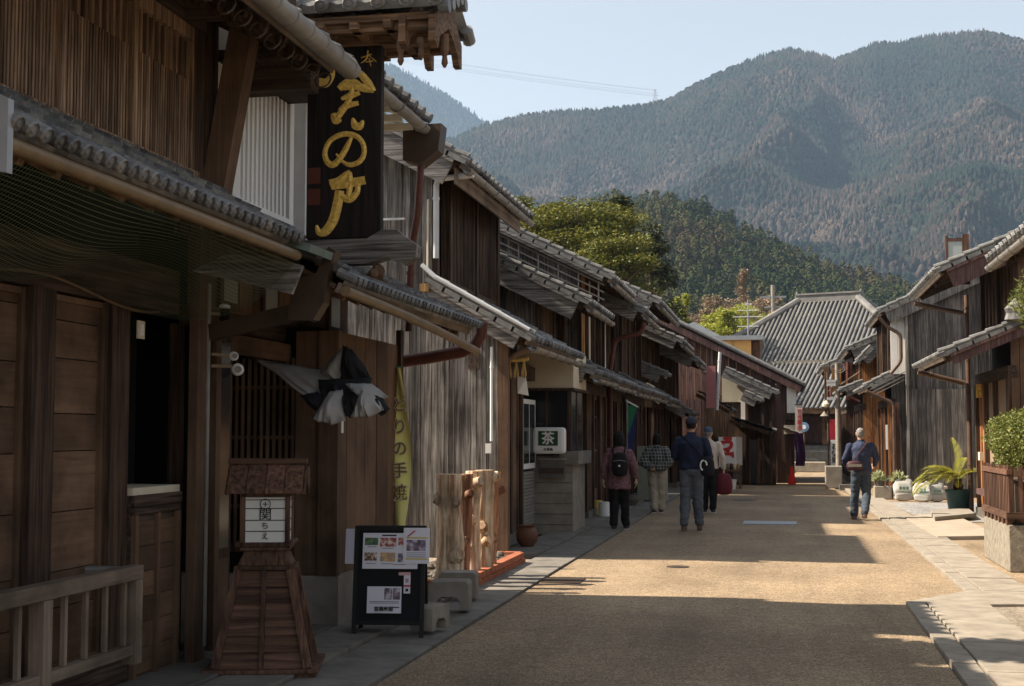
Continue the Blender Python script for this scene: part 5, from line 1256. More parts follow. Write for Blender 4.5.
# yard: ledge, plants, bags, palm
sg_ = MB(); 
for i in range(4): sg_.box(2.18 + i * .42, 2.58 + i * .42, 32.9, 33.3, 0, .30 + ru(-.02, .02))
o = sg_.build('stone_ledge', M_kerb, bevel=.02); recenter(o); tag(o, 'row of pale edging stones before the dark planked house', 'stones')
def leafm(name, c1, c2, trans=.25, rough=.55):
    m, nt, b = newmat(name)
    g = nt.nodes.new('ShaderNodeNewGeometry')
    cc = ramp(nt, g.outputs['Random Per Island'], [(0, c1), (1, c2)])
    nt.links.new(cc, b.inputs['Base Color']); b.inputs['Roughness'].default_value = rough; b.inputs['Specular IOR Level'].default_value = .25
    tr = nt.nodes.new('ShaderNodeBsdfTranslucent'); nt.links.new(cc, tr.inputs[0])
    mx = nt.nodes.new('ShaderNodeMixShader'); mx.inputs[0].default_value = trans
    nt.links.new(b.outputs[0], mx.inputs[1]); nt.links.new(tr.outputs[0], mx.inputs[2]); nt.links.new(mx.outputs[0], nt.nodes['Material Output'].inputs[0])
    return m
L_bush = leafm('leaf_bush', (.06, .085, .02), (.24, .25, .06)); L_palm = leafm('leaf_palm', (.16, .18, .02), (.46, .42, .08)); L_cab = leafm('leaf_pale', (.30, .34, .16), (.55, .56, .34))
def leaf(mb, p, d, L, w, n=None):
    d = Vector(d).normalized(); n = Vector(n) if n is not None else Vector((ru(-1, 1), ru(-1, 1), ru(-.2, 1)))
    s = d.cross(n)
    if s.length < 1e-3: s = Vector((1, 0, 0))
    s.normalize(); p = Vector(p)
    mb.add([p, p + d * L * .45 + s * w / 2, p + d * L, p + d * L * .45 - s * w / 2], [(0, 1, 2, 3)])
for i, (px, py, lb_) in enumerate(((873, 486, 'pale ornamental cabbage plant on the stones at the left'), (886, 484, 'pale leafy plant right of the ornamental cabbage'))):
    t = thing('potted_plant', lb_, 'plant', (2.3 + i * .42, 33.05, .3), 0, 'pale plants on the edging stones'); m = MB()
    m.lathe((0, 0, 0), [(.1, 0), (.13, .12), (.12, .13)], 10); m.build('pot', M_concd, t, world=False); m = MB()
    for k in range(140): a_ = rnd() * 6.28; e = ru(.1, 1.4); leaf(m, (0, 0, .12), (math.cos(a_) * math.cos(e), math.sin(a_) * math.cos(e), math.sin(e)), ru(.12, .3), .09)
    m.build('leaves', L_cab, t, world=False)
M_bag = plain('sandbag_white', (.42, .40, .36), .8, .1, 8)
M_bprint = flat('bag_print', (.16, .28, .18), .7)
def sandbag(x_, y_, rz, s, label, lean=0):
    t = thing('sandbag', label, 'sandbag', (x_, y_, 0), rz, 'white sandbags by the dark planked wall')
    m = MB(); nx, nz = 12, 12
    def f(u, v):
        a = 2 * math.pi * u; z = v
        prof = max(.35, (1 - abs(2 * v - 1) ** 11) ** .5)
        top = 1 - .12 * max(0, v - .7) / .3
        return (.21 * s * prof * top * math.copysign(abs(math.cos(a)) ** .45, math.cos(a)) + .02 * math.sin(v * 9 + u * 12), (.11 * s * prof) * (1 - max(0, v - .55) * 1.7) * math.copysign(abs(math.sin(a)) ** .7, math.sin(a)) + lean * v + .012 * noise.noise(Vector((u * 9, v * 9, s))), (.46 * s + .05 * abs(math.cos(a)) ** 3) * v + .02 * noise.noise(Vector((u * 6, v * 4, s * 3))))
    m.grid(f, 40, 24); m.build('sack', M_bag, t, world=False, smooth=True)
    m = MB()
    for k in range(3): m.box(-.11 * s + k * .075 * s, -.05 * s + k * .075 * s, -.124 * s + lean * .5, -.118 * s + lean * .5, .26 * s, .33 * s)
    m.box(-.12 * s, .12 * s, -.122 * s + lean * .4, -.117 * s + lean * .4, .2 * s, .22 * s)
    m.build('print', M_bprint, t, world=False)
sandbag(2.78, 32.2, .1, 1.0, 'leftmost white sandbag with green print, leaning by the door post', .05)
sandbag(3.15, 31.8, -.2, .92, 'middle white sandbag, slumped between two others', .06)
sandbag(3.46, 31.9, .25, .84, 'rightmost white sandbag, partly behind the palm fronds')
PT = thing('potted_palm', 'sago palm with yellow-green fronds in a dark teal pot', 'palm', (3.36, 27.2, 0))
MB().lathe((3.36, 27.2, 0), [(.17, 0), (.19, .1), (.235, .40), (.25, .42), (.25, .47), (.215, .47), (.2, .40)], 20).build('pot', plain('teal_pot', (.012, .045, .05), .35), PT, smooth=True)
MB().lathe((3.36, 27.2, .40), [(.08, 0), (.10, .15), (.07, .28)], 10).build('trunk', W_dark, PT)
def frond(p, az, el, L, droop, mb):
    n = 26; p = Vector(p); q = p.copy(); e = el
    for i in range(n):
        d = Vector((math.cos(az) * math.cos(e), math.sin(az) * math.cos(e), math.sin(e))); s = Vector((-math.sin(az), math.cos(az), 0))
        q2_ = q + d * (L / n); mb.beam(q, q2_, .008, .008)
        if i > 3:
            ll = .19 * math.sin(math.pi * (.15 + .85 * i / n)) + .03
            for sg in (-1, 1): leaf(mb, q, d * .7 + s * sg * .8 + Vector((0, 0, .25)), ll, .034, (0, 0, 1))
        q = q2_; e -= droop / n
for i, (az, el, L, dr) in enumerate(((3.3, .9, .95, 1.9), (2.9, .7, 1.0, 1.7), (3.7, .6, .9, 1.6), (2.3, .9, .8, 1.6), (4.3, .7, .75, 1.5), (1.7, 1.35, .95, .5), (1.2, 1.1, .7, .8), (.2, 1.0, .5, 1.1), (3.1, .3, .95, 1.3), (5.4, .9, .6, 1.2), (3.5, 1.1, 1.0, 2.2), (2.6, .5, .85, 1.2), (3.0, 1.0, .8, 1.5), (3.4, .45, .95, 1.5), (2.7, .8, 1.0, 2.0), (3.9, .9, .8, 1.9), (3.15, .6, 1.05, 1.9), (2.4, .5, .7, 1.4), (4.6, .5, .6, 1.4))):
    m = MB(); frond((3.36, 27.2, .62), az, el, L, dr, m); m.build('frond', L_palm, PT)
# concrete apron with step
pts = [G(905, 520), G(948, 514), G(1000, 539), G(938, 540)]
struct(MB().prism([(p.x, p.y, -.05) for p in pts], (0, 0, .10)).build('concrete_apron', plain('apron', (.36, .30, .23), .85, .15, 3)))
pts = [G(935, 524), G(975, 520), G(968, 514), G(930, 517)]
o = MB().prism([(p.x, p.y, .051) for p in pts], (0, 0, .07)).build('stone_step', M_conc, bevel=.006); recenter(o); tag(o, 'flat stone step on the concrete apron before the right doorway', 'step')
# planter with slatted fence and shrub
PL = thing('planter_box', 'concrete planter topped by a brown slatted wooden screen at the right edge', 'planter', (2.8, 16.9, 0))
MB().box(2.51, 3.3, 16.0, 17.9, 0, .52).build('base', plain('pebble_concrete', (.24, .21, .165), .9, .35, 14, fine=60, bmp=.6), PL, bevel=.01)
m = MB(); slats(m, 'x', 2.52, 16.05, 17.85, .56, 1.18, .105, .05, .03, 1); slats(m, 'y', 16.02, 2.55, 3.25, .56, 1.18, .105, .05, .03, 1); slats(m, 'y', 17.86, 2.55, 3.25, .56, 1.18, .105, .05, .03, 1); m.build('slats', W_red, PL)
m = MB(); m.box(2.49, 2.56, 16.0, 17.9, .585, .66); m.box(2.49, 3.3, 15.98, 16.03, .585, .66); m.box(2.50, 2.56, 16.0, 17.9, 1.08, 1.14); m.build('rails', W_redX, PL)
m = MB()
for i in range(7): m.box(2.5, 2.56, 16.05 + i * .28, 16.16 + i * .28, .521, .584)
m.build('feet', W_red, PL); MB().box(2.6, 3.2, 16.1, 17.8, .53, 1.0).build('soil_trough', MATS['dark_soil'], PL)
def bush(name, label, cat, c, rx, ry, rz, n, mat, L, w, stems=6, group=None, zb=0):
    t = thing(name, label, cat, (c[0], c[1], zb), 0, group); m = MB()
    for i in range(n):
        while True:
            p = Vector((ru(-1, 1), ru(-1, 1), ru(-1, 1)))
            if .25 < p.length < 1: break
        k = 1 + .28 * noise.noise(p.normalized() * 2.2 + Vector(c)); p = Vector((p.x * rx * k, p.y * ry * k, p.z * rz * k)) + Vector(c)
        if p.z < c[2] - rz * .9: continue
        leaf(m, p, (ru(-1, 1), ru(-1, 1), ru(-.2, 1)), L * ru(.6, 1.3), w * ru(.7, 1.2))
    m.build('foliage', mat, t)
    s = MB()
    for i in range(stems): s.tube([(c[0] + ru(-.1, .1), c[1] + ru(-.1, .1), zb), (c[0] + ru(-.6, .6) * rx, c[1] + ru(-.6, .6) * ry, c[2] + ru(0, .5) * rz)], [.015, .006], 5)
    s.build('stem', W_brown, t); return t
bush('shrub', 'light green clipped shrub growing out of the slatted planter at the right edge', 'shrub', (2.86, 16.95, 1.46), .42, .95, .38, 16000, L_bush, .038, .02, 20, zb=1.12)
c = PY(1046, 302, 20.5); bush('pine_shrub', 'tuft of bright green foliage before the tall right-hand house', 'tree', (c.x, c.y, c.z), .5, .45, .45, 2600, L_bush, .09, .02, 5)

# ------------------------------------------------------------------ temple hall
TR = R(-19); TC = PY(829, 300, 85)
TP = thing('temple_hall', 'large temple hall with a great hipped grey tiled roof at the end of the street', 'temple', (TC.x, TC.y, 0), TR)
def tb2(m, n_, mt, par=None, **k): return m.build(n_, mt, par or TP, world=False, **k)
rl = 1.75; zr = TC.z; ez = 2.9; run = 9.6
def prof(t):  # t 0 at ridge,1 at eave
    return zr - (zr - ez) * (t * 1.16 - .16 * t * t)
m = MB()
K = 14
def ring(t): r_ = run * t; return [(-rl - r_, -r_), (rl + r_, -r_), (rl + r_, r_), (-rl - r_, r_)]
for k in range(K):
    a = ring(k / K); b = ring((k + 1) / K); za = prof(k / K); zb = prof((k + 1) / K)
    for s in range(4):
        p, q_ = a[s], a[(s + 1) % 4]; p2, q2_ = b[s], b[(s + 1) % 4]
        m.add([(p[0], p[1], za), (q_[0], q_[1], za), (q2_[0], q2_[1], zb), (p2[0], p2[1], zb)], [(3, 2, 1, 0)])
tb2(m, 'roof', T_temple)
m = MB()
def roll(start, dirv, t0, t1, side):
    pts = []
    n = max(2, int((t1 - t0) * K))
    for i in range(n + 1): t = t0 + (t1 - t0) * i / n; pts.append((start[0] + dirv[0] * run * t, start[1] + dirv[1] * run * t, prof(t) + .07))
    m.tube(pts, .066, 6)
x = -rl - run
while x < rl + run:
    t0 = max(0, (abs(x) - rl) / run)
    if t0 < .985: roll((x, 0), (0, -1), t0, 1.01, 0)
    x += .27
y = -run
while y < run:
    t0 = abs(y) / run
    if t0 < .985:
        roll((-rl, y), (-1, 0), t0, 1.01, 1); roll((rl, y), (1, 0), t0, 1.01, 1)
    y += .3
tb2(m, 'roof_rolls', T_roll)
m = MB(); m.box(-rl - .2, rl + .2, -.25, .25, zr - .1, zr + .35); m.box(-rl - .3, rl + .3, -.32, .32, zr + .351, zr + .45)
for sx in (-1, 1): m.lathe((sx * (rl + .25), 0, zr + .1), [(.1, 0), (.3, .1), (.28, .3), (.16, .42), (.05, .5)], 10, (.4, 1))
tb2(m, 'ridge', T_roll)
for sx in (-1, 1):
    for sy in (-1, 1):
        m = MB(); pts = [(sx * (rl + run * t), sy * run * t, prof(t) + .15) for t in [i / 12 for i in range(13)]]; m.tube(pts, .22, 8); tb2(m, 'hip_ridge', T_roll)
m = MB(); r2 = run * .56; pts = [(-rl - r2, -r2), (rl + r2, -r2)]; m.beam((pts[0][0], pts[0][1] - .05, prof(.56) + .0), (pts[1][0], pts[1][1] - .05, prof(.56) + .0), .25, .22); tb2(m, 'roof_step', M_concd)
m = MB(); m.box(-rl - run + .3, rl + run - .3, -run + .3, run - .3, ez - .25, ez - .12); tb2(m, 'eave_soffit', W_brownX)
m = MB(); m.box(-rl - run + .2, rl + run - .2, -run + .18, -run + .28, ez - .3, ez - .02); tb2(m, 'eave_board', W_brownX)
for i in range(11): m = MB(); x_ = -9.5 + i * 1.9; m.box(x_ - .16, x_ + .16, -run + 2.2, -run + 2.5, .9, ez - .25); tb2(m, 'pillar', W_brown)
tb2(MB().box(-rl - run + 3, rl + run - 3, -run + 3.6, run - 3, .8, ez - .2), 'wall', W_dark)
for i in range(8): x_ = -9.5 + i * 2.4; tb2(MB().box(x_, x_ + 1.9, -run + 3.5, -run + 3.59, 1.0, 2.5), 'door_panel', W_maroon)
tb2(MB().box(-rl - run + 1.5, rl + run - 1.5, -run + 1.8, run - 2, 0, .85), 'platform', M_concd)
for k in range(3): tb2(MB().box(-4 - k * .3, 6, -run + .9 - k * .45, -run + 1.79 - (k - 1) * .001, .001 * k, .66 - k * .22), 'stone_step', M_concd)
q = G(816, 472, .0)
for (px, py, w_, h_, d_, lb_) in ((812, 472, 2.1, .75, 61, 'large pale stone box in front of the temple steps'), (799, 473, 1.6, .45, 59, 'lower pale stone block left of the large one'), (806, 480, 1.5, .4, 55, 'dark kerb stone lying in front of the temple blocks')):
    p = PY(px, 433, d_); o = MB().box(p.x - w_ / 2, p.x + w_ / 2, d_, d_ + .8, 0, h_).build('stone_block', M_kerb, bevel=.03); recenter(o); tag(o, lb_, 'stone block')
lnt = thing('hanging_emblem', 'round blue and white disc sign hanging before the temple', 'sign', (PY(804, 420, 56).x, 56, 2.1))
p = PY(804, 427, 56); MB().lathe((0, 0, 0), [(.28, 0), (.3, .02), (.3, .06), (.28, .08)], 20)
m = MB(); m.tube([(p.x, 56, p.z), (p.x, 56.04, p.z)], .20, 20); m.build('disc', flat('disc_blue', (.14, .25, .42), .6), lnt); m = MB(); m.tube([(p.x, 55.985, p.z), (p.x, 55.995, p.z)], .09, 16); m.build('emblem', M_white, lnt); MB().tube([(p.x, 56.06, 0), (p.x, 56.06, p.z)], .03, 6).build('post', W_dark, lnt)
# purple and red cloths at the corner of the brown house
q = PY(796, 470, 42.2); m = MB(); m.grid(lambda u, v: (q.x - .02 + .28 * u + .03 * math.sin(v * 5), 42.2 + .04 * math.sin(u * 14), .55 + 1.0 * v), 10, 6); o = m.build('shop_curtain', flat('cloth_purple', (.06, .018, .07), .9)); recenter(o); tag(o, 'purple curtain at the corner entrance of the brown house', 'curtain')
q = G(792, 485); m = MB(); m.lathe((q.x, 41.2, .02), [(.11, 0), (.12, .10), (.07, .32), (.05, .48), (.015, .55)], 12, (1, .8)); o = m.build('red_cover', flat('cloth_red', (.62, .03, .02), .7)); recenter(o); tag(o, 'bright red cloth-covered post on the road corner', 'cone')
# distant poles and antenna
up2 = thing('utility_pole', 'tall pale utility pole with crossarm in front of the yellow-green trees', 'pole', (PY(773, 300, 95).x, 95, 0))
x_ = PY(773, 300, 95).x; z_ = PY(773, 285, 95).z
MB().tube([(x_, 95, 0), (x_, 95, z_)], [.22, .14], 10).build('pole', M_conc, up2); MB().box(x_ - .9, x_ + .9, 94.9, 95, z_ - .9, z_ - .78).build('crossarm', M_metal, up2); MB().box(x_ - .6, x_ + .6, 94.9, 95, z_ - 1.6, z_ - 1.5).build('crossarm', M_metal, up2)
an = thing('antenna', 'white television antenna mast with crossed rods above the ochre building', 'antenna', (PY(748, 320, 64).x, 64, 0))
x_ = PY(748, 320, 64).x; z_ = PY(748, 300, 64).z; MB().tube([(x_, 64, 0), (x_, 64, z_)], .03, 6).build('mast', M_metal, an)
for dz, w_ in ((.2, .2), (.5, .5), (.8, .7), (1.25, .5)): MB().box(x_ - w_, x_ + w_, 63.98, 64.02, z_ - dz, z_ - dz + .03).build('rod', M_white, an)
# ------------------------------------------------------------------ mountains, hill, trees
import numpy as np
rng = np.random.default_rng(5)
def azel(px, py):
    r = ray(px, py); return math.atan2(r.x, r.y), r.z / math.hypot(r.x, r.y)
def skyline(pts):
    a = [azel(*p) for p in pts]; return np.array([q[0] for q in a]), np.array([q[1] for q in a])
def fbm(x, y, s, o=5, seed=0.):
    v = 0; amp = 1; t = 0
    for i in range(o):
        v += amp * noise.noise(Vector((x / s + seed, y / s - seed, seed * 1.7))); t += amp; amp *= .5; s *= .5
    return v / t
def terrain(name, label, sky, r0, r1, r2, z0, rough, nu, nv, seed, mat, a0=None, a1=None, power=1.15):
    A, E = skyline(sky); a0 = A[0] if a0 is None else a0; a1 = A[-1] if a1 is None else a1
    m = MB(); Z = {}
    def h(a, r):
        er = np.interp(a, A, E); zr = er * r1 + HC
        x, y = r * math.sin(a), r * math.cos(a)
        if r <= r1:
            t = (r - r0) / (r1 - r0); base = z0 + (zr - z0) * (t ** power)
            spur = abs(fbm(x, y, r1 * .22, 4, seed)) * rough * 2.4 * (1 - t) * t * 3.2
            return base - spur + rough * .25 * fbm(x, y, r1 * .05, 3, seed) * min(1, (1 - t) * 4)
        t = (r - r1) / (r2 - r1); return zr * (1 - .8 * t)
    def f(u, v):
        a = a0 + (a1 - a0) * u; r = r0 + (r2 - r0) * v
        return (r * math.sin(a), r * math.cos(a), h(a, r))
    m.grid(f, nu, nv); o = m.build(name, mat, smooth=True); struct(o); return h, a0, a1
def forest_mat(name, cols, sc_=.004):
    m, nt, b = newmat(name)
    g = nt.nodes.new('ShaderNodeNewGeometry')
    tc = nt.nodes.new('ShaderNodeTexCoord'); big = noise_n(nt, tc.outputs['Object'], sc_, 5, .62)
    kf = mth(nt, 'ADD', mth(nt, 'MULTIPLY', g.outputs['Random Per Island'], .5), mth(nt, 'MULTIPLY', mth(nt, 'SUBTRACT', big, .36), 2.1))
    n = len(cols); cc = ramp(nt, kf, [((i + .5) / n, c) for i, c in enumerate(cols)])
    nt.links.new(cc, b.inputs['Base Color']); b.inputs['Roughness'].default_value = .9; b.inputs['Specular IOR Level'].default_value = .1
    return m
MT = forest_mat('forest_mountain', [(.006, .013, .009), (.010, .018, .011), (.016, .022, .013), (.025, .021, .017), (.042, .028, .023), (.075, .056, .043)])
HT = forest_mat('forest_hill', [(.010, .019, .007), (.018, .030, .009), (.030, .042, .012), (.048, .054, .015), (.065, .056, .020), (.060, .042, .023)], .02)
soilm = plain('forest_floor', (.02, .022, .016), .95, .4, .01)
msk = [(120, 60), (250, 110), (380, 150), (455, 141), (480, 128), (520, 118), (560, 113), (600, 112), (640, 108), (668, 103), (690, 90), (715, 78), (740, 66), (765, 57), (790, 51), (812, 55), (835, 62), (855, 54), (875, 46), (900, 45), (930, 38), (960, 35), (985, 34), (1018, 42), (1060, 50), (1150, 90), (1280, 140)]
hm, ma0, ma1 = terrain('mountain', '', msk, 900, 2500, 3300, 10, 240, 340, 170, 3.3, soilm)
fsk = [(150, 60), (300, 30), (360, 55), (395, 68), (420, 80), (440, 92), (470, 112), (495, 130), (540, 170), (640, 240), (760, 300)]
hf, fa0, fa1 = terrain('far_mountain', '', fsk, 3400, 4600, 5400, 60, 120, 90, 50, 8.1, soilm)
hsk = [(250, 300), (420, 250), (520, 225), (600, 214), (650, 212), (690, 217), (715, 226), (740, 240), (765, 255), (800, 270), (830, 283), (860, 292), (900, 301), (960, 320), (1020, 345), (1100, 380)]
hh, ha0, ha1 = terrain('wooded_hill', '', hsk, 300, 640, 760, 2, 10, 90, 50, 5.5, soilm)
def crown_proto(kind, n):
    """numpy verts/faces of one crown of unit height ~1, radius ~.4; islands = faces"""
    V = []; Fc = []
    if kind == 'cone':
        for t in range(2):
            z0 = t * .32; z1 = z0 + .68 if t else .72; r_ = .30 - .09 * t; k = 5
            b = len(V); V.append((0, 0, z1))
            for i in range(k): a = 2 * math.pi * i / k + t; V.append((r_ * math.cos(a), r_ * math.sin(a), z0))
            for i in range(k): Fc.append((b, b + 1 + i, b + 1 + (i + 1) % k))
    elif kind == 'round':
        k = 6; rs = [(.22, .02), (.42, .3), (.38, .6), (.2, .86)]
        for j, (r_, z) in enumerate(rs):
            for i in range(k): a = 2 * math.pi * i / k + j * .5; rr = r_ * rng.uniform(.8, 1.2); V.append((rr * math.cos(a), rr * math.sin(a), z + rng.uniform(-.05, .05)))
        for j in range(len(rs) - 1):
            for i in range(k): a = j * k + i; b = j * k + (i + 1) % k; Fc.append((a, b, b + k)); Fc.append((a, b + k, a + k))
        V.append((0, 0, .95)); Fc += [(len(V) - 1, 3 * k + i, 3 * k + (i + 1) % k) for i in range(k)]
    else:   # leafy: many small quads in an uneven ellipsoid
        lob = [Vector((rng.uniform(-.25, .25), rng.uniform(-.25, .25), rng.uniform(.3, .8))) for _ in range(6)]
        if kind == 'leafcone': lob = [Vector((rng.uniform(-.2, .2) * (1 - z), rng.uniform(-.2, .2) * (1 - z), z)) for z in (.1, .2, .35, .5, .65, .8, .93)]
        for i in range(n):
            c = lob[int(rng.integers(len(lob)))]; d = Vector(rng.normal(size=3)).normalized()
            rad = (.24 if kind == 'leafy' else .26 * (1.05 - c.z)) * rng.uniform(.65, 1.08)
            if kind == 'leafy': c = Vector((0, 0, .52)); rad = .40 * rng.uniform(.82, 1.0) * (1 + .25 * noise.noise(d * 2.5 + Vector((n, 0, 0)))); p = c + Vector((d.x * rad, d.y * rad, d.z * rad * 1.05))
            else: p = c + Vector((d.x * rad, d.y * rad, d.z * rad * .7))
            if kind == 'leafcone': zz = rng.random() ** 1.25; a_ = rng.uniform(0, 6.283); rr_ = (.40 * (1 - zz) ** .5 * min(1, .5 + zz * 3)) * rng.uniform(.8, 1.05) * (1 + .2 * math.sin(a_ * 3 + zz * 9)); p = Vector((rr_ * math.cos(a_), rr_ * math.sin(a_), zz * .95 + .02)); d = Vector((math.cos(a_), math.sin(a_), .8)).normalized()
            s = rng.uniform(.035, .065)
            nrm = (d + Vector(rng.normal(size=3)) * .35).normalized(); t = nrm.cross(Vector((0, 0, 1)))
            if t.length < .1: t = Vector((1, 0, 0))
            t.normalize(); w_ = nrm.cross(t); b = len(V)
            V += [tuple(p - t * s), tuple(p - w_ * s * .8), tuple(p + t * s), tuple(p + w_ * s * .8)]; Fc.append((b, b + 1, b + 2, b + 3))
    return np.array(V), Fc
def scatter(name, hfun, a0, a1, ra, rb, N, h0, h1, wid, protos, weights, mat, zoff=-.3, cull=None):
    P_ = [crown_proto(*p) for p in protos]
    allv = []; loops = []; starts = []; sizes = []; off = 0; ls = 0
    u = rng.random(N); v = rng.random(N)
    for i in range(N):
        a = a0 + (a1 - a0) * u[i]; r = math.sqrt(ra * ra + (rb * rb - ra * ra) * v[i])
        x, y = r * math.sin(a), r * math.cos(a); z = hfun(a, r)
        if cull and cull(a, r, z): continue
        cl = fbm(x, y, rb * .06, 2, 2.2)
        w_ = weights(cl); k = int(rng.choice(len(P_), p=w_)); V, Fc = P_[k]
        hgt = rng.uniform(h0, h1) * (1 if k else 1.1); wd = hgt * wid * rng.uniform(.8, 1.25); th = rng.uniform(0, 6.28); c, s = math.cos(th), math.sin(th)
        W = np.empty_like(V); W[:, 0] = (V[:, 0] * c - V[:, 1] * s) * wd + x; W[:, 1] = (V[:, 0] * s + V[:, 1] * c) * wd + y; W[:, 2] = V[:, 2] * hgt + z + zoff
        allv.append(W); arr = np.concatenate([np.array(f) for f in Fc]) + off; loops.append(arr)
        sz = np.array([len(f) for f in Fc]); sizes.append(sz); off += len(V)
    Vv = np.concatenate(allv); L = np.concatenate(loops); S = np.concatenate(sizes); st = np.concatenate([[0], np.cumsum(S)[:-1]])
    me = bpy.data.meshes.new(name); me.vertices.add(len(Vv)); me.vertices.foreach_set('co', Vv.astype(np.float32).ravel())
    me.loops.add(len(L)); me.loops.foreach_set('vertex_index', L.astype(np.int32)); me.polygons.add(len(S)); me.polygons.foreach_set('loop_start', st.astype(np.int32))
    try: me.polygons.foreach_set('loop_total', S.astype(np.int32))
    except Exception: pass
    me.update(calc_edges=True); me.validate(); me.materials.append(mat)
    o = bpy.data.objects.new(name, me); col.objects.link(o); o['kind'] = 'stuff'; return o
vis0, vis1 = azel(400, 300)[0], azel(1060, 300)[0]
def wm(cl):
    w = max(.05, min(.95, .38 + cl * 2.2)); return [1 - w, w * .6, w * .4]
scatter('mountain_forest', hm, vis0, vis1, 1050, 2520, 80000, 7, 12, .85, [('cone', 0), ('round', 0), ('round', 0)], wm, MT)
scatter('far_forest', hf, fa0 + .1, azel(520, 200)[0], 3900, 4620, 6000, 12, 20, .7, [('cone', 0), ('round', 0)], lambda c: [.6, .4], MT)
scatter('hill_forest', hh, azel(590, 300)[0], azel(930, 300)[0], 310, 645, 1500, 9, 14, .72, [('leafcone', 280), ('leafy', 260), ('leafcone', 300), ('leafcone', 260)], lambda c: [.3, .25, .2, .25], HT, zoff=-.5)
# pylon on the ridge
py_ = thing('pylon', 'distant lattice power pylon on the mountain ridge', 'pylon', (0, 0, 0))
a, e = azel(655, 106); r = 2490; bx, by = r * math.sin(a), r * math.cos(a); bz = hm(a, r) ; H_ = 34
m = MB()
for sx in (-1, 1):
    for sy in (-1, 1): m.beam((bx + sx * 4, by + sy * 4, bz), (bx + sx * .6, by, bz + H_), .5, .5)
for k in range(5): z = H_ * k / 5; w_ = 4 - 3.4 * k / 5; m.beam((bx - w_, by, bz + z), (bx + w_ * .85, by, bz + z + H_ / 5), .35, .35); m.beam((bx + w_, by, bz + z), (bx - w_ * .85, by, bz + z + H_ / 5), .35, .35)
o_ = m.build('tower', M_metal, py_)
m = MB()
for z, w_ in ((.62, 7), (.78, 6), (.93, 4)): m.beam((bx - w_, by, bz + H_ * z), (bx + w_, by, bz + H_ * z), .5, .5)
m.build('crossarm', M_metal, py_)
for k, (dz, dx) in enumerate(((.62, -7), (.78, -6), (.93, -4), (.62, 7), (.93, 4))):
    m = MB(); m.tube([(bx + dx - i * 70, by - i * 30, bz + H_ * dz + (i * i * .35 - i * 2.0) + i * 6) for i in range(12)], .16, 4); m.build('power_line', M_metal, py_)
# trees behind the left roofs
def tree(name, label, px, pyt, Y, crown_w, crown_h, kind, mat, n, leafs, group=None, trunk=W_brown, lobes=14):
    p = PY(px, pyt, Y); H_ = p.z; t = thing(name, label, 'tree', (p.x, Y, 0), 0, group)
    rr = random.Random(int(px * 7 + pyt)); m = MB(); base = H_ - crown_h
    m.tube([(p.x, Y, 0), (p.x + .1, Y, H_ * .4), (p.x, Y, H_ * .85)], [crown_w * .035 + .1, crown_w * .025 + .07, .04], 8)
    L = []
    for i in range(lobes):
        if kind == 'cone':
            z = rr.random() ** 1.3; rad = (1 - z) * .5 + .04; a = rr.random() * 6.28
            c = Vector((p.x + math.cos(a) * rad * crown_w * .62, Y + math.sin(a) * rad * crown_w * .62, base + z * crown_h * .95)); s = Vector((crown_w * (.10 + .10 * (1 - z)),) * 2 + (crown_h * .055,))
        else:
            a = rr.random() * 6.28; z = rr.random(); rad = .36 * math.sqrt(max(0, 1 - (z * 1.0 - .25) ** 2)) * rr.random() ** .45
            c = Vector((p.x + math.cos(a) * rad * crown_w, Y + math.sin(a) * rad * crown_w, base + crown_h * (.15 + .72 * z))); s = Vector((crown_w * rr.uniform(.12, .22),) * 2 + (crown_h * rr.uniform(.045, .085),))
        L.append((c, s)); m.tube([(p.x, Y, base + (c.z - base) * .45), ((p.x + c.x) / 2, (Y + c.y) / 2, base + (c.z - base) * .8), tuple(c)], [.09, .06, .02], 5)
    m.build('trunk', trunk, t)
    f = MB()
    for c, s in L:
        for k in range(n // lobes):
            d = Vector((rr.gauss(0, 1), rr.gauss(0, 1), rr.gauss(0, 1))).normalized() * (rr.random() ** .35) 
            q = c + Vector((d.x * s.x, d.y * s.y, d.z * s.z))
            leaf(f, q, (rr.uniform(-1, 1), rr.uniform(-1, 1), rr.uniform(-.4, .6)), leafs * rr.uniform(.6, 1.3), leafs * rr.uniform(.4, .8), (rr.gauss(0, .6), rr.gauss(0, .6), 1))
    f.build('crown', mat, t); return t
L_ev = leafm('leaf_evergreen', (.04, .062, .012), (.20, .18, .025), .2); L_dk = leafm('leaf_dark', (.022, .036, .014), (.085, .085, .028), .12); L_bam = leafm('leaf_bamboo', (.16, .20, .025), (.42, .42, .07), .3); L_bare = leafm('twigs_bare', (.13, .09, .06), (.30, .22, .14), .1)
tg = 'evergreen trees rising behind the left roofs'
tree('evergreen_tree', 'broad yellow-green evergreen crown, the largest behind the left roofs', 574, 189, 82, 10.6, 8.5, 'round', L_ev, 42000, .22, tg, lobes=64)
tree('evergreen_tree', 'rounded yellow-green evergreen left of the largest, half behind the planked roof', 535, 191, 86, 7.2, 7.5, 'round', L_ev, 20000, .21, tg, lobes=34)
tree('evergreen_tree', 'darker green evergreen lower right of the largest crown', 612, 226, 76, 6.2, 6.5, 'round', L_ev, 18000, .20, tg, lobes=34)
tree('conifer_tree', 'dark pointed conifer at the right side of the yellow-green trees', 622, 194, 90, 6.0, 12, 'cone', L_dk, 12000, .30, tg, lobes=40)
tree('conifer_tree', 'dark ragged conifer sloping down to the right behind the roofs', 650, 222, 88, 7.6, 11, 'cone', L_dk, 14000, .24, tg, lobes=44)
tree('conifer_tree', 'low dark conifer tucked behind the yellow-green crown', 590, 215, 96, 6.0, 11, 'cone', L_dk, 9000, .3, tg, lobes=30)
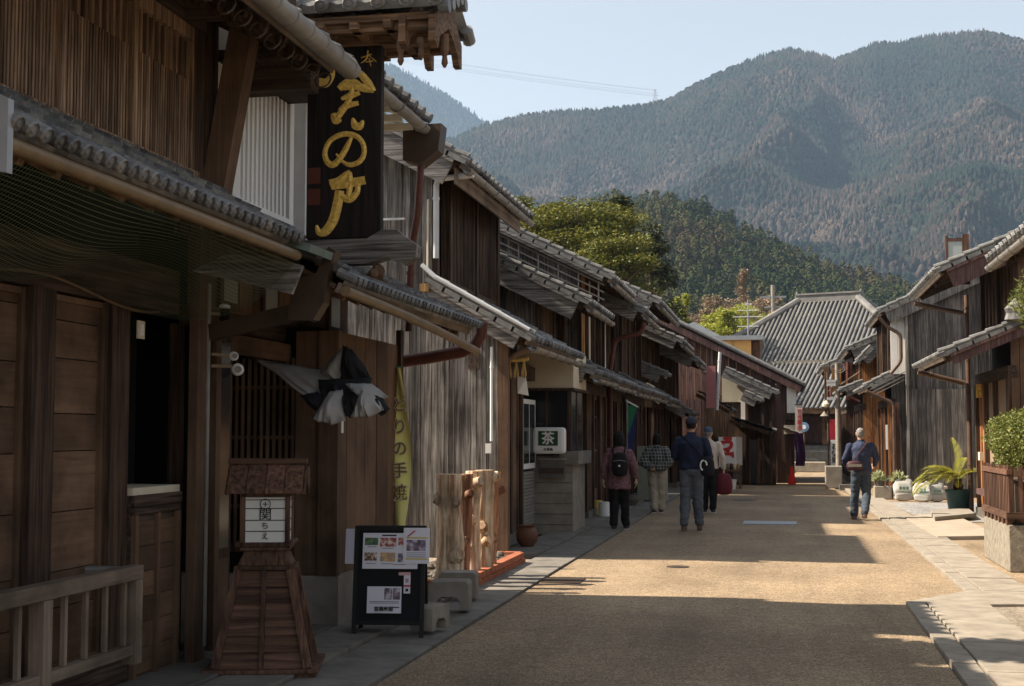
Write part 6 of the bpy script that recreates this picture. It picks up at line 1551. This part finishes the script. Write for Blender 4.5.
tree('evergreen_tree', 'small yellow-green treetop at the far left edge of the tree group', 516, 190, 92, 3.4, 4.5, 'round', L_ev, 5000, .26, tg, lobes=14)
bg_ = 'yellow-green trees at the foot of the hill'
for (px, py, Y, w_, h_, kd, mt, lb_) in ((676, 291, 128, 2.2, 6, 'cone', L_bam, 'slender yellow-green tree, leftmost at the hill foot'), (686, 292, 130, 2.3, 6.5, 'cone', L_bam, 'slender yellow-green tree second from the left at the hill foot'), (712, 300, 135, 5.2, 8, 'round', L_bam, 'bushy bright yellow-green tree above the ochre building'), (735, 304, 132, 5.0, 7, 'round', L_bam, 'bushy yellow-green tree between the bright one and the antenna'), (752, 300, 150, 6, 8, 'round', L_bam, 'dull green-yellow tree behind the antenna mast'),
    (722, 288, 165, 8, 10, 'round', L_bare, 'bare brownish tree rising behind the yellow-green ones'), (700, 304, 140, 5.5, 7, 'round', L_bare, 'bare pinkish-brown tree left of the bright yellow-green one'), (765, 284, 175, 9, 11, 'round', L_bare, 'bare greyish tree behind the far utility pole'), (745, 268, 190, 7, 12, 'cone', L_bare, 'tall rusty brown conifer above the bare trees'), (784, 296, 165, 8, 8, 'round', L_bare, 'bare tree at the left hip of the temple roof'), (668, 308, 120, 4.5, 6, 'round', L_bare, 'low bare brown shrub tree at the end of the left roofs')):
    tree('hillside_tree', lb_, px, py, Y, w_, h_, kd, mt, 4200, .30, bg_, lobes=16)
# air
hz = newmat('haze_air'); mh, nth, bh = hz
nth.nodes.remove(bh); pv = nth.nodes.new('ShaderNodeVolumePrincipled'); pv.inputs['Density'].default_value = .00010
pv.inputs['Color'].default_value = (.50, .72, 1.0, 1); pv.inputs['Anisotropy'].default_value = .1
nth.links.new(pv.outputs[0], nth.nodes['Material Output'].inputs['Volume'])
o = MB().box(-4200, 4200, -400, 6000, -1.2, 1250).build('haze', mh); o['kind'] = 'stuff'
# ------------------------------------------------------------------ people
def ev_mesh(o):
    dg = bpy.context.evaluated_depsgraph_get(); dg.update()
    return bpy.data.meshes.new_from_object(o.evaluated_get(dg))
def remeshed(mb, vox, smooth=4, subdiv=0):
    me = bpy.data.meshes.new('tmp'); me.from_pydata(mb.v, [], mb.f); me.update()
    import bmesh
    b = bmesh.new(); b.from_mesh(me); bmesh.ops.recalc_face_normals(b, faces=b.faces); b.to_mesh(me); b.free()
    o = bpy.data.objects.new('tmp', me); col.objects.link(o)
    r = o.modifiers.new('r', 'REMESH'); r.mode = 'VOXEL'; r.voxel_size = vox
    s = o.modifiers.new('s', 'SMOOTH'); s.iterations = smooth; s.factor = .5
    out = ev_mesh(o); bpy.data.objects.remove(o); out.polygons.foreach_set('use_smooth', [True] * len(out.polygons)); return out
def loft(mb, pts, seg=16):
    """pts: (x,y,z,rx,ry) rings stacked; closed with rounded caps"""
    n0 = len(mb.v)
    for (x, y, z, rx, ry) in pts:
        for j in range(seg):
            t = 2 * math.pi * j / seg; mb.v.append((x + rx * math.cos(t), y + ry * math.sin(t), z))
    for i in range(len(pts) - 1):
        for j in range(seg):
            a = n0 + i * seg + j; b = n0 + i * seg + (j + 1) % seg; mb.f.append((a, b, b + seg, a + seg))
    mb.f.append(tuple(n0 + j for j in reversed(range(seg)))); mb.f.append(tuple(n0 + (len(pts) - 1) * seg + j for j in range(seg)))
def limb(mb, pts, rs, seg=12):
    pts = [Vector(p) for p in pts]; P_ = []; Rr = []
    for i in range(len(pts) - 1):
        for t in (0, .25, .5, .75): P_.append(pts[i].lerp(pts[i + 1], t)); Rr.append(rs[i] + (rs[i + 1] - rs[i]) * t)
    P_.append(pts[-1]); Rr.append(rs[-1])
    d0 = (P_[0] - P_[1]).normalized(); d1 = (P_[-1] - P_[-2]).normalized()
    P_ = [P_[0] + d0 * Rr[0] * .7] + P_ + [P_[-1] + d1 * Rr[-1] * .7]; Rr = [Rr[0] * .5] + Rr + [Rr[-1] * .5]
    mb.tube(P_, Rr, seg)
def hand(mb, w, d, side, curl=.5, up=Vector((0, 0, 1))):
    """palm from wrist w along d, with four unequal bent fingers and a thumb"""
    w = Vector(w); d = Vector(d).normalized(); n = Vector((side, 0, 0)); n = (n - d * n.dot(d)).normalized(); s = d.cross(n).normalized()
    palm = w + d * .045
    for k in (-1, 0, 1): limb(mb, [w + s * k * .016, w + d * .085 + s * k * .022], [.019, .017], 8)
    for k, L in ((-1.5, .060), (-.5, .075), (.5, .080), (1.5, .070)):
        b = w + d * .085 + s * k * .0185; m1 = b + (d - n * curl * .5).normalized() * L * .5; m2 = m1 + (d - n * curl * 1.4).normalized() * L * .5
        limb(mb, [b, m1, m2], [.0095, .0088, .0075], 7)
    tb = w + d * .02 + s * .028; t1 = tb + (d * .7 + s * .8 - n * .2).normalized() * .035; t2 = t1 + (d * .95 + s * .1 - n * .4).normalized() * .03
    limb(mb, [tb, t1, t2], [.012, .011, .009], 7)
def addmesh(name, me, mat, par):
    me.name = name; me.materials.clear(); me.materials.append(mat); o = bpy.data.objects.new(name, me); col.objects.link(o); o.parent = par; ROOTM[o] = ROOTM[par]; return o
M_skin = plain('skin', (.46, .27, .19), .55, .06, 8, bmp=.05)
M_hairb = plain('hair_black', (.010, .008, .007), .85, .3, 60); M_hairg = plain('hair_grey', (.20, .19, .18), .6, .2, 60)
M_shoe = flat('shoe_dark', (.025, .022, .022), .5); M_shoew = flat('shoe_sole', (.55, .53, .5), .6); M_shoebr = flat('shoe_brown', (.11, .06, .035), .5)
def face(par, hc, s):
    """eyes, mouth, brows on the +Y side"""
    for sx in (-1, 1):
        m = MB(); m.lathe((hc.x + sx * .031 * s, hc.y + .083 * s, hc.z - .006), [(.001, 0), (.009, .004), (.009, .012), (.001, .016)], 8); m.build('eye', M_white, par, world=False)
        m = MB(); m.lathe((hc.x + sx * .031 * s, hc.y + .090 * s, hc.z - .001), [(.001, 0), (.005, .002), (.005, .007), (.001, .009)], 8); m.build('pupil', M_ink, par, world=False)
        m = MB(); m.beam((hc.x + sx * .045 * s, hc.y + .085 * s, hc.z + .026), (hc.x + sx * .016 * s, hc.y + .094 * s, hc.z + .028), .006, .006); m.build('eyebrow', M_hairb, par, world=False)
    m = MB(); m.beam((hc.x - .022 * s, hc.y + .092 * s, hc.z - .062), (hc.x + .022 * s, hc.y + .092 * s, hc.z - .062), .008, .007); m.build('mouth', flat('lips', (.30, .10, .08), .5) if 'lips' not in MATS else MATS['lips'], par, world=False)
def person(label, loc, H, rz, top_mat, leg_mat, feet, hands, top='shirt', hair=M_hairb, hairstyle='short', cap=None, shoe=M_shoe, build=1.0, lean=0.0, headturn=0, group='people walking away along the street', hem=.86, kneebend=.03, sleeve=1.0):
    s = H / 1.72
    t = thing('person', label, 'person', loc, rz, group)
    V = lambda x, y, z: Vector((x * s, y * s + lean * max(0, z - .9) * s, z * s))
    hip = [V(-.085, 0, .90), V(.085, 0, .90)]; sh = [V(-.175 * build, 0, 1.385), V(.175 * build, 0, 1.385)]; hd = V(0, .015, 1.60)
    # legs: feet=[(x,y,lift),...]
    legs = []
    for i in (0, 1):
        fx, fy, lf, kx, ky = feet[i]; ank = V(fx, fy, .085 + lf); kn = V(kx, ky, .49)
        legs.append((hip[i], kn, ank))
    arms = []
    for i in (0, 1):
        e, w, hdir, curl = hands[i]; arms.append((sh[i], V(*e), V(*w), Vector(hdir), curl))
    b = MB()
    loft(b, [(q.x, q.y, q.z, rx * s, ry * s) for q, rx, ry in ((V(0, 0, .84), .10, .07), (V(0, 0, .90), .155 * build, .105), (V(0, 0, 1.0), .145 * build, .10), (V(0, 0, 1.10), .13 * build, .09), (V(0, 0, 1.25), .155 * build, .105), (V(0, 0, 1.36), .165 * build, .095), (V(0, 0, 1.42), .11 * build, .07), (V(0, 0, 1.45), .06, .055))])
    limb(b, [V(0, 0, 1.40), V(0, .01, 1.52)], [.058 * s, .052 * s])
    loft(b, [(hd.x, hd.y + dy * s, hd.z + dz * s, rx * s, ry * s) for dy, dz, rx, ry in ((.03, -.115, .03, .03), (.02, -.095, .05, .06), (.01, -.05, .066, .085), (0, 0, .075, .095), (-.005, .05, .075, .097), (-.005, .085, .06, .08), (-.005, .108, .03, .045))], 18)
    limb(b, [(hd.x, hd.y + .085 * s, hd.z + .01 * s), (hd.x, hd.y + .108 * s, hd.z - .03 * s)], [.010 * s, .015 * s], 8)
    for sx in (-1, 1): limb(b, [(hd.x + sx * .076 * s, hd.y - .005, hd.z + .02 * s), (hd.x + sx * .078 * s, hd.y - .002, hd.z - .03 * s)], [.016 * s, .011 * s], 8)
    for (h, k, a) in legs:
        limb(b, [h, k, a], [.085 * s, .055 * s, .038 * s]); limb(b, [a + Vector((0, -.03, -.045)) * s, a + Vector((0, .13, -.055)) * s], [.033 * s, .028 * s])
    for (h, e, w, hdir, curl) in arms: limb(b, [h, e, w], [.052 * s, .042 * s, .028 * s])
    for i, (h, e, w, hdir, curl) in enumerate(arms): hand(b, w, hdir, -1 if i == 0 else 1, curl)
    body = addmesh('body', remeshed(b, .0085, 2), M_skin, t)
    face(t, hd, s)
    # trousers
    m = MB(); wd = 1.16 if top != 'shawl' else 1.45
    loft(m, [(q.x, q.y, q.z, rx * s, ry * s) for q, rx, ry in ((V(0, 0, .82), .11, .09), (V(0, -.008, .90), .168 * build, .128), (V(0, 0, 1.0), .155 * build, .115), (V(0, 0, 1.03), .15 * build, .11))])
    for (h, k, a) in legs: limb(m, [h, k, a + Vector((0, 0, .005 * s))], [.100 * s * (wd * .9), .074 * s * wd, .060 * s * wd])
    tr_ = addmesh('trousers', remeshed(m, .012, 4), leg_mat, t)
    for v in tr_.data.vertices:
        c = v.co; v.co = c + v.normal * (noise.noise(Vector((c.x * 10 + loc[0], c.y * 10, c.z * 7))) * .018 + noise.noise(Vector((c.x * 14, c.y * 14, c.z * 24))) * .009)
    # shoes
    for (h, k, a) in legs:
        m = MB(); limb(m, [a + Vector((0, -.035, -.04)) * s, a + Vector((0, .06, -.05)) * s, a + Vector((0, .14, -.058)) * s], [.045 * s, .043 * s, .034 * s]); m.box(a.x - .036 * s, a.x + .036 * s, a.y - .075 * s, a.y + .16 * s, a.z - .085 * s, a.z - .06 * s)
        o = addmesh('shoe', remeshed(m, .009, 2), shoe, t); m = MB(); m.box(a.x - .042 * s, a.x + .042 * s, a.y - .085 * s, a.y + .172 * s, a.z - .088 * s, a.z - .066 * s); m.build('sole', M_shoew if shoe is not M_shoebr else M_shoebr, o, world=False, bevel=.008)
    # top
    m = MB(); hz_ = hem; fl = {'shirt': 1.0, 'coat': 1.12, 'shawl': 1.25, 'jacket': 1.08}[top]
    loft(m, [(q.x, q.y, q.z, rx * s * build, ry * s * build) for q, rx, ry in ((V(0, 0, hz_), .178 * fl, .138 * fl), (V(0, 0, (hz_ + 1.0) / 2), .175 * fl, .134 * fl), (V(0, 0, 1.05), .165 * fl, .128 * fl), (V(0, -.005, 1.2), .172 * fl, .135 * fl), (V(0, -.008, 1.33), .185, .13), (V(0, -.005, 1.42), .13, .092), (V(0, 0, 1.465), .068, .066))], 20)
    for (h, e, w, hdir, curl) in arms:
        w2 = e.lerp(w, sleeve * .93); k = 1.35 if top == 'shawl' else 1.0
        limb(m, [h, e, w2], [.072 * s * k, .060 * s * fl * k, .046 * s * fl * k])
    tm = addmesh('upper_garment', remeshed(m, .012, 5), top_mat, t)
    # folds
    for v in tm.data.vertices:
        c = v.co; n_ = noise.noise(Vector((c.x * 9, c.y * 9, c.z * 5 + loc[0] * 3))) * .022 + noise.noise(Vector((c.x * 20, c.y * 20, c.z * 12))) * .010
        v.co = c + v.normal * n_
    m = MB(); loft(m, [(0, 0, 1.455 * s, .072 * s, .07 * s), (0, lean * .5, 1.495 * s, .062 * s, .06 * s)], 14); m.build('collar', top_mat, t, world=False)
    # hair
    m = MB()
    if hairstyle == 'short': R_ = ((-.03, -.055, .055, .060), (-.02, -.02, .074, .080), (-.014, .03, .080, .092), (-.010, .07, .073, .088), (-.008, .10, .048, .062), (-.005, .113, .02, .03))
    else: R_ = ((-.035, -.12, .075, .06), (-.03, -.09, .100, .08), (-.025, -.04, .104, .098), (-.018, .02, .104, .110), (-.012, .08, .092, .104), (-.008, .12, .070, .082), (-.005, .142, .03, .04))
    loft(m, [(hd.x, hd.y + dy * s, hd.z + dz * s, rx * s, ry * s) for dy, dz, rx, ry in R_], 18)
    hm_ = remeshed(m, .009, 2)
    ho = addmesh('hair', hm_, hair, t)
    for v in ho.data.vertices: v.co += v.normal * noise.noise(v.co * 40) * .006
    if cap:
        m = MB(); loft(m, [(hd.x, hd.y - .005 * s, hd.z + dz * s, rx * s, ry * s) for dz, rx, ry in ((.025, .090, .108), (.06, .092, .110), (.10, .080, .098), (.13, .045, .06), (.138, .015, .02))], 20)
        c_ = addmesh('cap', remeshed(m, .009, 3), cap, t); m = MB(); m.prism([(hd.x - .07 * s, hd.y + .08 * s, hd.z + .035 * s), (hd.x - .05 * s, hd.y + .16 * s, hd.z + .025 * s), (hd.x + .05 * s, hd.y + .16 * s, hd.z + .025 * s), (hd.x + .07 * s, hd.y + .08 * s, hd.z + .035 * s)], (0, 0, .008)); m.build('visor', cap, c_, world=False)
    return t, V, s
def check_mat(name, base, l1, sc=16):
    m, nt, b = newmat(name); tc = nt.nodes.new('ShaderNodeTexCoord'); sp = nt.nodes.new('ShaderNodeSeparateXYZ'); nt.links.new(tc.outputs['Object'], sp.inputs[0])
    a = mth(nt, 'GREATER_THAN', mth(nt, 'FRACT', mth(nt, 'MULTIPLY', sp.outputs[2], sc)), .78); c = mth(nt, 'GREATER_THAN', mth(nt, 'FRACT', mth(nt, 'MULTIPLY', mth(nt, 'ADD', sp.outputs[0], mth(nt, 'MULTIPLY', sp.outputs[1], .6)), sc)), .78)
    nt.links.new(mixc(nt, mth(nt, 'MAXIMUM', a, c), base, l1), b.inputs['Base Color']); b.inputs['Roughness'].default_value = .9; return m
M_navy = plain('cloth_navy', (.014, .020, .045), .85, .25, 14); M_navy2 = plain('cloth_slate_navy', (.035, .045, .085), .85, .2, 14)
M_grey = plain('cloth_grey', (.10, .11, .13), .85, .2, 14); M_jean = plain('denim', (.05, .065, .085), .85, .3, 14); M_blackc = plain('cloth_black', (.012, .011, .013), .85, .2, 14)
M_mauve = plain('cloth_mauve', (.25, .13, .14), .85, .2, 26, c2=(.06, .03, .04)); M_beige = plain('cloth_beige', (.40, .36, .28), .85, .12, 14); M_offw = plain('cloth_offwhite', (.55, .48, .42), .85, .1, 12)
M_check = check_mat('cloth_checked', (.03, .035, .035), (.22, .22, .20)); M_dkhat = plain('hat_dark', (.03, .035, .05), .8); M_bluehat = plain('hat_blue', (.06, .09, .14), .8)
M_burg = plain('bag_burgundy', (.13, .015, .025), .6)
dn = lambda x=0, y=0: (x, y, -1)
# man in navy sweater, arms folded in front
q = G(692, 531)
t, V, s = person('man in dark cap, navy sweater and grey trousers with his arms drawn in front', (q.x, q.y + .05, 0), 1.80, R(2), M_navy, M_grey,
    [(-.12, -.05, .0, -.10, .02), (.11, .14, .02, .08, .07)], [((-.27, .02, 1.12), (-.10, .20, 1.16), (1, .25, .05), .6), ((.27, .02, 1.12), (.10, .22, 1.12), (-1, .2, .05), .6)], 'shirt', M_hairb, 'short', M_dkhat, M_shoebr, build=1.08, hem=.93)
# small black and white shoulder bag
def soft_bag(name, label, c, r, mat, cat='bag', strap=None, extra=None, grp=None):
    t_ = thing(name, label, cat, c, 0, grp); m = MB(); loft(m, [(0, 0, z * r[2], r[0] * k, r[1] * k) for z, k in ((-1, .45), (-.85, .85), (-.3, 1), (.4, .95), (.85, .75), (1, .4))], 16)
    mm_ = remeshed(m, .012, 3); addmesh('pouch', mm_, mat, t_)
    if strap: mb_ = MB(); mb_.tube([tuple(Vector(p) - Vector(c)) for p in strap], .011, 7); mb_.build('strap', mat, t_, world=False)
    if extra: extra(t_)
    return t_
c = Vector((q.x + .26, q.y - .06, 1.02))
def patch(t_): m = MB(); m.tube([(-.06 + .05 * math.cos(a), -.088, .02 + .08 * math.sin(a)) for a in [i * .4 for i in range(12)]], .012, 6); m.build('white_trim', M_white, t_, world=False)
soft_bag('shoulder_bag', 'black shoulder bag with white trim at the hip of the man in navy', tuple(c), (.11, .08, .16), M_blackc, strap=[(q.x - .13, q.y - .03, 1.50), (q.x + .05, q.y - .17, 1.32), (q.x + .22, q.y - .15, 1.12), (q.x + .27, q.y - .08, 1.12)], extra=patch)
# woman in mauve coat with backpack
q = G(619, 530)
t, V, s = person('woman with short dark hair in a mauve flowered coat and black trousers', (q.x, q.y + .04, .0), 1.56, R(-4), M_mauve, M_blackc,
    [(-.09, -.04, .0, -.09, .03), (.10, .10, .0, .09, .06)], [((-.27, -.02, 1.13), (-.30, .06, .90), (.0, .15, -1), .5), ((.27, -.02, 1.13), (.30, .04, .90), (0, .15, -1), .5)], 'coat', M_hairb, 'bob', None, M_shoe, build=1.02, hem=.72)
c = Vector((q.x + .04, q.y - .17, 1.05))
def bp(t_):
    for sx in (-1, 1): m = MB(); m.tube([(sx * .09 - .02, .03, .16), (sx * .10 - .03, .06, .24), (sx * .10 - .03, .16, .27), (sx * .11 - .03, .26, .20)], .013, 7); m.build('shoulder_strap', M_blackc, t_, world=False)
    m = MB(); m.prism([(-.02, -.085, -.02), (0, -.085, .0), (.02, -.085, -.02), (0, -.085, -.04)], (0, -.006, 0)); m.build('emblem', M_white, t_, world=False)
    m = MB(); m.tube([(-.1, -.075, .05), (0, -.09, .07), (.1, -.075, .05)], .006, 6); m.build('zip', M_gutl, t_, world=False)
soft_bag('backpack', 'black backpack with small white emblem worn by the woman in mauve', tuple(c), (.135, .085, .19), M_blackc, 'backpack', extra=bp)
# woman in checked shawl, hands clasped behind her back
q = G(657, 513)
t, V, s = person('woman in dark checked shawl and wide beige trousers, hands clasped behind her', (q.x, q.y, .0), 1.52, R(-6), M_check, M_beige,
    [(-.06, -.02, .0, -.08, .04), (.06, .16, .0, .08, .08)], [((-.30, -.10, 1.10), (-.05, -.20, .98), (1, -.1, -.1), .6), ((.30, -.10, 1.10), (.05, -.21, .96), (-1, -.1, .1), .6)], 'shawl', M_hairb, 'bob', None, M_shoe, build=1.0, hem=.93, lean=.12)
# person in off-white jacket and blue cap, partly hidden, carrying a bag
q = G(709, 513)
t, V, s = person('person in blue cap and off-white jacket, half hidden by the man in navy', (q.x, q.y, .0), 1.66, R(-3), M_offw, M_blackc,
    [(-.085, .06, .0, -.09, .05), (.09, -.05, .0, .09, .02)], [((-.28, .02, 1.13), (-.27, .16, .95), (0, .4, -1), .5), ((.28, .0, 1.13), (.30, .06, .88), (0, .1, -1), 1.1)], 'jacket', M_hairg, 'short', M_bluehat, M_shoe, build=1.05, hem=.88)
c = Vector((q.x + .29, q.y + .06, .56)); 
def hnd(t_): m = MB(); m.tube([(-.09, 0, .17), (-.06, 0, .24), (0, 0, .27), (.06, 0, .24), (.09, 0, .17)], .01, 7); m.build('handle', M_burg, t_, world=False)
soft_bag('hand_bag', 'burgundy carrier bag held by the person in the off-white jacket', tuple(c), (.17, .08, .21), M_burg, extra=hnd)
# man on the right, walking
q = G(862, 520)
t, V, s = person('grey-haired man in dark blue pullover and jeans walking on the sunny right side', (q.x, q.y, .0), 1.65, R(4), M_navy2, M_jean,
    [(-.12, .16, .0, -.11, .12), (.02, -.24, .05, .10, .05)], [((-.30, .02, 1.13), (-.22, .18, .95), (.5, .6, -.3), .6), ((.29, .0, 1.13), (.27, .20, 1.0), (-.3, .8, .0), .6)], 'shirt', M_hairg, 'short', None, M_shoebr, build=1.08, hem=.90)
c = Vector((q.x - .12, q.y - .17, .97))
def trm(t_): m = MB(); m.box(-.12, .12, -.075, -.068, -.02, .03); m.build('pale_band', M_conc, t_, world=False)
soft_bag('cross_body_bag', 'dark maroon cross-body bag on the back of the grey-haired man', tuple(c), (.15, .065, .085), plain('bag_maroon', (.06, .02, .025), .6), strap=[(q.x - .17, q.y - .14, 1.03), (q.x - .02, q.y - .165, 1.22), (q.x + .12, q.y - .12, 1.40), (q.x + .15, q.y - .03, 1.48)], extra=trm)
# ------------------------------------------------------------------ camera, light, world
cam = bpy.data.cameras.new('camera'); co = bpy.data.objects.new('camera', cam); col.objects.link(co)
co.location = CAM; co.rotation_euler = (R(90) + PITCH, 0, YAW)
cam.sensor_width = 36; cam.lens = F / 1024 * 36; cam.clip_end = 20000; cam.clip_start = .1
scn.camera = co
SUN_A = R(6.8); SUN_E = R(45)
sl = bpy.data.lights.new('sun', 'SUN'); sl.energy = 4.6; sl.angle = R(.53); sl.color = (1, .88, .72)
so = bpy.data.objects.new('sun', sl); col.objects.link(so)
d = Vector((math.cos(SUN_A) * math.cos(SUN_E), math.sin(SUN_A) * math.cos(SUN_E), -math.sin(SUN_E)))
so.rotation_euler = d.to_track_quat('-Z', 'Y').to_euler()
w = bpy.data.worlds.new('World'); scn.world = w; w.use_nodes = True
nt = w.node_tree; bg = nt.nodes['Background']
sky = nt.nodes.new('ShaderNodeTexSky'); sky.sky_type = 'NISHITA'; sky.sun_disc = False
sky.sun_elevation = SUN_E; sky.sun_rotation = math.atan2(-d.x, -d.y) % (2 * math.pi)
sky.air_density = 1.0; sky.dust_density = 1.4; sky.ozone_density = 1.0
hs = nt.nodes.new('ShaderNodeHueSaturation'); hs.inputs['Saturation'].default_value = .28; nt.links.new(sky.outputs[0], hs.inputs['Color'])
nt.links.new(hs.outputs[0], bg.inputs[0]); bg.inputs[1].default_value = .068
scn.view_settings.view_transform = 'Standard'; scn.view_settings.look = 'None'
scn.view_settings.exposure = 1.46; scn.view_settings.gamma = 1
scn.render.engine = 'CYCLES'
scn.cycles.use_denoising = True
scn.cycles.max_bounces = 6; scn.cycles.diffuse_bounces = 4; scn.cycles.glossy_bounces = 2; scn.cycles.transparent_max_bounces = 12
scn.cycles.volume_bounces = 0
